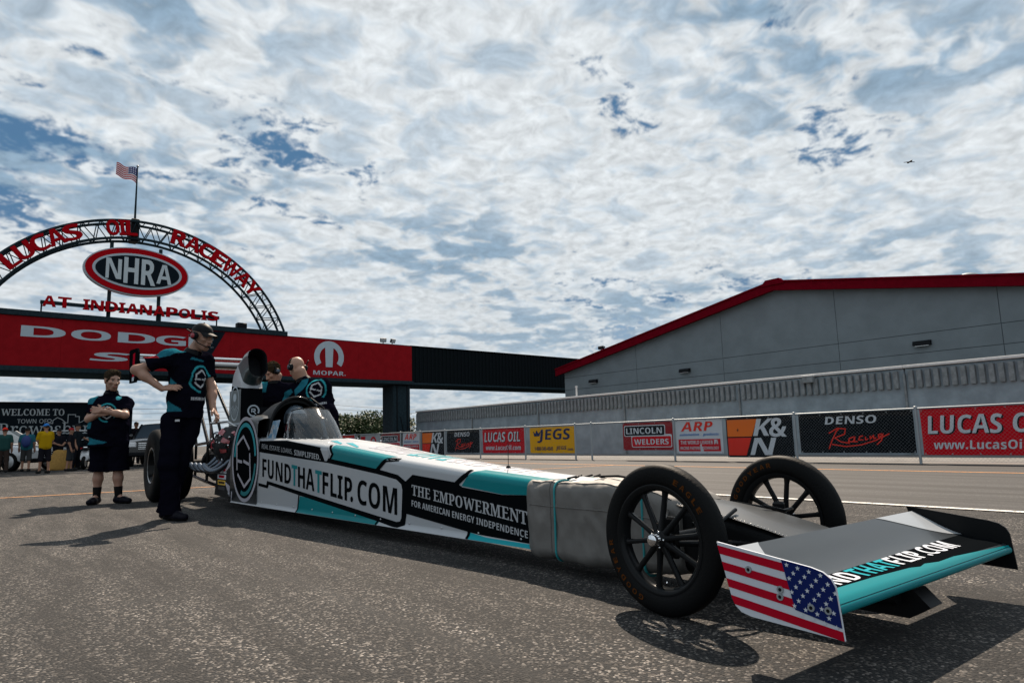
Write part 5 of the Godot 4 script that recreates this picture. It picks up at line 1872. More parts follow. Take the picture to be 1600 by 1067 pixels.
func front_wheel(d: Node3D, x: float, s: float):
	var R := 0.29
	var c := Vector3(x, R, -1.83)
	var w := Node3D.new()
	w.name = "front_wheel"
	d.add_child(w, true)
	var xf := disc_xf(x, R, -1.83, s)
	var mb := MB.new()
	mb.lathe([[0.208, -0.024], [0.213, -0.032], [0.230, -0.0375], [0.252, -0.0385], [0.272, -0.035], [0.283, -0.027], [0.289, -0.015], [0.290, 0.0], [0.289, 0.015], [0.283, 0.027], [0.272, 0.035], [0.252, 0.0385], [0.230, 0.0375], [0.213, 0.032], [0.208, 0.024]], xf, 72)
	part("tyre", mb, M.rubber, w)
	mb = MB.new()
	mb.lathe([[0.186, -0.020], [0.195, -0.028], [0.209, -0.031], [0.209, -0.025], [0.203, -0.018], [0.198, 0.0], [0.203, 0.018], [0.209, 0.025], [0.2125, 0.0325], [0.206, 0.0345], [0.195, 0.029], [0.186, 0.020], [0.184, 0.0], [0.186, -0.020]], xf, 64)
	part("rim", mb, M.gloss_black, w)
	for k in 10:
		var a := TAU * (k + 0.25) / 10
		var dir := Vector3(0, cos(a), sin(a))
		var tan_ := Vector3(0, -sin(a), cos(a))
		mb = MB.new()
		var o := Vector3(s, 0, 0)
		var rr := []
		for q in [[0.028, 0.013, 0.012, 0.014], [0.08, 0.010, 0.009, 0.010], [0.16, 0.010, 0.008, 0.006], [0.190, 0.014, 0.009, 0.006]]:
			var p: Vector3 = c + dir * q[0] + o * q[3]
			rr.append([p + tan_ * q[1] + o * q[2] * 0.3, p + tan_ * q[1] * 0.6 + o * q[2], p - tan_ * q[1] * 0.6 + o * q[2], p - tan_ * q[1] + o * q[2] * 0.3, p - tan_ * q[1] - o * q[2], p + tan_ * q[1] - o * q[2]])
		mb.loft(rr, true, true)
		part("spoke", mb, M.gloss_black, w)
	mb = MB.new()
	mb.lathe([[0.0, -0.05], [0.03, -0.05], [0.036, -0.02], [0.04, 0.015], [0.032, 0.03], [0.022, 0.035], [0.0, 0.035]], xf, 32)
	part("hub", mb, M.gloss_black, w)
	mb = MB.new()
	mb.lathe([[0.0225, 0.03], [0.0225, 0.066], [0.019, 0.070], [0.0, 0.070]], xf, 28)
	part("hub_cap", mb, M.chrome, w)
	mb = MB.new()
	for k in 5:
		var a := TAU * k / 5.0 + 0.3
		mb.ball(xf * Vector3(cos(a) * 0.031, 0.033, sin(a) * 0.031), Vector3.ONE * 0.005, 8)
	mb.tube([c + Vector3(s * 0.03, -0.165, 0.06), c + Vector3(s * 0.055, -0.15, 0.055)], 0.004, 6)
	part("bolts", mb, M.chrome, w)
	# side lettering set round the tyre; the far wheel shows its inner side to the lane
	for sd in [-1.0, 1.0]:
		var wall := func(u, v):
			# u: angle (clockwise as seen from that side), v: radius
			var h := 0.0382
			return c + Vector3(sd * h, cos(u) * v, sin(u) * v * -sd)
		for k in [["GOODYEAR", -2.80 if sd < 0 and s < 0 else -1.25, 1.20], ["EAGLE", 0.42 if s < 0 else 1.9, 0.72]]:
			mb = MB.new()
			var step: float = k[2] / k[0].length()
			for i in k[0].length():
				var a0: float = k[1] + step * i
				text_box(mb, k[0][i], "bold", a0, 0.236, step * 0.62, 0.021, wall, 0.0012, Vector3(sd, 0, 0))
			part("lettering", mb, M.tyre_print, w)

func rear_wheel(d: Node3D, x: float, s: float):
	var w := Node3D.new()
	w.name = "rear_wheel"
	d.add_child(w, true)
	var R := 0.468
	var xf := disc_xf(x, R, -10.03, s)
	var mb := MB.new()
	mb.lathe([[0.205, -0.19], [0.225, -0.205], [0.30, -0.222], [0.38, -0.225], [0.43, -0.215], [0.455, -0.195], [0.467, -0.16], [R, -0.08], [R, 0.08], [0.467, 0.16], [0.455, 0.195], [0.43, 0.215], [0.38, 0.225], [0.30, 0.222], [0.225, 0.205], [0.205, 0.19]], xf, 72)
	part("tyre", mb, M.rubber, w)
	mb = MB.new()
	mb.lathe([[0.0, 0.10], [0.05, 0.10], [0.06, 0.085], [0.14, 0.07], [0.17, 0.10], [0.19, 0.17], [0.208, 0.205], [0.214, 0.200], [0.205, 0.16], [0.20, -0.16], [0.214, -0.205], [0.19, -0.19], [0.15, -0.05], [0.0, -0.03]], xf, 56)
	part("rim", mb, M.gloss_black, w)
	mb = MB.new()
	mb.lathe([[0.0, 0.10], [0.045, 0.10], [0.045, 0.135], [0.03, 0.145], [0.0, 0.145]], xf, 24)
	part("hub_cap", mb, M.alloy, w)
	mb = MB.new()
	mb.lathe([[0.205, 0.190], [0.222, 0.206], [0.226, 0.2085], [0.23, 0.2075]], xf, 56)
	part("bead_ring", mb, M.alloy, w)

func build_front_wing(d: Node3D):
	var w := Node3D.new()
	w.name = "front_wing"
	d.add_child(w, true)
	var xa := 1.925
	var xb := 3.305
	# upper face: u across, v along the chord from the rear edge (0) to the front edge (1)
	var prof := [[-1.375, 0.326], [-1.32, 0.300], [-1.26, 0.270], [-1.20, 0.247], [-1.14, 0.234], [-1.08, 0.229], [-1.04, 0.222], [-1.02, 0.210]]
	var up := func(u, v):
		var k := clampf(v, 0.0, 1.0) * (prof.size() - 1)
		var i := mini(int(k), prof.size() - 2)
		var f := k - i
		var p0: Array = prof[maxi(i - 1, 0)]
		var p1: Array = prof[i]
		var p2: Array = prof[i + 1]
		var p3: Array = prof[mini(i + 2, prof.size() - 1)]
		var a := Vector2(p0[0], p0[1]).cubic_interpolate(Vector2(p3[0], p3[1]), Vector2(p1[0], p1[1]), Vector2(p2[0], p2[1]), 0.0) if false else Vector2(p1[0], p1[1]).cubic_interpolate(Vector2(p2[0], p2[1]), Vector2(p0[0], p0[1]), Vector2(p3[0], p3[1]), f)
		return Vector3(lerpf(xa, xb, u), a.y, a.x)
	var mb := MB.new()
	mb.sheet(4, 28, up, Vector3.UP)
	# rounded front edge and under face
	mb.sheet(4, 10, func(u, v):
		var a := lerpf(deg_to_rad(60), deg_to_rad(-100), v)
		return Vector3(lerpf(xa, xb, u), 0.1975 + 0.0135 * sin(a), -1.0265 + 0.0135 * cos(a)), Vector3(0, 0, 1))
	mb.sheet(4, 12, func(u, v): return Vector3(lerpf(xa, xb, u), lerpf(0.184, 0.322, v) - 0.03 * sin(v * PI), lerpf(-1.030, -1.375, v)), Vector3.DOWN)
	part("wing_plane", mb, M.paint_grey, w)
	var U := func(x: float): return (x - xa) / (xb - xa)
	# print on the upper face
	mb = MB.new()
	patch(mb, [Vector2(0, 0.70), Vector2(0.25, 0.715), Vector2(0.42, 0.75), Vector2(0.46, 0.79), Vector2(0.50, 0.76), Vector2(0.56, 0.81), Vector2(0.66, 0.80), Vector2(0.80, 0.86), Vector2(1, 0.94), Vector2(1, 1), Vector2(0, 1)], up, 0.0022, Vector3.UP, 0.02)
	mb.sheet(4, 10, func(u, v):
		var a := lerpf(deg_to_rad(60), deg_to_rad(-60), v)
		return Vector3(lerpf(xa, xb, u), 0.1975 + 0.0148 * sin(a), -1.0265 + 0.0148 * cos(a)), Vector3(0, 0, 1))
	part("teal_band", mb, M.paint_deep_teal, w)
	mb = MB.new()
	patch(mb, [Vector2(0.12, 0.50), Vector2(0.86, 0.46), Vector2(1.0, 0.46), Vector2(1.0, 0.86), Vector2(0.60, 0.82), Vector2(0.0, 0.80), Vector2(0.0, 0.62)], up, 0.0012, Vector3.UP, 0.02)
	part("black_band", mb, M.paint_black, w)
	mb = MB.new()
	patch(mb, [Vector2(0.0, 0.0), Vector2(0.13, 0.0), Vector2(0.0, 0.50)], up, 0.0018, Vector3.UP, 0.02)
	part("white_corner", mb, M.paint_white, w)
	mb = MB.new()
	patch(mb, [Vector2(0.75, 0.0), Vector2(1.0, 0.0), Vector2(1.0, 0.46), Vector2(0.95, 0.40)], up, 0.0018, Vector3.UP, 0.02)
	part("white_corner", mb, M.paint_white, w)
	var segs := [["FUND", "w"], ["THAT", "t"], ["FLIP.COM", "w"]]
	for k in [["w", M.flag_white], ["t", M.paint_teal]]:
		seg_text(w, k[1], segs, k[0], "bold", Vector2(0.005, 0.685), Vector2(0.82, 0.66), Vector2(0.005, 0.52), Vector2(0.82, 0.46), up, 0.0032, Vector3.UP, 0.03)
	# struts to the nose
	for x in [CX - 0.13, CX + 0.13]:
		mb = MB.new()
		mb.bar(Vector3(x, 0.16, -1.36), Vector3(x, 0.215, -1.25), 0.03, 0.012, 0.003)
		part("wing_stay", mb, M.carbon, w)
	# end plates
	var plate := PackedVector2Array([Vector2(-1.40, 0.348), Vector2(-1.085, 0.308), Vector2(-1.05, 0.299), Vector2(-1.028, 0.284), Vector2(-1.016, 0.262), Vector2(-1.003, 0.122), Vector2(-1.29, 0.136), Vector2(-1.325, 0.144), Vector2(-1.345, 0.160), Vector2(-1.357, 0.185)])
	var xf := Transform3D(Basis(Vector3(0, 0, 1), Vector3(0, 1, 0), Vector3(-1, 0, 0)), Vector3.ZERO)
	for s in [-1.0, 1.0]:
		var x := 1.915 if s < 0 else 3.315
		mb = MB.new()
		mb.prism(plate, -0.004, 0.004, Transform3D(xf.basis, Vector3(x, 0, 0)))
		var pl := part("end_plate", mb, M.flag_white if s < 0 else M.carbon, w)
		if s > 0: continue
		var f := func(u, v): return Vector3(x - 0.0042, v, u)
		# stripes slope with the top edge
		var top_at := func(z: float): return 0.348 - (z + 1.40) * 0.127
		for k in 5:
			mb = MB.new()
			var y0 := 0.010 + k * 0.0475
			var q := PackedVector2Array([Vector2(-1.42, 0.348 + 0.0025 - y0), Vector2(-0.98, 0.348 - 0.0525 - y0), Vector2(-0.98, 0.348 - 0.0525 - y0 - 0.0245), Vector2(-1.42, 0.348 - y0 - 0.0225)])
			for piece in Geometry2D.intersect_polygons(q, plate):
				patch(mb, Array(piece), f, 0.0008, Vector3.LEFT)
			part("red_stripe", mb, M.flag_red, w)
		mb = MB.new()
		var can := PackedVector2Array([Vector2(-1.178, 0.33), Vector2(-0.98, 0.31), Vector2(-0.98, 0.150), Vector2(-1.142, 0.182)])
		for piece in Geometry2D.intersect_polygons(can, plate):
			patch(mb, Array(piece), f, 0.0014, Vector3.LEFT)
		part("blue_field", mb, M.flag_blue, w)
		mb = MB.new()
		for r in 8:
			for q in 5:
				var z := -1.158 + q * 0.034 + (r % 2) * 0.017 + r * 0.0025
				var y: float = 0.306 - r * 0.0185 - (z + 1.158) * 0.16
				if z > -1.012 or (z > -1.03 and y > 0.262): continue
				var st := []
				for k in 10:
					var a := PI * 0.5 + k * PI / 5.0
					var rad := 0.0078 if k % 2 == 0 else 0.0032
					st.append(Vector2(z + cos(a) * rad, y + sin(a) * rad))
				patch(mb, st, f, 0.0022, Vector3.LEFT)
		part("stars", mb, M.flag_white, w, "stuff")
		for p in [[-1.288, 0.276], [-1.185, 0.232], [-1.187, 0.211], [-1.092, 0.196], [-1.042, 0.196]]:
			mb = MB.new()
			mb.lathe([[0.0, 0.0012], [0.0045, 0.0012], [0.0047, 0.004], [0.0105, 0.004], [0.0108, 0.0]], Transform3D(Basis(Vector3.BACK, PI * 0.5), Vector3(x - 0.0040, p[1], p[0])), 20)
			part("bolt", mb, M.galv, w)
			mb = MB.new()
			mb.lathe([[0.0, 0.0045], [0.0052, 0.0045], [0.0054, 0.003]], Transform3D(Basis(Vector3.BACK, PI * 0.5), Vector3(x - 0.0040, p[1], p[0])), 14)
			part("bolt_socket", mb, M.black, w)

func build_engine(d: Node3D):
	var mb := MB.new()
	mb.box(Vector3(CX, 0.42, -8.42), Vector3(0.42, 0.46, 0.98), 0.04)
	mb.box(Vector3(CX, 0.17, -8.40), Vector3(0.30, 0.14, 0.95), 0.05)
	part("engine_block", mb, M.black, d)
	# lower guard plate with sponsor stickers
	mb = MB.new()
	mb.prism(PackedVector2Array([Vector2(-8.55, 0.14), Vector2(-7.74, 0.11), Vector2(-7.74, 0.46), Vector2(-8.15, 0.48), Vector2(-8.5, 0.30)]), 0.0, 0.012, Transform3D(Basis(Vector3(0, 0, 1), Vector3(0, 1, 0), Vector3(-1, 0, 0)), Vector3(CX - 0.36, 0, 0)))
	var gp := part("guard_plate", mb, M.carbon, d)
	var k := 0
	for s in [[-8.20, 0.415, 0.24, 0.05, M.flag_white], [-8.14, 0.425, 0.12, 0.026, M.flag_red], [-8.26, 0.35, 0.34, 0.05, M.flag_white], [-8.26, 0.352, 0.22, 0.028, M.flag_red], [-8.26, 0.285, 0.30, 0.052, M.sticker_yellow], [-8.26, 0.285, 0.24, 0.022, M.black], [-8.26, 0.222, 0.26, 0.036, M.steel_blue], [-7.92, 0.20, 0.14, 0.06, M.flag_white], [-7.92, 0.20, 0.06, 0.04, M.black]]:
		mb = MB.new()
		mb.box(Vector3(CX - 0.374 - 0.0012 * (k % 2), s[1], s[0]), Vector3(0.003, s[3], s[2]), 0.0008)
		part("sticker", mb, s[4], gp)
		k += 1
	# silver fins of the flank ahead of the guard
	mb = MB.new()
	mb.prism(PackedVector2Array([Vector2(-8.02, 0.40), Vector2(-7.80, 0.48), Vector2(-7.76, 0.66), Vector2(-7.86, 0.52)]), 0, 0.01, Transform3D(Basis(Vector3(0, 0, 1), Vector3(0, 1, 0), Vector3(-1, 0, 0)), Vector3(CX - 0.40, 0, 0)))
	mb.prism(PackedVector2Array([Vector2(-8.0, 0.30), Vector2(-7.74, 0.10), Vector2(-7.72, 0.20), Vector2(-7.86, 0.27)]), 0, 0.01, Transform3D(Basis(Vector3(0, 0, 1), Vector3(0, 1, 0), Vector3(-1, 0, 0)), Vector3(CX - 0.40, 0, 0)))
	part("flank_fin", mb, M.paint_silver, d)
	# heads with red covers, one each side
	for s in [-1.0, 1.0]:
		var tilt := Basis(Vector3.BACK, s * -0.75)
		mb = MB.new()
		mb.box(Vector3(CX + s * 0.24, 0.66, -8.38), Vector3(0.20, 0.20, 0.90), 0.03, tilt)
		part("cylinder_head", mb, M.black, d)
		mb = MB.new()
		mb.box(Vector3(CX + s * 0.315, 0.735, -8.38), Vector3(0.19, 0.10, 0.86), 0.04, tilt)
		var vc := part("valve_cover", mb, M.engine_red, d)
		for i in 5:
			mb = MB.new()
			mb.box(Vector3(CX + s * 0.318, 0.738, -8.74 + i * 0.18), Vector3(0.20, 0.108, 0.07), 0.02, tilt)
			part("strap", mb, M.black, vc)
		mb = MB.new()
		for i in 6:
			mb.ball(Vector3(CX + s * 0.362, 0.775, -8.78 + i * 0.16), Vector3.ONE * 0.016, 8)
			mb.ball(Vector3(CX + s * 0.39, 0.70, -8.78 + i * 0.16), Vector3.ONE * 0.013, 8)
		part("bolts", mb, M.chrome, vc, "stuff")
		# four swept pipes
		for i in 4:
			var z := -8.06 - i * 0.21
			mb = MB.new()
			var p := []
			for t in 11:
				var q := t / 10.0
				p.append(Vector3(CX + s * (0.27 + 0.22 * sin(q * 1.5)), 0.62 - 0.26 * sin(q * PI * 0.62) + 0.10 * q * q, z - 0.42 * q * q - 0.10 * q))
			mb.tube(p, 0.031, 14, false)
			mb.tube(p, 0.028, 14, false)
			part("exhaust_pipe", mb, M.steel_blue, d)
	# quilted safety blanket over the near head, with red panels and buckles
	mb = MB.new()
	var rings := []
	for i in 11:
		var q := i / 10.0
		var z := lerpf(-8.72, -7.88, q)
		var rr := 0.06 + 0.13 * sqrt(maxf(0.0, sin(q * PI)))
		var r := []
		for k2 in 22:
			var a := TAU * k2 / 22
			var bump := 1.0 + 0.05 * sin(a * 5.0 + z * 14.0) + 0.04 * sin(z * 40.0)
			r.append(Vector3(CX - 0.27 + cos(a) * rr * 0.85 * bump, 0.70 + sin(a) * rr * 1.15 * bump, z))
		rings.append(r)
	mb.loft(rings, true, true)
	var bl := part("engine_blanket", mb, M.black, d)
	var quilt := func(u, v):
		var q: float = clampf((u + 8.72) / 0.84, 0.0, 1.0)
		var rr := 0.06 + 0.13 * sqrt(maxf(0.0, sin(q * PI)))
		var bump := 1.0 + 0.05 * sin(v * 5.0 + u * 14.0) + 0.04 * sin(u * 40.0)
		return Vector3(CX - 0.27 + cos(v) * rr * 0.85 * bump, 0.70 + sin(v) * rr * 1.15 * bump, u)
	for w in [[-8.36, 2.15, 0.20, 0.42], [-8.10, 2.70, 0.15, 0.34], [-8.16, 3.30, 0.14, 0.30], [-8.50, 2.75, 0.10, 0.26], [-8.02, 1.95, 0.12, 0.36]]:
		mb = MB.new()
		patch(mb, [Vector2(w[0], w[1]), Vector2(w[0] + w[2], w[1] + 0.10), Vector2(w[0] + w[2] * 0.9, w[1] + w[3]), Vector2(w[0] - 0.02, w[1] + w[3] * 0.8)], quilt, 0.010, Vector3.LEFT, 0.03)
		part("red_quilting", mb, M.engine_red, bl)
	for w in [[-8.34, 2.95], [-8.05, 3.15], [-8.20, 3.0], [-7.98, 2.6], [-8.42, 2.5], [-8.26, 2.6]]:
		mb = MB.new()
		mb.ball(quilt.call(w[0], w[1]), Vector3(0.014, 0.014, 0.020), 10)
		part("buckle", mb, M.alloy, bl)
	# supercharger with ribs, pulley and belt
	mb = MB.new()
	mb.box(Vector3(CX, 0.83, -8.48), Vector3(0.30, 0.18, 0.66), 0.06)
	for i in 9:
		mb.box(Vector3(CX, 0.83, -8.76 + i * 0.07), Vector3(0.325, 0.20, 0.014), 0.006)
	part("supercharger", mb, M.steel_blue, d)
	mb = MB.new()
	mb.lathe([[0.0, -0.05], [0.10, -0.05], [0.105, -0.02], [0.105, 0.02], [0.10, 0.05], [0.0, 0.05]], Transform3D(Basis(Vector3.RIGHT, PI * 0.5), Vector3(CX, 0.83, -8.08)), 28)
	mb.lathe([[0.0, -0.05], [0.08, -0.05], [0.08, 0.05], [0.0, 0.05]], Transform3D(Basis(Vector3.RIGHT, PI * 0.5), Vector3(CX, 0.46, -7.88)), 28)
	part("pulley", mb, M.alloy, d)
	mb = MB.new()
	for s in [-1.0, 1.0]: mb.bar(Vector3(CX + s * 0.098, 0.83, -8.08), Vector3(CX + s * 0.08, 0.46, -7.9), 0.012, 0.07)
	part("belt", mb, M.rubber, d)
	# hoses and lines
	var rng := RandomNumberGenerator.new()
	rng.seed = 12
	for i in 16:
		mb = MB.new()
		var a := Vector3(CX - rng.randf_range(0.10, 0.36), rng.randf_range(0.66, 0.92), rng.randf_range(-8.75, -7.85))
		var b := Vector3(CX - rng.randf_range(0.22, 0.40), rng.randf_range(0.42, 0.74), rng.randf_range(-8.7, -7.85))
		var mid := (a + b) * 0.5 + Vector3(-rng.randf_range(0.04, 0.12), rng.randf_range(0.0, 0.14), rng.randf_range(-0.08, 0.08))
		var p := []
		for t in 9:
			var q := t / 8.0
			p.append(a.lerp(mid, q).lerp(mid.lerp(b, q), q))
		mb.tube(p, rng.randf_range(0.006, 0.014), 7)
		part("hose", mb, [M.black, M.chrome, M.rubber, M.engine_red, M.black, M.steel_blue][i % 6], d)
	for i in 8:
		mb = MB.new()
		var at := Vector3(CX - rng.randf_range(0.26, 0.39), rng.randf_range(0.50, 0.86), rng.randf_range(-8.6, -7.85))
		mb.lathe([[0.0, 0.0], [0.022, 0.0], [0.022, 0.02], [0.014, 0.024], [0.014, 0.05], [0.0, 0.05]], Transform3D(Basis(Vector3.BACK, PI * 0.5), at), 10)
		part("fitting", mb, [M.chrome, M.engine_red, M.alloy][i % 3], d)
	# intake scoop
	mb = MB.new()
	var sx := CX - 0.02
	var ring := func(y: float, z: float, tilt: float, hx: float, hh: float, rr: float):
		var o := []
		var bs := Basis(Vector3.RIGHT, tilt)
		for c in [[hx - rr, hh - rr, 0.0], [-hx + rr, hh - rr, 90.0], [-hx + rr, -hh + rr, 180.0], [hx - rr, -hh + rr, 270.0]]:
			for q in 6:
				var a := deg_to_rad(c[2] + 18.0 * q)
				o.append(Vector3(sx, y, z) + bs * Vector3(c[0] + cos(a) * rr, 0, -(c[1] + sin(a) * rr)))
		return o
	# lower trunk is dark, the middle pale, the mouth dark teal: three lofts butted end to end
	var r0 = ring.call(0.90, -8.62, 0.0, 0.128, 0.30, 0.05)
	var r1 = ring.call(1.05, -8.62, 0.0, 0.124, 0.29, 0.06)
	var r2 = ring.call(1.40, -8.60, 0.12, 0.122, 0.275, 0.08)
	var r3 = ring.call(1.48, -8.57, 0.42, 0.124, 0.262, 0.10)
	var r4 = ring.call(1.56, -8.50, 0.78, 0.113, 0.228, 0.105)
	var r5 = ring.call(1.645, -8.34, 1.15, 0.112, 0.190, 0.106)
	var r6 = ring.call(1.665, -8.20, 1.30, 0.112, 0.180, 0.106)
	mb.loft([r0, r1, r2], true, false)
	part("scoop_trunk", mb, M.paint_black, d)
	mb = MB.new()
	mb.loft([r2, r3, r4])
	part("scoop_neck", mb, M.paint_white, d)
	mb = MB.new()
	mb.loft([r4, r5, r6])
	part("scoop_mouth", mb, mt("scoop_dark", Color(0.010, 0.030, 0.036), 0.3, 0.0, 0.3), d)
	mb = MB.new()
	var r7 = ring.call(1.66, -8.22, 1.30, 0.100, 0.168, 0.094)
	var r8 = ring.call(1.62, -8.38, 1.15, 0.085, 0.145, 0.08)
	mb.loft([r6, r7])
	mb.loft([r7, r8], false, true)
	part("scoop_throat", mb, M.black, d)
	mb = MB.new()
	mb = MB.new()
	var sp := func(u, v): return Vector3(sx - 0.131, v, u)
	patch(mb, rect_v(-8.85, 0.93, -8.39, 1.36), sp, 0.0, Vector3.LEFT)
	part("scoop_plate", mb, mt("scoop_grey", Color(0.06, 0.085, 0.09), 0.35), d)
	mb = MB.new()
	stroke(mb, ellipse(-8.62, 1.20, 0.17, 0.20, 36), 0.022, sp, 0.003, Vector3.LEFT, true)
	for i in 9:
		var a := -0.4 - i * 0.30
		stroke(mb, [Vector2(-8.62 + cos(a) * 0.05, 1.20 + sin(a) * 0.06), Vector2(-8.62 + cos(a) * 0.15, 1.20 + sin(a) * 0.175)], 0.010, sp, 0.003, Vector3.LEFT)
	patch(mb, ellipse(-8.62, 1.27, 0.07, 0.05, 18), sp, 0.003, Vector3.LEFT)
	patch(mb, rect_v(-8.83, 0.94, -8.41, 0.965), sp, 0.003, Vector3.LEFT)
	part("round_mark", mb, M.sign_silver, d)
	mb = MB.new()
	var fp := func(u, v): return Vector3(u, v, -8.325)
	stroke(mb, ellipse(sx + 0.0, 1.10, 0.062, 0.062, 24, -0.5, PI * 1.6), 0.018, fp, 0.003, Vector3.BACK)
	stroke(mb, [Vector2(sx - 0.02, 1.08), Vector2(sx - 0.02, 1.12), Vector2(sx + 0.015, 1.12), Vector2(sx + 0.02, 1.10), Vector2(sx - 0.005, 1.095), Vector2(sx + 0.03, 1.06)], 0.013, fp, 0.003, Vector3.BACK)
	part("round_mark", mb, M.sign_silver, d)

func rect_v(x0: float, y0: float, x1: float, y1: float) -> Array:
	return [Vector2(x0, y0), Vector2(x1, y0), Vector2(x1, y1), Vector2(x0, y1)]

func build_rear(d: Node3D):
	var mb := MB.new()
	for s in [-1.0, 1.0]:
		mb = MB.new()
		mb.tube([Vector3(CX + s * 0.22, 0.20, -8.8), Vector3(CX + s * 0.20, 0.24, -9.6), Vector3(CX + s * 0.18, 0.30, -10.5)], 0.022, 8)
		mb.tube([Vector3(CX + s * 0.24, 0.80, -7.7), Vector3(CX + s * 0.22, 0.76, -9.0), Vector3(CX + s * 0.18, 0.72, -10.3)], 0.020, 8)
		mb.tube([Vector3(CX + s * 0.20, 0.74, -9.6), Vector3(CX + s * 0.20, 0.24, -9.6)], 0.018, 8)
		mb.tube([Vector3(CX + s * 0.18, 0.72, -10.3), Vector3(CX + s * 0.18, 0.28, -10.3)], 0.018, 8)
		part("frame_rail", mb, M.gloss_black, d)
	mb = MB.new()
	mb.tube([Vector3(2.0, 0.468, -10.03), Vector3(3.18, 0.468, -10.03)], 0.06, 14)
	mb.ball(Vector3(CX, 0.468, -10.03), Vector3(0.17, 0.20, 0.20), 18)
	part("rear_axle", mb, M.black, d)
	mb = MB.new()
	mb.box(Vector3(CX, 0.45, -9.35), Vector3(0.34, 0.40, 0.7), 0.06)
	part("clutch_housing", mb, M.black, d)
	# fuel and oil lines box seen by the man's hand
	mb = MB.new()
	mb.tube([Vector3(CX - 0.30, 0.98, -9.1), Vector3(CX - 0.26, 0.98, -8.5), Vector3(CX - 0.2, 0.90, -8.3)], 0.014, 8)
	mb.tube([Vector3(CX - 0.30, 0.98, -9.1), Vector3(CX - 0.28, 0.70, -9.15)], 0.014, 8)
	part("grab_rail", mb, M.alloy, d)
	# rear wing
	var w := Node3D.new()
	w.name = "rear_wing"
	d.add_child(w, true)
	mb = MB.new()
	var sec := []
	for i in 25:
		var a := TAU * i / 25
		var c := 0.5 + 0.5 * cos(a)
		sec.append(Vector2(-11.55 + 0.62 * c, 1.905 + 0.13 * pow(1.0 - c, 1.4) + 0.075 * sin(a) * (0.35 + 0.65 * c)))
	var rings := []
	for x in [1.77, 2.6, 3.41]:
		var r := []
		for p in sec: r.append(Vector3(x, p.y, p.x))
		rings.append(r)
	mb.loft(rings, true, true)
	part("main_plane", mb, mt("wing_gloss", Color(0.03, 0.033, 0.036), 0.12, 0.0, 1.0), w)
	mb = MB.new()
	rings = []
	for x in [1.77, 3.41]:
		var r := []
		for p in sec: r.append(Vector3(x, p.y * 0.35 + 1.42, p.x * 0.35 - 7.70))
		rings.append(r)
	mb.loft(rings, true, true)
	part("upper_flap", mb, M.chrome, w)
	for x in [1.755, 3.425]:
		mb = MB.new()
		mb.prism(PackedVector2Array([Vector2(-11.72, 2.14), Vector2(-11.64, 2.17), Vector2(-11.05, 2.13), Vector2(-10.96, 2.06), Vector2(-10.98, 1.72), Vector2(-11.10, 1.64), Vector2(-11.60, 1.66)]), -0.012, 0.012, Transform3D(Basis(Vector3(0, 0, 1), Vector3(0, 1, 0), Vector3(-1, 0, 0)), Vector3(x, 0, 0)))
		var e := part("end_plate", mb, M.paint_black, w)
		mb = MB.new()
		mb.box(Vector3(x - 0.0135, 1.90, -11.28), Vector3(0.003, 0.36, 0.16), 0.001)
		part("red_print", mb, M.flag_red, w)
		mb = MB.new()
		mb.box(Vector3(x - 0.0155, 1.70, -11.28), Vector3(0.003, 0.06, 0.16), 0.001)
		part("pale_print", mb, M.sign_silver, w)
	for s in [-1.0, 1.0]:
		for k in [[Vector3(CX + s * 0.13, 1.90, -11.20), Vector3(CX + s * 0.18, 0.72, -10.3)], [Vector3(CX + s * 0.13, 1.90, -11.10), Vector3(CX + s * 0.20, 0.74, -9.6)], [Vector3(CX + s * 0.13, 1.93, -11.45), Vector3(CX + s * 0.18, 0.45, -10.6)]]:
			mb = MB.new()
			mb.tube([k[0], k[1]], 0.022, 8)
			part("strut", mb, M.gloss_black, w)

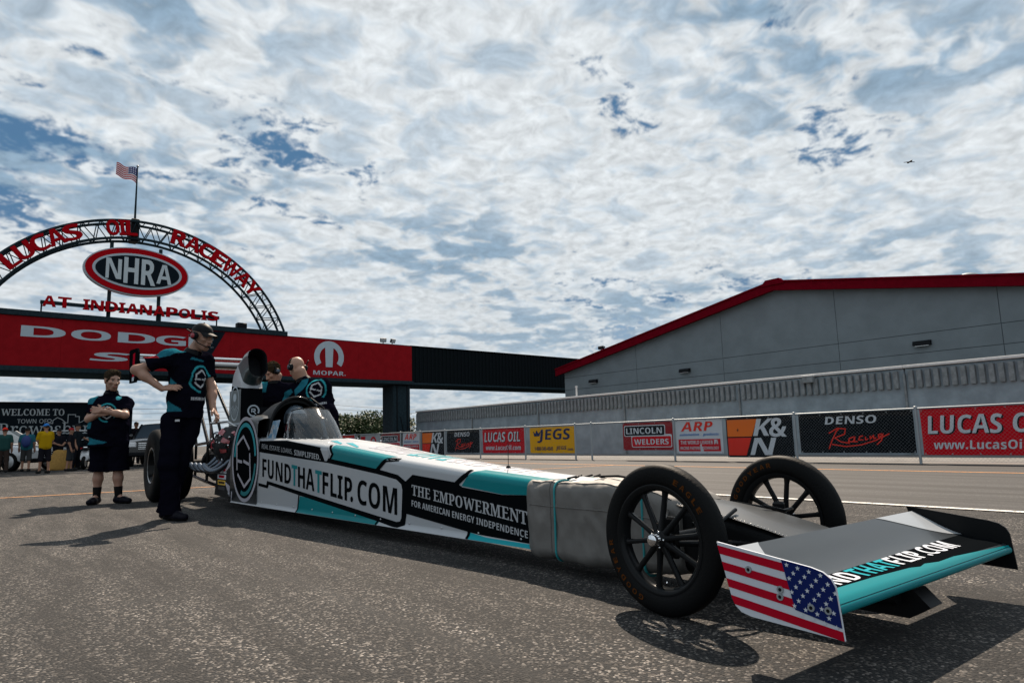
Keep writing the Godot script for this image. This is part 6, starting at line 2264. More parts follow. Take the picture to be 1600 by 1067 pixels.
# ---------------------------------------------------------------- cloth cover strapped over the front bodywork
func build_cover():
	var c := thing("body_cover", "crumpled silver grey cloth cover strapped over the dragster front bodywork", "cover", Vector3.ZERO)
	var n := FastNoiseLite.new()
	n.seed = 21
	n.frequency = 3.2
	n.fractal_octaves = 4
	var fold := FastNoiseLite.new()
	fold.seed = 22
	fold.frequency = 1.0
	fold.fractal_type = FastNoiseLite.FRACTAL_RIDGED
	fold.fractal_octaves = 3
	var rings := []
	var st := [[-2.985, 0.006, 0.445, 0.085], [-2.97, 0.022, 0.462, 0.072], [-2.90, 0.030, 0.468, 0.066], [-2.70, 0.034, 0.466, 0.064], [-2.40, 0.038, 0.468, 0.068], [-2.20, 0.036, 0.460, 0.074], [-2.06, 0.030, 0.436, 0.082], [-1.985, 0.018, 0.410, 0.092], [-1.955, 0.004, 0.388, 0.105]]
	var zs := []
	for i in 46: zs.append(lerpf(-2.985, -1.955, i / 45.0))
	for z in zs:
		var t0 := []
		var t1 := []
		var t2 := []
		for s in st:
			t0.append([s[0], s[1]]); t1.append([s[0], s[2]]); t2.append([s[0], s[3]])
		var w := maxf(hw(z), 0.165) + lerp_table(t0, z)
		var r := box_ring(z, CX - w, CX + w, lerp_table(t2, z), lerp_table(t1, z), 0.055, 6)
		# more points on the long sides
		var full := []
		for i in r.size():
			var a: Vector3 = r[i]
			var b: Vector3 = r[(i + 1) % r.size()]
			var k := maxi(1, int(a.distance_to(b) / 0.028))
			full.append(a)
			if (i + 1) % 7 == 0:
				for q in range(1, 12): full.append(a.lerp(b, q / 12.0))
		var o := []
		var strap := exp(-pow((z + 2.745) / 0.022, 2.0))
		for p in full:
			var out := Vector3(p.x - CX, p.y - 0.27, 0).normalized()
			var f := n.get_noise_3d(p.x * 2.0, p.y * 1.2, z * 1.6) * 0.016 + fold.get_noise_3d(p.x * 1.5 + p.y * 2.2, p.y * 1.0 - z * 2.5, z * 3.0) * 0.011
			o.append(p + out * (f - 0.010 * strap))
		rings.append(o)
	var mb := MB.new()
	mb.loft(rings, true, true)
	part("cloth", mb, M.cover_cloth, c)
	# raised seams and a row of stitches on the cloth
	for k in [[0.80, 0.0], [0.20, 0.0]]:
		mb = MB.new()
		var line := []
		for i in rings.size() - 4:
			var rr: Array = rings[i + 2]
			# the near flank runs between ring points 18 and 29
			var t: float = 18.0 + (1.0 - k[0]) * 12.0
			line.append((rr[int(t)] as Vector3) + Vector3(-0.002, 0, 0))
		mb.tube(line, 0.0028, 5)
		part("seam", mb, M.cover_cloth, c)
	for i in [9, 30]:
		mb = MB.new()
		var hoop := []
		for p3 in rings[i]:
			hoop.append(p3 + Vector3(p3.x - CX, p3.y - 0.27, 0).normalized() * 0.0015)
		hoop.append(hoop[0])
		mb.tube(hoop, 0.0026, 5)
		part("seam", mb, M.cover_cloth, c)
	# seam, and the bungee round it
	mb = MB.new()
	var z := -2.745
	var w := hw(z) + 0.030
	var p := []
	for q in box_ring(z, CX - w, CX + w, 0.060, 0.468, 0.05, 4): p.append(q)
	p.append(p[0])
	mb.tube(p, 0.006, 6)
	part("bungee_cord", mb, M.teal_cord, c)
	mb = MB.new()
	for i in 5:
		mb.bar(Vector3(CX - 0.10 + i * 0.045, 0.476, -2.745 + 0.02 * sin(i * 2.0)), Vector3(CX - 0.06 + i * 0.045, 0.486, -2.74 + 0.03 * cos(i * 1.7)), 0.014, 0.010, 0.003)
	part("hook", mb, M.black, c)
	mb = MB.new()
	mb.tube([Vector3(CX + 0.06, 0.478, -2.70), Vector3(CX + 0.09, 0.484, -2.55), Vector3(CX + 0.05, 0.474, -2.38), Vector3(CX - 0.05, 0.474, -2.30)], 0.007, 6)
	part("strap_end", mb, M.black, c)
	mb = MB.new()
	var zz := -2.14
	var w2 := maxf(hw(zz), 0.165) + 0.036
	var p2 := []
	for q in box_ring(zz, CX - w2, CX + w2, 0.068, 0.452, 0.05, 4): p2.append(q)
	p2.append(p2[0])
	mb.tube(p2, 0.006, 6)
	part("bungee_cord", mb, M.teal_cord, c)

# ---------------------------------------------------------------- people
class Field:
	var a := PackedVector3Array()
	var d := PackedVector3Array()
	var il := PackedFloat32Array()
	var ra := PackedFloat32Array()
	var dr := PackedFloat32Array()
	var kind := PackedInt32Array()
	var inv := []
	var cols := PackedColorArray()
	var cuts := []
	var dents := []
	var k := 0.03
	var noise: FastNoiseLite = null
	var amp := 0.0
	var lo := Vector3.ONE * 1e9
	var hi := Vector3.ONE * -1e9
	var cur := Color.WHITE

	func cap(p: Vector3, q: Vector3, r0: float, r1: float, flat := false):
		a.append(p); d.append(q - p)
		il.append(1.0 / maxf((q - p).length_squared(), 1e-9))
		ra.append(r0); dr.append(r1 - r0)
		kind.append(2 if flat else 0)
		inv.append(Transform3D())
		cols.append(cur)
		var r := Vector3.ONE * maxf(r0, r1)
		lo = lo.min(p - r).min(q - r); hi = hi.max(p + r).max(q + r)

	func ell(at: Vector3, r: Vector3, turn := Basis()):
		a.append(at); d.append(Vector3.ZERO); il.append(0.0)
		ra.append(minf(r.x, minf(r.y, r.z))); dr.append(0.0)
		kind.append(1)
		inv.append(Transform3D(turn * Basis.from_scale(r), at).affine_inverse())
		cols.append(cur)
		var m := Vector3.ONE * maxf(r.x, maxf(r.y, r.z))
		lo = lo.min(at - m); hi = hi.max(at + m)

	func one(i: int, p: Vector3) -> float:
		var kd := kind[i]
		if kd == 1:
			return ((inv[i] as Transform3D) * p).length() * ra[i] - ra[i]
		var w := p - a[i]
		var u := w.dot(d[i]) * il[i]
		var t := clampf(u, 0.0, 1.0)
		if kd == 2 and u > 1.0:
			var side := (w - d[i] * u).length() - (ra[i] + dr[i])
			return maxf(side, (u - 1.0) / sqrt(il[i]))
		return (w - d[i] * t).length() - (ra[i] + dr[i] * t)

	func val(p: Vector3, ids: PackedInt32Array) -> float:
		var m := 1e3
		for i in ids:
			var x := one(i, p)
			var h := k - absf(m - x)
			m = minf(m, x)
			if h > 0.0: m -= h * h / k * 0.25
		for c in cuts:
			m = maxf(m, (c as Plane).distance_to(p))
		for s in dents:
			m = maxf(m, s[1] - p.distance_to(s[0]))
		if noise: m += noise.get_noise_3dv(p) * amp
		return m

	func nearest(p: Vector3) -> int:
		var b := 0
		var m := 1e9
		for i in a.size():
			var x := one(i, p)
			if x < m:
				m = x; b = i
		return b

	# surface nets; only the blocks that the surface can cross are visited
	func skin(cell: float, col: Callable) -> Array:
		var pad := Vector3.ONE * (cell * 2.0 + k * 0.5 + amp)
		var o := lo - pad
		var size := hi - lo + pad * 2.0
		var nx := int(size.x / cell) + 2
		var ny := int(size.y / cell) + 2
		var nz := int(size.z / cell) + 2
		var sy := nx
		var sz := nx * ny
		var g := PackedFloat32Array()
		g.resize(nx * ny * nz)
		g.fill(1e3)
		var vi := PackedInt32Array()
		vi.resize(nx * ny * nz)
		vi.fill(-1)
		var blocks := []
		var all := PackedInt32Array(range(a.size()))
		var reach := 8.0 * cell * 0.87
		var bz := 0
		while bz < nz - 1:
			var by := 0
			while by < ny - 1:
				var bx := 0
				while bx < nx - 1:
					var c := o + Vector3(bx + 4, by + 4, bz + 4) * cell
					var m := 1e9
					var ds := PackedFloat32Array()
					for i in all:
						var x := one(i, c)
						ds.append(x)
						m = minf(m, x)
					if m < reach + k + amp:
						var ids := PackedInt32Array()
						for i in all:
							if ds[i] < m + 2.0 * reach + k: ids.append(i)
						if absf(val(c, ids)) < reach + k * 0.5 + amp * 2.0:
							blocks.append(Vector3i(bx, by, bz))
							for z in range(bz, mini(bz + 9, nz)):
								for y in range(by, mini(by + 9, ny)):
									var at := z * sz + y * sy + bx
									for x in range(bx, mini(bx + 9, nx)):
										if g[at] > 999.0: g[at] = val(o + Vector3(x, y, z) * cell, ids)
										at += 1
					bx += 8
				by += 8
			bz += 8
		var v := PackedVector3Array()
		var n := PackedVector3Array()
		var cc := PackedColorArray()
		var cells := PackedInt32Array()
		for b in blocks:
			for z in range(b.z, mini(b.z + 8, nz - 1)):
				for y in range(b.y, mini(b.y + 8, ny - 1)):
					for x in range(b.x, mini(b.x + 8, nx - 1)):
						var i := z * sz + y * sy + x
						var v0 := g[i]
						var v1 := g[i + 1]
						var v2 := g[i + sy]
						var v3 := g[i + sy + 1]
						var v4 := g[i + sz]
						var v5 := g[i + sz + 1]
						var v6 := g[i + sz + sy]
						var v7 := g[i + sz + sy + 1]
						var neg := int(v0 < 0) + int(v1 < 0) + int(v2 < 0) + int(v3 < 0) + int(v4 < 0) + int(v5 < 0) + int(v6 < 0) + int(v7 < 0)
						if neg == 0 or neg == 8: continue
						var s := Vector3.ZERO
						var cnt := 0
						var vs := [v0, v1, v2, v3, v4, v5, v6, v7]
						for e in EDGES:
							var p0: float = vs[e[0]]
							var p1: float = vs[e[1]]
							if (p0 < 0) != (p1 < 0):
								s += (CORNERS[e[0]] as Vector3).lerp(CORNERS[e[1]], p0 / (p0 - p1))
								cnt += 1
						var p := o + (Vector3(x, y, z) + s / cnt) * cell
						var nn := Vector3(v1 + v3 + v5 + v7 - v0 - v2 - v4 - v6, v2 + v3 + v6 + v7 - v0 - v1 - v4 - v5, v4 + v5 + v6 + v7 - v0 - v1 - v2 - v3).normalized()
						vi[i] = v.size()
						v.append(p); n.append(nn); cc.append(col.call(p, nn))
						cells.append(i)
		var ix := PackedInt32Array()
		for i in cells:
			var f0 := g[i]
			for ax in 3:
				var st: int = [1, sy, sz][ax]
				var f1 := g[i + st]
				if (f0 < 0) == (f1 < 0): continue
				var p: int = [sy, sz, 1][ax]
				var q: int = [sz, 1, sy][ax]
				if i - p - q < 0: continue
				var a0 := vi[i]
				var a1 := vi[i - p]
				var a2 := vi[i - p - q]
				var a3 := vi[i - q]
				if a1 < 0 or a2 < 0 or a3 < 0: continue
				if f0 < 0: ix.append_array([a0, a2, a1, a0, a3, a2])
				else: ix.append_array([a0, a1, a2, a0, a2, a3])
		return [v, n, cc, ix]

	const CORNERS := [Vector3(0, 0, 0), Vector3(1, 0, 0), Vector3(0, 1, 0), Vector3(1, 1, 0), Vector3(0, 0, 1), Vector3(1, 0, 1), Vector3(0, 1, 1), Vector3(1, 1, 1)]
	const EDGES := [[0, 1], [2, 3], [4, 5], [6, 7], [0, 2], [1, 3], [4, 6], [5, 7], [0, 4], [1, 5], [2, 6], [3, 7]]

var jobs := []
func run_job(i: int):
	var j: Dictionary = jobs[i]
	var f: Field = j.field
	j.out = f.skin(j.cell, j.col if j.has("col") else func(p, _n): return f.cols[f.nearest(p)])

# one job per grid; grids of the same piece are joined into one mesh
func job(piece: Dictionary, f: Field, cell: float, col = null):
	var j := {"piece": piece, "field": f, "cell": cell}
	if col != null: j.col = col
	jobs.append(j)

func piece(parent: Node, called: String, m: Material) -> Dictionary:
	return {"parent": parent, "name": called, "mat": m, "arrays": []}

func finish_jobs():
	var id := WorkerThreadPool.add_group_task(run_job, jobs.size())
	WorkerThreadPool.wait_for_group_task_completion(id)
	var order := []
	for j in jobs:
		if not order.has(j.piece): order.append(j.piece)
		j.piece.arrays.append(j.out)
	for p in order:
		var v := PackedVector3Array()
		var n := PackedVector3Array()
		var c := PackedColorArray()
		var ix := PackedInt32Array()
		for o in p.arrays:
			var base := v.size()
			v.append_array(o[0]); n.append_array(o[1]); c.append_array(o[2])
			for i in o[3]: ix.append(i + base)
		var ar := []
		ar.resize(Mesh.ARRAY_MAX)
		ar[Mesh.ARRAY_VERTEX] = v
		ar[Mesh.ARRAY_NORMAL] = n
		ar[Mesh.ARRAY_COLOR] = c
		ar[Mesh.ARRAY_INDEX] = ix
		var am := ArrayMesh.new()
		am.add_surface_from_arrays(Mesh.PRIMITIVE_TRIANGLES, ar)
		part(p.name, am, p.mat, p.parent)
	jobs.clear()

const SKIN := Color(0.30, 0.165, 0.115)
const BLACK_CLOTH := Color(0.0055, 0.0065, 0.008)
const TEAL_CLOTH := Color(0.018, 0.125, 0.165)

func head_basis(look: Vector3, roll := 0.0) -> Basis:
	var z := look.normalized()
	var x := Vector3.UP.cross(z).normalized()
	return Basis(z, roll) * Basis(x, z.cross(x), z)

func head_field(c: Vector3, b: Basis, s: float, skin_col: Color, neck: Vector3) -> Field:
	var f := Field.new()
	f.k = 0.022 * s
	f.cur = skin_col
	var at := func(x, y, z): return c + b * (Vector3(x, y, z) * s)
	f.ell(at.call(0, 0.035, -0.012), Vector3(0.074, 0.090, 0.094) * s, b)
	f.ell(at.call(0, -0.045, 0.024), Vector3(0.058, 0.080, 0.066) * s, b)
	f.cap(at.call(-0.016, -0.104, 0.056), at.call(0.016, -0.104, 0.056), 0.021 * s, 0.021 * s)
	f.cap(at.call(-0.046, -0.062, -0.002), at.call(-0.018, -0.098, 0.048), 0.020 * s, 0.018 * s)
	f.cap(at.call(0.046, -0.062, -0.002), at.call(0.018, -0.098, 0.048), 0.020 * s, 0.018 * s)
	f.cap(at.call(0, 0.012, 0.088), at.call(0, -0.032, 0.110), 0.008 * s, 0.012 * s)
	f.cap(at.call(-0.011, -0.036, 0.098), at.call(0.011, -0.036, 0.098), 0.009 * s, 0.009 * s)
	f.cap(at.call(-0.036, 0.026, 0.074), at.call(0.036, 0.026, 0.074), 0.013 * s, 0.013 * s)
	f.cap(at.call(-0.018, -0.066, 0.086), at.call(0.018, -0.066, 0.086), 0.0075 * s, 0.0075 * s)
	f.cap(at.call(-0.016, -0.077, 0.083), at.call(0.016, -0.077, 0.083), 0.0085 * s, 0.0085 * s)
	for e in [-1.0, 1.0]:
		f.ell(at.call(e * 0.077, -0.006, -0.012), Vector3(0.010, 0.032, 0.019) * s, b * Basis(Vector3.UP, e * 0.35))
		f.ell(at.call(e * 0.040, -0.022, 0.062), Vector3(0.022, 0.018, 0.022) * s, b)
		f.dents.append([at.call(e * 0.031, 0.004, 0.104), 0.0215 * s])
	f.cap(at.call(0, -0.07, -0.03), neck, 0.052 * s, 0.062 * s)
	return f

func face_colour(c: Vector3, b: Basis, s: float, skin_col: Color, hair: Color, beard: float) -> Callable:
	var inv := Transform3D(b, c).affine_inverse()
	return func(p: Vector3, _n: Vector3) -> Color:
		var q: Vector3 = (inv * p) / s
		var out := skin_col
		var ax := absf(q.x)
		if q.z > 0.05:
			var e := Vector2(ax - 0.031, q.y - 0.003).length()
			if e < 0.0095: out = Color(0.14, 0.12, 0.11) if absf(ax - 0.031) > 0.005 else Color(0.02, 0.015, 0.012)
			elif absf(q.y - 0.024 - 0.08 * (0.03 - ax) * 0.2) < 0.0055 and ax > 0.012 and ax < 0.05: out = hair.lerp(skin_col, 0.25)
			elif ax < 0.024 and absf(q.y + 0.071) < 0.010: out = Color(skin_col.r * 0.8, skin_col.g * 0.55, skin_col.b * 0.55)
		if beard > 0.0 and q.y < -0.03 and q.z > -0.03 and ax > 0.0:
			var lipz := ax < 0.024 and q.y > -0.083 and q.y < -0.060 and q.z > 0.05
			if not lipz and (q.y < -0.052 or ax > 0.035): out = out.lerp(hair, beard)
		return out

# bent fingers, thumb at the side of the palm. dir: towards the fingers, back: out of the back of the hand, thumb: towards the thumb
func add_hand(f: Field, w: Vector3, dir: Vector3, back: Vector3, thumb: Vector3, curl: float, spread: float, s := 1.0, from = null):
	f.k = 0.010
	dir = dir.normalized()
	thumb = (thumb - dir * thumb.dot(dir)).normalized()
	var n := dir.cross(thumb).normalized()
	if n.dot(back) < 0: n = -n
	if from != null: f.cap(from, w, 0.034 * s, 0.027 * s)
	var offs := [0.032, 0.011, -0.010, -0.029]
	var lens := [0.073, 0.081, 0.075, 0.060]
	for i in 4:
		var kn: Vector3 = w + dir * (0.090 - 0.006 * absf(i - 1.0)) * s + thumb * offs[i] * s
		f.cap(w + dir * 0.012 * s + thumb * offs[i] * 0.6 * s, kn, 0.0145 * s, 0.0115 * s)
		var ang := curl * 0.6
		var p: Vector3 = kn
		for j in 3:
			var l: float = lens[i] * [0.45, 0.31, 0.24][j] * s
			var dd: Vector3 = (dir * cos(ang) - n * sin(ang) + thumb * spread * (1.5 - i) * 0.12).normalized()
			f.cap(p, p + dd * l, (0.0098 - 0.0009 * j) * s, (0.0092 - 0.0011 * j) * s)
			p += dd * l
			ang += curl
	var t0 := w + dir * 0.028 * s + thumb * 0.028 * s
	var t1 := t0 + (dir * 0.62 + thumb * 0.75 - n * 0.25).normalized() * 0.042 * s
	var t2 := t1 + (dir * 0.85 + thumb * 0.30 - n * 0.35 * (0.5 + curl)).normalized() * 0.034 * s
	f.cap(t0, t1, 0.0145 * s, 0.0115 * s)
	f.cap(t1, t2, 0.0115 * s, 0.0092 * s)

# joints in J: chest waist hip neck head shR elR wrR shL elL wrL hipR knR anR toR hipL knL anL toL
func torso(f: Field, J: Dictionary, ax: Vector3, r: float, off: float, grow: float):
	for s in [-1.0, 1.0]:
		f.cap(J.chest + ax * off * s, J.waist + ax * off * 0.92 * s, r + grow, r * J.get("belly", 0.96) + grow)
	f.cap(J.shR, J.shL, 0.066 + grow, 0.066 + grow)
	f.cap(J.shR, J.chest, 0.06 + grow, r + grow)
	f.cap(J.shL, J.chest, 0.06 + grow, r + grow)

func figure(J: Dictionary, t: Node3D) -> void:
	var fat: float = J.get("fat", 1.0)
	var ax: Vector3 = (J.shL - J.shR); ax.y = 0.0; ax = ax.normalized()
	var skin_col: Color = J.get("skin", SKIN)
	var hair: Color = J.get("hair", Color(0.03, 0.02, 0.014))
	var hb := head_basis(J.look, J.get("roll", 0.0))
	var hs: float = J.get("hs", 1.0)
	# ---- body: trunk, arms and legs in one grid, head and hands in finer ones
	var body := piece(t, "body", M.skin)
	var f := Field.new()
	f.k = 0.035
	f.cur = skin_col
	torso(f, J, ax, 0.105 * fat, 0.06 * fat, 0.0)
	f.cap(J.waist, J.hip, 0.10 * fat, 0.10 * fat)
	f.cap(J.hipR, J.hipL, 0.075 * fat, 0.075 * fat)
	f.cap(J.chest + Vector3(0, 0.1, 0), J.neck, 0.07, 0.055)
	for s in ["R", "L"]:
		f.cap(J["sh" + s], J["el" + s], 0.052 * fat, 0.042)
		f.cap(J["el" + s], J["el" + s].lerp(J["wr" + s], 0.35), 0.043, 0.043)
		f.cap(J["el" + s].lerp(J["wr" + s], 0.35), J["wr" + s], 0.043, 0.028)
		f.cap(J["hip" + s], J["kn" + s], 0.076 * fat, 0.054)
		f.cap(J["kn" + s], J["kn" + s].lerp(J["an" + s], 0.35), 0.056, 0.057)
		f.cap(J["kn" + s].lerp(J["an" + s], 0.35), J["an" + s], 0.057, 0.036)
		f.cap(J["an" + s], J["to" + s], 0.026, 0.016)
	job(body, f, 0.012)
	var hf := head_field(J.head, hb, hs, skin_col, J.neck)
	job(body, hf, 0.0052, face_colour(J.head, hb, hs, skin_col, hair, J.get("beard", 0.0)))
	for s in ["R", "L"]:
		var h: Array = J["hand" + s]      # dir, back, thumb, curl, spread
		var g := Field.new()
		g.cur = skin_col
		add_hand(g, J["wr" + s], h[0], h[1], h[2], h[3], h[4], 1.04, J["el" + s].lerp(J["wr" + s], 0.75))
		job(body, g, 0.0042)
	# ---- shirt
	var shirt := piece(t, "shirt", M.cloth)
	f = Field.new()
	f.k = 0.045
	f.noise = FastNoiseLite.new()
	f.noise.seed = J.get("seed", 1)
	f.noise.frequency = 5.5
	f.noise.fractal_octaves = 3
	f.amp = 0.022
	torso(f, J, ax, 0.105 * fat, 0.062 * fat, 0.024)
	for s in [-1.0, 1.0]:
		f.cap(J.waist + ax * 0.062 * fat * s, J.hem + ax * 0.062 * fat * s, 0.128 * fat, 0.132 * fat, true)
	f.cap(J.chest + Vector3(0, 0.08, 0), J.neck.lerp(J.chest, 0.12), 0.08, 0.070, true)
	f.cap(J.neck.lerp(J.chest, 0.2), J.neck.lerp(J.head, 0.16), 0.068 * hs, 0.066 * hs, true)
	for s in ["R", "L"]:
		f.cap(J["sh" + s], J["sh" + s].lerp(J["el" + s], J.get("sleeve", 0.72)), 0.060, 0.072, true)
	job(shirt, f, 0.0075, J.shirt_col)
	# ---- collar, open at the throat
	var nk: Vector3 = (J.head - J.neck).normalized()
	var cz = (J.look - nk * J.look.dot(nk)).normalized()
	var cb := Basis(nk.cross(cz).normalized() * -1.0, nk, cz)
	var cm := MB.new()
	cm.sheet(28, 4, func(u, v):
		var a := lerpf(0.28, TAU - 0.28, u)
		var r := lerpf(0.080, 0.068, v) * hs
		return J.neck + cb * Vector3(sin(a) * r, -0.012 + 0.040 * v + 0.012 * cos(a), cos(a) * r * 1.08), Vector3.ZERO)
	part("collar", cm, M.black, t)
	# ---- trousers or shorts
	var tr := piece(t, J.get("lower", "trousers"), M.cloth)
	f = Field.new()
	f.k = 0.03
	f.noise = FastNoiseLite.new()
	f.noise.seed = J.get("seed", 1) + 5
	f.noise.frequency = 3.5
	f.noise.fractal_octaves = 3
	f.amp = 0.022
	var tc: Color = J.get("lower_col", BLACK_CLOTH)
	f.cap(J.waist.lerp(J.hip, 0.4) - ax * 0.04 * fat, J.hip - ax * 0.04 * fat, 0.118 * fat, 0.122 * fat)
	f.cap(J.waist.lerp(J.hip, 0.4) + ax * 0.04 * fat, J.hip + ax * 0.04 * fat, 0.118 * fat, 0.122 * fat)
	for s in ["R", "L"]:
		f.cap(J["hip" + s], J["kn" + s], 0.108 * fat, 0.088 * J.get("leg", 1.0), J.has("shorts"))
		if not J.has("shorts"):
			f.cap(J["kn" + s], J["an" + s] + Vector3(0, -0.035, 0), 0.086, 0.088, true)
		else:
			f.cap(J["kn" + s], J["kn" + s].lerp(J["an" + s], J.shorts), 0.098 * J.get("leg", 1.0), 0.108 * J.get("leg", 1.0), true)
	job(tr, f, 0.010, func(_p, _n): return tc)
	# ---- shoes, socks
	for s in ["R", "L"]:
		var sh := piece(t, "shoe", M.shoe)
		f = Field.new()
		f.k = 0.02
		var fd: Vector3 = J["to" + s] - J["an" + s]; fd.y = 0; fd = fd.normalized()
		var gx := Vector3(J["an" + s].x, 0.045, J["an" + s].z)
		f.cap(gx - fd * 0.035, gx + fd * 0.10, 0.042, 0.045)
		f.cap(gx + fd * 0.10, gx + fd * 0.195 - Vector3(0, 0.008, 0), 0.045, 0.036)
		f.cap(gx + Vector3(0, 0.02, 0), gx + Vector3(0, 0.055, 0) - fd * 0.012, 0.045, 0.043, true)
		f.cuts.append(Plane(Vector3.DOWN, 0.0))
		job(sh, f, 0.006, func(p, _n): return Color(0.007, 0.007, 0.008) if p.y > 0.022 else J.get("sole", Color(0.012, 0.012, 0.012)))
		if J.has("socks"):
			var so := piece(t, "sock", M.cloth)
			f = Field.new()
			f.cap(J["an" + s], J["an" + s].lerp(J["kn" + s], J.socks), 0.043, 0.052, true)
			job(so, f, 0.008, func(_p, _n): return Color(0.012, 0.013, 0.015))
	# ---- hair
	if J.has("hair_cut"):
		var hp := piece(t, "hair", M.hair)
		f = Field.new()
		f.k = 0.02
		f.noise = FastNoiseLite.new()
		f.noise.seed = 9
		f.noise.frequency = 26.0
		f.amp = 0.014
		f.ell(J.head + hb * (Vector3(0, 0.042, -0.016) * hs), Vector3(0.084, 0.096, 0.103) * hs, hb)
		f.ell(J.head + hb * (Vector3(0, 0.09, 0.045) * hs), Vector3(0.062, 0.042, 0.050) * hs, hb)
		var c1: Vector3 = hb * Vector3(0, -0.45, 0.9).normalized()
		f.cuts.append(Plane(c1, c1.dot(J.head + hb * (Vector3(0, 0.062, 0.072) * hs))))
		var c2: Vector3 = hb * Vector3(0, -1.0, 0.25).normalized()
		f.cuts.append(Plane(c2, c2.dot(J.head + hb * (Vector3(0, -0.03, -0.03) * hs))))
		job(hp, f, 0.006, func(_p, _n): return hair)

func cap_and_headset(t: Node3D, J: Dictionary, cap: bool):
	var hb := head_basis(J.look, J.get("roll", 0.0))
	var hs: float = J.get("hs", 1.0)
	var X := Transform3D(hb * Basis.from_scale(Vector3.ONE * hs), J.head)
	if cap:
		var mb := MB.new()
		mb.sheet(28, 12, func(u, v):
			var a: float = u * TAU
			var e: float = v * PI * 0.5
			return X * Vector3(sin(a) * cos(e) * 0.086, 0.045 + sin(e) * 0.088, cos(a) * cos(e) * 0.104 - 0.012), Vector3.ZERO, true)
		var c := part("cap", mb, M.black, t)
		mb = MB.new()
		var brim := func(u, v, dy):
			var a := lerpf(-1.15, 1.15, u)
			return X * Vector3(sin(a) * lerpf(0.084, 0.080, v), 0.047 + dy - v * 0.018 - 0.03 * pow(absf(sin(a)), 2.0) * v, cos(a) * 0.098 - 0.012 + v * 0.082 * pow(maxf(cos(a), 0.05), 0.5))
		mb.sheet(16, 6, func(u, v): return brim.call(u, v, 0.004), hb.y)
		mb.sheet(16, 6, func(u, v): return brim.call(u, v, -0.001), -hb.y)
		part("brim", mb, M.black, c)
		mb = MB.new()
		mb.ball(X * Vector3(0, 0.134, -0.012), Vector3.ONE * 0.008 * hs, 8)
		part("button", mb, M.black, c)
	var h := Node3D.new()
	h.name = "headset"
	t.add_child(h, true)
	for s in [-1.0, 1.0]:
		var mb := MB.new()
		mb.lathe([[0.0, 0.030], [0.022, 0.030], [0.034, 0.022], [0.038, 0.008], [0.036, -0.010], [0.0, -0.012]], X * Transform3D(Basis(Vector3.BACK, -s * PI * 0.5), Vector3(s * 0.088, 0.0, -0.010)), 24)
		var cup := part("ear_cup", mb, M.black, h)
		mb = MB.new()
		mb.lathe([[0.0, 0.0335], [0.012, 0.0335], [0.016, 0.031], [0.024, 0.0295]], X * Transform3D(Basis(Vector3.BACK, -s * PI * 0.5), Vector3(s * 0.088, 0.0, -0.010)), 20)
		part("cup_badge", mb, M.engine_red if cap else M.steel_blue, h)
	var mb := MB.new()
	var p := []
	for i in 17:
		var a := PI * i / 16.0
		p.append(X * Vector3(cos(a) * 0.098, sin(a) * (0.06 if cap else 0.12), -0.055 * sin(a) - 0.012 if cap else -0.035 * sin(a)))
	if cap:
		p = []
		for i in 17:
			var a := PI * i / 16.0
			p.append(X * Vector3(cos(a) * 0.100, -0.005, -0.012 - sin(a) * 0.112))
	mb.tube(p, 0.008, 7)
	part("band", mb, M.black, h)
	mb = MB.new()
	mb.tube([X * Vector3(-0.10, -0.015, 0.0), X * Vector3(-0.092, -0.060, 0.045), X * Vector3(-0.045, -0.082, 0.098), X * Vector3(-0.012, -0.080, 0.112)], 0.005, 6)
	mb.ball(X * Vector3(-0.010, -0.080, 0.112), Vector3(0.015, 0.012, 0.012), 10)
	part("microphone", mb, M.black, h)
	mb = MB.new()
	mb.tube([X * Vector3(-0.105, 0.02, -0.02), X * Vector3(-0.115, 0.045, -0.09)], 0.007, 6)
	part("aerial", mb, M.black, h)

func in_poly(q: Vector2, p: Array) -> bool:
	return Geometry2D.is_point_in_polygon(q, PackedVector2Array(p))

# ring and six-sided monogram printed on a shirt, in a plane with axes u and v about c
func monogram(q: Vector2, r: float) -> int:
	var e := Vector2(q.x * 1.12, q.y)
	var l := e.length()
	if l > r * 0.90 and l < r * 1.06 and (q.y > -r * 0.55 or q.x < r * 0.1): return 1
	var h := q / r
	var hex := maxf(absf(h.x) * 0.95, absf(h.x) * 0.5 + absf(h.y) * 0.72)
	if hex > 0.42 and hex < 0.53 and absf(h.y - 0.21 * signf(h.x)) > 0.045: return 2
	if absf(h.y + 0.03) < 0.055 and absf(h.x) < 0.46 and absf(h.x) > 0.05: return 2
	return 0

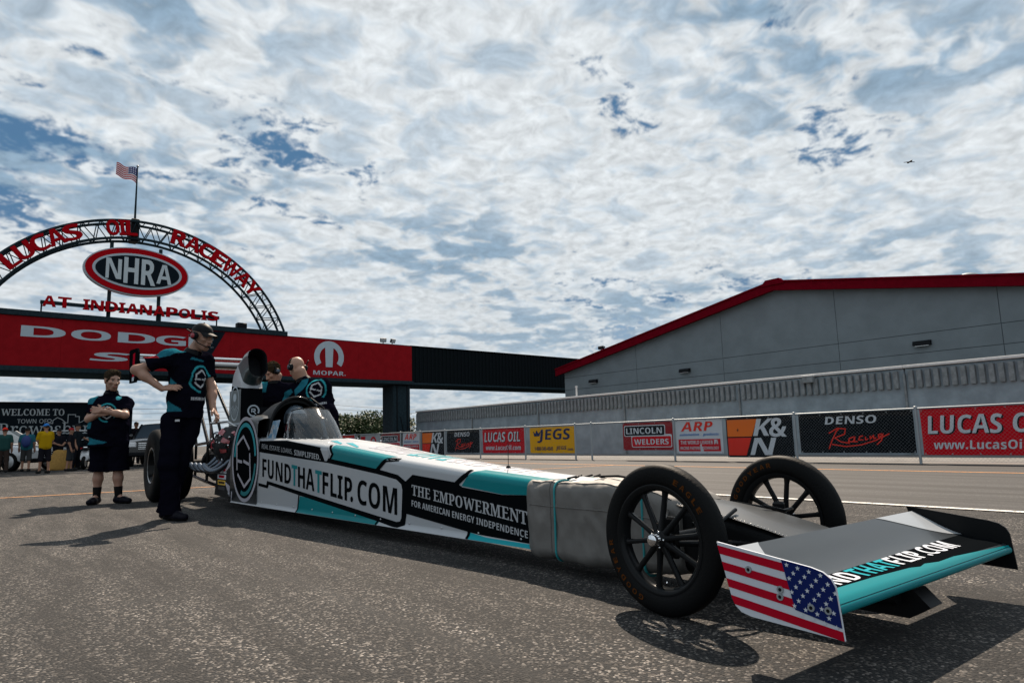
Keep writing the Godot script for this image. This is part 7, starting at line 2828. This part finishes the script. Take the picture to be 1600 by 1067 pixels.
func build_people():
	var R := Vector3(0.788, 0, 0.6157)
	var F := Vector3(-0.6157, 0, 0.788)
	var frame := Basis(R, Vector3.UP, F)
	# --- tall man in cap and headset, one hand on his hip
	var t := thing("person", "person in black teal shirt, black cap and headset standing with one hand on hip", "person", Vector3(1.6, 0, -7.45))
	t.basis = frame
	var J := {
		"chest": Vector3(0.04, 1.43, 0.0), "waist": Vector3(0.03, 1.17, 0.0), "hip": Vector3(0.01, 0.99, 0.0), "hem": Vector3(0.025, 0.985, 0.0), "neck": Vector3(0.095, 1.645, 0.005), "head": Vector3(0.185, 1.795, 0.02),
		"look": Vector3(0.93, -0.22, 0.28), "hs": 1.06,
		"shR": Vector3(-0.065, 1.565, 0.16), "elR": Vector3(-0.335, 1.45, 0.27), "wrR": Vector3(-0.085, 1.262, 0.245), "handR": [Vector3(0.95, 0.12, -0.20), Vector3(0.1, 0.3, 1.0), Vector3(0.1, 0.6, -0.8), 0.22, 0.8],
		"shL": Vector3(0.135, 1.565, -0.15), "elL": Vector3(0.215, 1.29, -0.17), "wrL": Vector3(0.27, 1.075, -0.08), "handL": [Vector3(0.55, -0.75, 0.1), Vector3(0.75, 0.55, 0.2), Vector3(0.2, -0.1, 0.95), 0.55, 0.4],
		"hipR": Vector3(-0.055, 0.95, 0.07), "knR": Vector3(-0.045, 0.53, 0.13), "anR": Vector3(-0.01, 0.09, 0.13), "toR": Vector3(0.18, 0.04, 0.22),
		"hipL": Vector3(0.065, 0.95, -0.06), "knL": Vector3(-0.01, 0.53, -0.01), "anL": Vector3(-0.125, 0.09, 0.0), "toL": Vector3(0.03, 0.04, 0.10),
		"seed": 3, "fat": 0.93, "hair": Color(0.05, 0.035, 0.025), "beard": 0.18, "sleeve": 0.62,
	}
	var chest_n := Vector3(0.95, 0, 0.30)
	var chest_u := Vector3(0.30, 0, -0.95)
	J.shirt_col = func(p: Vector3, n: Vector3) -> Color:
		# yoke over the near shoulder, hem patch, chest mark
		var q2 := Vector2(p.x, p.y)
		if p.z > 0.02 and in_poly(q2, [Vector2(-0.16, 1.60), Vector2(-0.13, 1.66), Vector2(0.03, 1.67), Vector2(0.06, 1.645), Vector2(-0.02, 1.585), Vector2(-0.12, 1.565)]): return TEAL_CLOTH
		if p.z > 0.0 and in_poly(q2, [Vector2(-0.145, 1.045), Vector2(-0.12, 1.12), Vector2(-0.06, 1.145), Vector2(0.06, 1.07), Vector2(0.07, 1.045)]): return TEAL_CLOTH
		if p.z > 0.0 and in_poly(q2, [Vector2(-0.07, 1.33), Vector2(-0.06, 1.38), Vector2(0.02, 1.315), Vector2(-0.05, 1.305)]): return TEAL_CLOTH
		if p.z > -0.05 and in_poly(q2, [Vector2(0.10, 1.565), Vector2(0.12, 1.585), Vector2(0.19, 1.56), Vector2(0.18, 1.545)]) : return TEAL_CLOTH
		if n.dot(chest_n) > 0.2:
			var o := p - Vector3(0.22, 1.37, 0.015)
			var k := monogram(Vector2(o.dot(chest_u) * 1.0, o.y), 0.13)
			if k == 1: return Color(0.03, 0.24, 0.28)
			if k == 2: return Color(0.42, 0.44, 0.46)
			if absf(o.y + 0.20) < 0.012 and absf(o.dot(chest_u)) < 0.10 and fmod(absf(o.dot(chest_u)) * 60.0, 1.0) < 0.7: return Color(0.35, 0.36, 0.38)
		if p.x < -0.12 and absf(p.y - 1.575) < 0.012 and p.z > 0.05: return Color(0.30, 0.02, 0.03)
		return BLACK_CLOTH
	figure(J, t)
	cap_and_headset(t, J, true)
	var mb := MB.new()
	mb.box(Vector3(0.03, 0.955, 0.150), Vector3(0.045, 0.022, 0.004), 0.001)
	part("belt_badge", mb, M.alloy, t)
	# --- man with crossed arms
	t = thing("person", "person in black teal shirt and black shorts standing with arms crossed", "person", Vector3(1.37, 0, -10.3))
	t.basis = frame
	J = {
		"chest": Vector3(-0.03, 1.22, 0.0), "waist": Vector3(-0.02, 0.98, 0.02), "hip": Vector3(-0.02, 0.80, 0.0), "hem": Vector3(-0.015, 0.735, 0.01), "neck": Vector3(-0.025, 1.43, 0.0), "head": Vector3(-0.005, 1.585, 0.03),
		"look": Vector3(0.80, -0.10, 0.55), "hs": 1.08, "belly": 1.08,
		"shR": Vector3(-0.18, 1.28, 0.06), "elR": Vector3(-0.225, 1.085, 0.13), "wrR": Vector3(-0.03, 1.135, 0.25), "handR": [Vector3(0.95, 0.25, 0.0), Vector3(0.1, -0.3, 1.0), Vector3(0, 0.9, 0.2), 0.35, 0.5],
		"shL": Vector3(0.14, 1.28, -0.06), "elL": Vector3(0.235, 1.125, 0.12), "wrL": Vector3(0.03, 1.18, 0.275), "handL": [Vector3(-0.95, 0.10, -0.08), Vector3(0.0, 0.1, 1.0), Vector3(0, 0.95, -0.2), 0.18, 0.7],
		"hipR": Vector3(-0.11, 0.77, 0.01), "knR": Vector3(-0.125, 0.45, 0.02), "anR": Vector3(-0.145, 0.09, 0.0), "toR": Vector3(-0.12, 0.04, 0.2),
		"hipL": Vector3(0.09, 0.77, -0.01), "knL": Vector3(0.105, 0.45, -0.01), "anL": Vector3(0.125, 0.09, -0.02), "toL": Vector3(0.32, 0.04, 0.06),
		"shorts": 0.08, "lower": "shorts", "leg": 1.16, "socks": 0.36, "seed": 14, "fat": 1.20, "beard": 0.35, "hair": Color(0.035, 0.024, 0.016), "hair_cut": true, "skin": Color(0.33, 0.185, 0.13), "sleeve": 0.70,
	}
	var cn2 := Vector3(0.35, 0, 0.94)
	var cu2 := Vector3(0.94, 0, -0.35)
	J.shirt_col = func(p: Vector3, n: Vector3) -> Color:
		var q2 := Vector2(p.x, p.y)
		if p.z > -0.10 and in_poly(q2, [Vector2(-0.28, 1.28), Vector2(-0.27, 1.34), Vector2(-0.19, 1.40), Vector2(-0.13, 1.37), Vector2(-0.16, 1.275)]): return TEAL_CLOTH
		if p.z > 0.0 and in_poly(q2, [Vector2(-0.27, 0.76), Vector2(-0.27, 0.83), Vector2(-0.20, 0.855), Vector2(0.04, 0.785), Vector2(0.0, 0.765), Vector2(-0.15, 0.755)]): return TEAL_CLOTH
		if p.z > -0.05 and in_poly(q2, [Vector2(-0.25, 1.0), Vector2(-0.20, 1.05), Vector2(-0.15, 1.04), Vector2(-0.16, 0.96), Vector2(-0.24, 0.96)]): return TEAL_CLOTH
		if n.dot(cn2) > 0.3 and p.z > 0.0:
			var o := p - Vector3(0.02, 1.16, 0.15)
			var k := monogram(Vector2(o.dot(cu2), o.y), 0.118)
			if k == 1: return Color(0.03, 0.24, 0.28)
			if k == 2: return Color(0.42, 0.44, 0.46)
			if Vector2(o.dot(cu2) - 0.11, o.y - 0.195).length() < 0.03: return Color(0.04, 0.20, 0.24)
		if p.z > 0.03 and absf(p.y - 1.19) < 0.012 and absf(p.x + 0.17) < 0.015: return Color(0.35, 0.03, 0.04)
		return BLACK_CLOTH
	figure(J, t)
	# --- man leaning over the cockpit, his back to us
	t = thing("person", "person in black teal shirt and headset leaning over the cockpit, back turned", "person", Vector3(3.22, 0, -7.87))
	t.basis = frame
	J = {
		"chest": Vector3(-0.13, 1.27, -0.05), "waist": Vector3(0.0, 1.04, 0.0), "hip": Vector3(0.03, 0.90, 0.02), "hem": Vector3(0.03, 0.87, 0.02), "neck": Vector3(-0.235, 1.46, -0.06), "head": Vector3(-0.315, 1.605, -0.07),
		"look": Vector3(-0.62, -0.62, -0.48), "hs": 1.10,
		"shR": Vector3(0.035, 1.365, 0.02), "elR": Vector3(0.115, 1.11, -0.02), "wrR": Vector3(0.165, 0.87, -0.05), "handR": [Vector3(0.05, -1.0, -0.1), Vector3(0.9, 0, 0.4), Vector3(-0.4, 0, -0.9), 0.25, 0.5],
		"shL": Vector3(-0.37, 1.325, -0.10), "elL": Vector3(-0.50, 1.12, -0.16), "wrL": Vector3(-0.60, 0.98, -0.26), "handL": [Vector3(-0.6, -0.5, -0.4), Vector3(-0.4, 0.8, 0.1), Vector3(0.5, 0, -0.6), 0.3, 0.5],
		"hipR": Vector3(0.12, 0.86, 0.04), "knR": Vector3(0.12, 0.47, 0.0), "anR": Vector3(0.13, 0.09, 0.04), "toR": Vector3(0.03, 0.04, -0.12),
		"hipL": Vector3(-0.05, 0.86, -0.02), "knL": Vector3(-0.06, 0.47, -0.06), "anL": Vector3(-0.05, 0.09, -0.02), "toL": Vector3(-0.16, 0.04, -0.18),
		"seed": 23, "fat": 1.10, "skin": Color(0.36, 0.20, 0.14), "beard": 0.0, "sleeve": 0.72,
	}
	J.shirt_col = func(p: Vector3, n: Vector3) -> Color:
		if n.z > -0.2:
			var q2 := Vector2(p.x, p.y)
			if in_poly(q2, [Vector2(-0.30, 1.26), Vector2(-0.31, 1.33), Vector2(-0.22, 1.45), Vector2(-0.15, 1.47), Vector2(-0.15, 1.40), Vector2(-0.19, 1.34)]): return TEAL_CLOTH
			if in_poly(q2, [Vector2(-0.50, 1.20), Vector2(-0.47, 1.31), Vector2(-0.36, 1.35), Vector2(-0.33, 1.31), Vector2(-0.42, 1.24)]): return TEAL_CLOTH
			var o := q2 - Vector2(-0.03, 1.325)
			o = o.rotated(0.25)
			var k := monogram(o, 0.13)
			if k == 1: return Color(0.03, 0.24, 0.28)
			if k == 2: return Color(0.42, 0.44, 0.46)
			var w := q2 - Vector2(0.0, 1.15)
			w = w.rotated(-0.20)
			if absf(w.y) < 0.013 and absf(w.x) < 0.10 and fmod(absf(w.x + 0.2) * 45.0, 1.0) < 0.65: return Color(0.34, 0.36, 0.38)
		return BLACK_CLOTH
	figure(J, t)
	cap_and_headset(t, J, false)
	# --- helper half hidden behind him
	t = thing("person", "person with headset half hidden behind the one leaning over the cockpit", "person", Vector3(3.05, 0, -8.95))
	t.basis = frame
	J = {
		"chest": Vector3(-0.02, 1.30, 0.0), "waist": Vector3(0.0, 1.06, 0.0), "hip": Vector3(0.0, 0.92, 0.0), "hem": Vector3(0.0, 0.88, 0.0), "neck": Vector3(-0.02, 1.50, 0.02), "head": Vector3(-0.03, 1.63, 0.05),
		"look": Vector3(-0.55, -0.5, 0.55), "hs": 1.04,
		"shR": Vector3(-0.17, 1.40, 0.06), "elR": Vector3(-0.24, 1.14, 0.12), "wrR": Vector3(-0.16, 0.98, 0.24), "handR": [Vector3(0.3, -0.5, 0.8), Vector3(-0.3, 0.8, 0.3), Vector3(0.8, 0, -0.3), 0.3, 0.5],
		"shL": Vector3(0.16, 1.40, -0.06), "elL": Vector3(0.22, 1.14, 0.0), "wrL": Vector3(0.16, 0.96, 0.14), "handL": [Vector3(-0.2, -0.5, 0.8), Vector3(0.3, 0.8, 0.3), Vector3(-0.8, 0, -0.3), 0.3, 0.5],
		"hipR": Vector3(-0.09, 0.88, 0.02), "knR": Vector3(-0.09, 0.48, 0.04), "anR": Vector3(-0.10, 0.09, 0.0), "toR": Vector3(-0.14, 0.04, 0.18),
		"hipL": Vector3(0.09, 0.88, -0.02), "knL": Vector3(0.09, 0.48, 0.0), "anL": Vector3(0.10, 0.09, -0.02), "toL": Vector3(0.10, 0.04, 0.16),
		"seed": 33, "hair_cut": true, "sleeve": 0.7,
	}
	J.shirt_col = func(p: Vector3, _n: Vector3) -> Color: return TEAL_CLOTH if p.y > 1.36 and p.x < -0.08 else BLACK_CLOTH
	figure(J, t)
	cap_and_headset(t, J, false)
	build_driver()
	build_crowd()
	finish_jobs()

func build_driver():
	var t := thing("person", "driver in dark helmet seated in the dragster cockpit", "person", Vector3(CX, 0, -7.02))
	var b := piece(t, "body", M.cloth)
	var f := Field.new()
	f.k = 0.03
	f.cur = Color(0.015, 0.017, 0.02)
	f.cap(Vector3(0, 0.70, -0.06), Vector3(0, 0.42, -0.02), 0.13, 0.12)
	f.cap(Vector3(-0.15, 0.70, -0.04), Vector3(0.15, 0.70, -0.04), 0.06, 0.06)
	f.cap(Vector3(0, 0.78, -0.04), Vector3(0, 0.90, 0.0), 0.06, 0.06)
	for s in [-1.0, 1.0]:
		f.cap(Vector3(s * 0.17, 0.69, -0.03), Vector3(s * 0.18, 0.50, 0.16), 0.05, 0.042)
		f.cap(Vector3(s * 0.18, 0.50, 0.16), Vector3(s * 0.09, 0.58, 0.40), 0.042, 0.034)
		f.cap(Vector3(s * 0.09, 0.40, 0.05), Vector3(s * 0.10, 0.46, 0.50), 0.08, 0.06)
		f.cap(Vector3(s * 0.10, 0.46, 0.50), Vector3(s * 0.08, 0.30, 0.90), 0.06, 0.045)
	f.ell(Vector3(0, 0.93, 0.01), Vector3(0.09, 0.11, 0.10))
	job(b, f, 0.012)
	for s in [-1.0, 1.0]:
		var g := Field.new()
		g.cur = Color(0.02, 0.02, 0.022)
		add_hand(g, Vector3(s * 0.09, 0.58, 0.40), Vector3(-s * 0.3, 0.3, 0.9), Vector3(s * 0.6, 0.6, 0), Vector3(-s * 0.5, 0.8, 0), 0.7, 0.2)
		job(b, g, 0.005)
	var h := Node3D.new()
	h.name = "helmet"
	t.add_child(h)
	var mb := MB.new()
	mb.sheet(36, 20, func(u, v):
		var a: float = u * TAU
		var e := lerpf(-0.95, PI * 0.5, v)
		return Vector3(sin(a) * cos(e) * 0.135, 0.945 + sin(e) * 0.155, cos(a) * cos(e) * 0.155), Vector3.ZERO, true)
	part("shell", mb, mt("helmet_blue", Color(0.06, 0.085, 0.11), 0.2, 0.2, 0.8), h)
	mb = MB.new()
	mb.sheet(20, 8, func(u, v):
		var a := lerpf(-1.15, 1.15, u)
		var e := lerpf(-0.22, 0.38, v)
		return Vector3(sin(a) * cos(e) * 0.139, 0.945 + sin(e) * 0.158, cos(a) * cos(e) * 0.162), Vector3(0, 0, 1))
	part("visor", mb, M.glass_dark, h)
	mb = MB.new()
	mb.sheet(20, 6, func(u, v):
		var a := lerpf(-1.3, 1.3, u)
		var e := lerpf(-0.95, -0.25, v)
		return Vector3(sin(a) * cos(e) * 0.142, 0.945 + sin(e) * 0.150, cos(a) * cos(e) * 0.180), Vector3(0, 0, 1))
	part("chin_guard", mb, M.gloss_black, h)
	mb = MB.new()
	for i in 4:
		var y := 0.80 + i * 0.02
		mb.tube([Vector3(-0.05 + i * 0.02, 0.80, 0.15), Vector3(-0.05 + i * 0.02, 0.83, 0.165)], 0.006, 6)
	part("vents", mb, M.alloy, h)

# bystanders: whole figures, small in the picture
func bystander(at: Vector3, turn: float, h: float, shirt: Color, low: Color, shorts: bool, arms: String, hat, label: String, pack = null):
	var t := thing("person", label, "person", at, turn, "bystanders")
	var s := h / 1.75
	var b := piece(t, "body", M.cloth)
	var f := Field.new()
	f.k = 0.03
	var V := func(x, y, z): return Vector3(x, y, z) * s
	f.cur = shirt
	for e in [-1.0, 1.0]:
		f.cap(V.call(e * 0.07, 1.32, 0), V.call(e * 0.065, 0.96, 0), 0.135 * s, 0.14 * s)
	f.cap(V.call(-0.17, 1.42, 0), V.call(0.17, 1.42, 0), 0.07 * s, 0.07 * s)
	for e in [-1.0, 1.0]:
		f.cur = shirt
		var el = V.call(e * 0.25, 1.14, -0.02)
		var wr = V.call(e * 0.26, 0.90, 0.06)
		if arms == "front":
			el = V.call(e * 0.24, 1.16, 0.04); wr = V.call(e * 0.10, 1.08, 0.26)
		elif arms == "reach" and e > 0:
			el = V.call(0.28, 1.22, 0.14); wr = V.call(0.26, 1.10, 0.38)
		var sh = V.call(e * 0.20, 1.41, 0)
		f.cap(sh, sh.lerp(el, 0.7), 0.066 * s, 0.068 * s)
		f.cur = SKIN
		f.cap(sh.lerp(el, 0.7), el, 0.044 * s, 0.042 * s)
		f.cap(el, wr, 0.042 * s, 0.030 * s)
		var dd: Vector3 = (wr - el).normalized()
		f.cap(wr, wr + dd * 0.08 * s, 0.034 * s, 0.030 * s)
		f.cap(wr + dd * 0.07 * s, wr + dd * 0.16 * s, 0.028 * s, 0.018 * s)
		f.cap(wr + dd * 0.03 * s, wr + dd * 0.09 * s + Vector3(-e * 0.04, 0, 0.02) * s, 0.015 * s, 0.013 * s)
		f.cur = low
		var hp = V.call(e * 0.09, 0.90, 0)
		var kn = V.call(e * 0.11, 0.49, 0.03 * e)
		var an = V.call(e * 0.12, 0.08, -0.02 + 0.06 * e)
		f.cap(hp, kn, 0.105 * s, 0.085 * s)
		if shorts: f.cap(kn, kn.lerp(an, 0.12), 0.088 * s, 0.088 * s, true)
		f.cur = SKIN if shorts else low
		f.cap(kn, an, 0.054 * s if shorts else 0.080 * s, 0.038 * s if shorts else 0.070 * s)
		f.cur = Color(0.02, 0.02, 0.02)
		f.cap(Vector3(an.x, 0.045, an.z - 0.03), Vector3(an.x, 0.04, an.z + 0.17), 0.045, 0.040)
	f.cur = SKIN
	f.cap(V.call(0, 1.42, -0.01), V.call(0, 1.54, 0.0), 0.06 * s, 0.055 * s)
	f.ell(V.call(0, 1.635, 0.01), Vector3(0.075, 0.108, 0.092) * s)
	f.cap(V.call(0, 1.64, 0.10), V.call(0, 1.61, 0.112), 0.012 * s, 0.014 * s)
	for e in [-1.0, 1.0]: f.ell(V.call(e * 0.078, 1.63, 0.0), Vector3(0.012, 0.03, 0.02) * s)
	f.cur = Color(0.03, 0.022, 0.016)
	f.ell(V.call(0, 1.68, -0.022), Vector3(0.082, 0.075, 0.088) * s)
	f.cuts.append(Plane(Vector3.DOWN, 0.0))
	job(b, f, 0.02)
	if hat != null:
		var mb := MB.new()
		mb.sheet(20, 8, func(u, v):
			var a: float = u * TAU
			var e: float = v * PI * 0.5
			return Vector3(sin(a) * cos(e) * 0.095, 1.675 + sin(e) * 0.10, cos(a) * cos(e) * 0.108) * s, Vector3.ZERO, true)
		var c := part("cap", mb, hat, t)
		mb = MB.new()
		mb.box(Vector3(0, 1.682, 0.14) * s, Vector3(0.15, 0.012, 0.11) * s, 0.004)
		part("brim", mb, hat, c)
	if pack != null:
		var mb := MB.new()
		mb.ball(Vector3(0, 1.20, -0.20) * s, Vector3(0.17, 0.24, 0.11) * s, 18)
		part("backpack", mb, pack, t)

func build_crowd():
	var K := Color(0.012, 0.013, 0.016)
	bystander(Vector3(1.67, 0, -25.9), PI + 0.35, 1.52, Color(0.36, 0.22, 0.01), K, true, "front", M.b_blue, "person in yellow shirt and dark shorts with back turned")
	bystander(Vector3(1.36, 0, -29.3), PI - 0.2, 1.50, Color(0.02, 0.10, 0.13), Color(0.04, 0.04, 0.042), true, "down", M.black, "person in teal shirt carrying a blue backpack", mt("pack_blue", Color(0.01, 0.03, 0.14), 0.7))
	bystander(Vector3(2.48, 0, -27.5), 1.35, 1.42, K, Color(0.03, 0.033, 0.036), true, "down", M.b_maroon, "person in dark shirt and shorts walking beside the tan bag")
	bystander(Vector3(2.33, 0, -30.0), 0.3, 1.45, K, K, false, "front", M.black, "person in black standing right behind the tan bag")
	bystander(Vector3(2.80, 0, -29.0), 1.2, 1.60, Color(0.014, 0.016, 0.02), K, false, "reach", M.black, "person in long black trousers reaching to the scooter")
	bystander(Vector3(0.72, 0, -29.2), PI, 1.50, Color(0.02, 0.06, 0.055), Color(0.04, 0.03, 0.025), false, "down", M.b_scarlet, "person cut off by the left edge of the photo")
	bystander(Vector3(5.66, 0, -35.2), 0.1, 1.86, K, K, false, "down", M.black, "person whose head shows above the black pickup, left one")
	bystander(Vector3(6.9, 0, -35.2), -0.2, 1.84, Color(0.02, 0.02, 0.03), K, false, "down", M.black, "person whose head shows above the rear tyre")
	bystander(Vector3(17.0, 0, -40.2), 0.2, 1.62, Color(0.4, 0.38, 0.36), K, false, "down", M.b_white, "distant person in pale shirt behind the far banners")
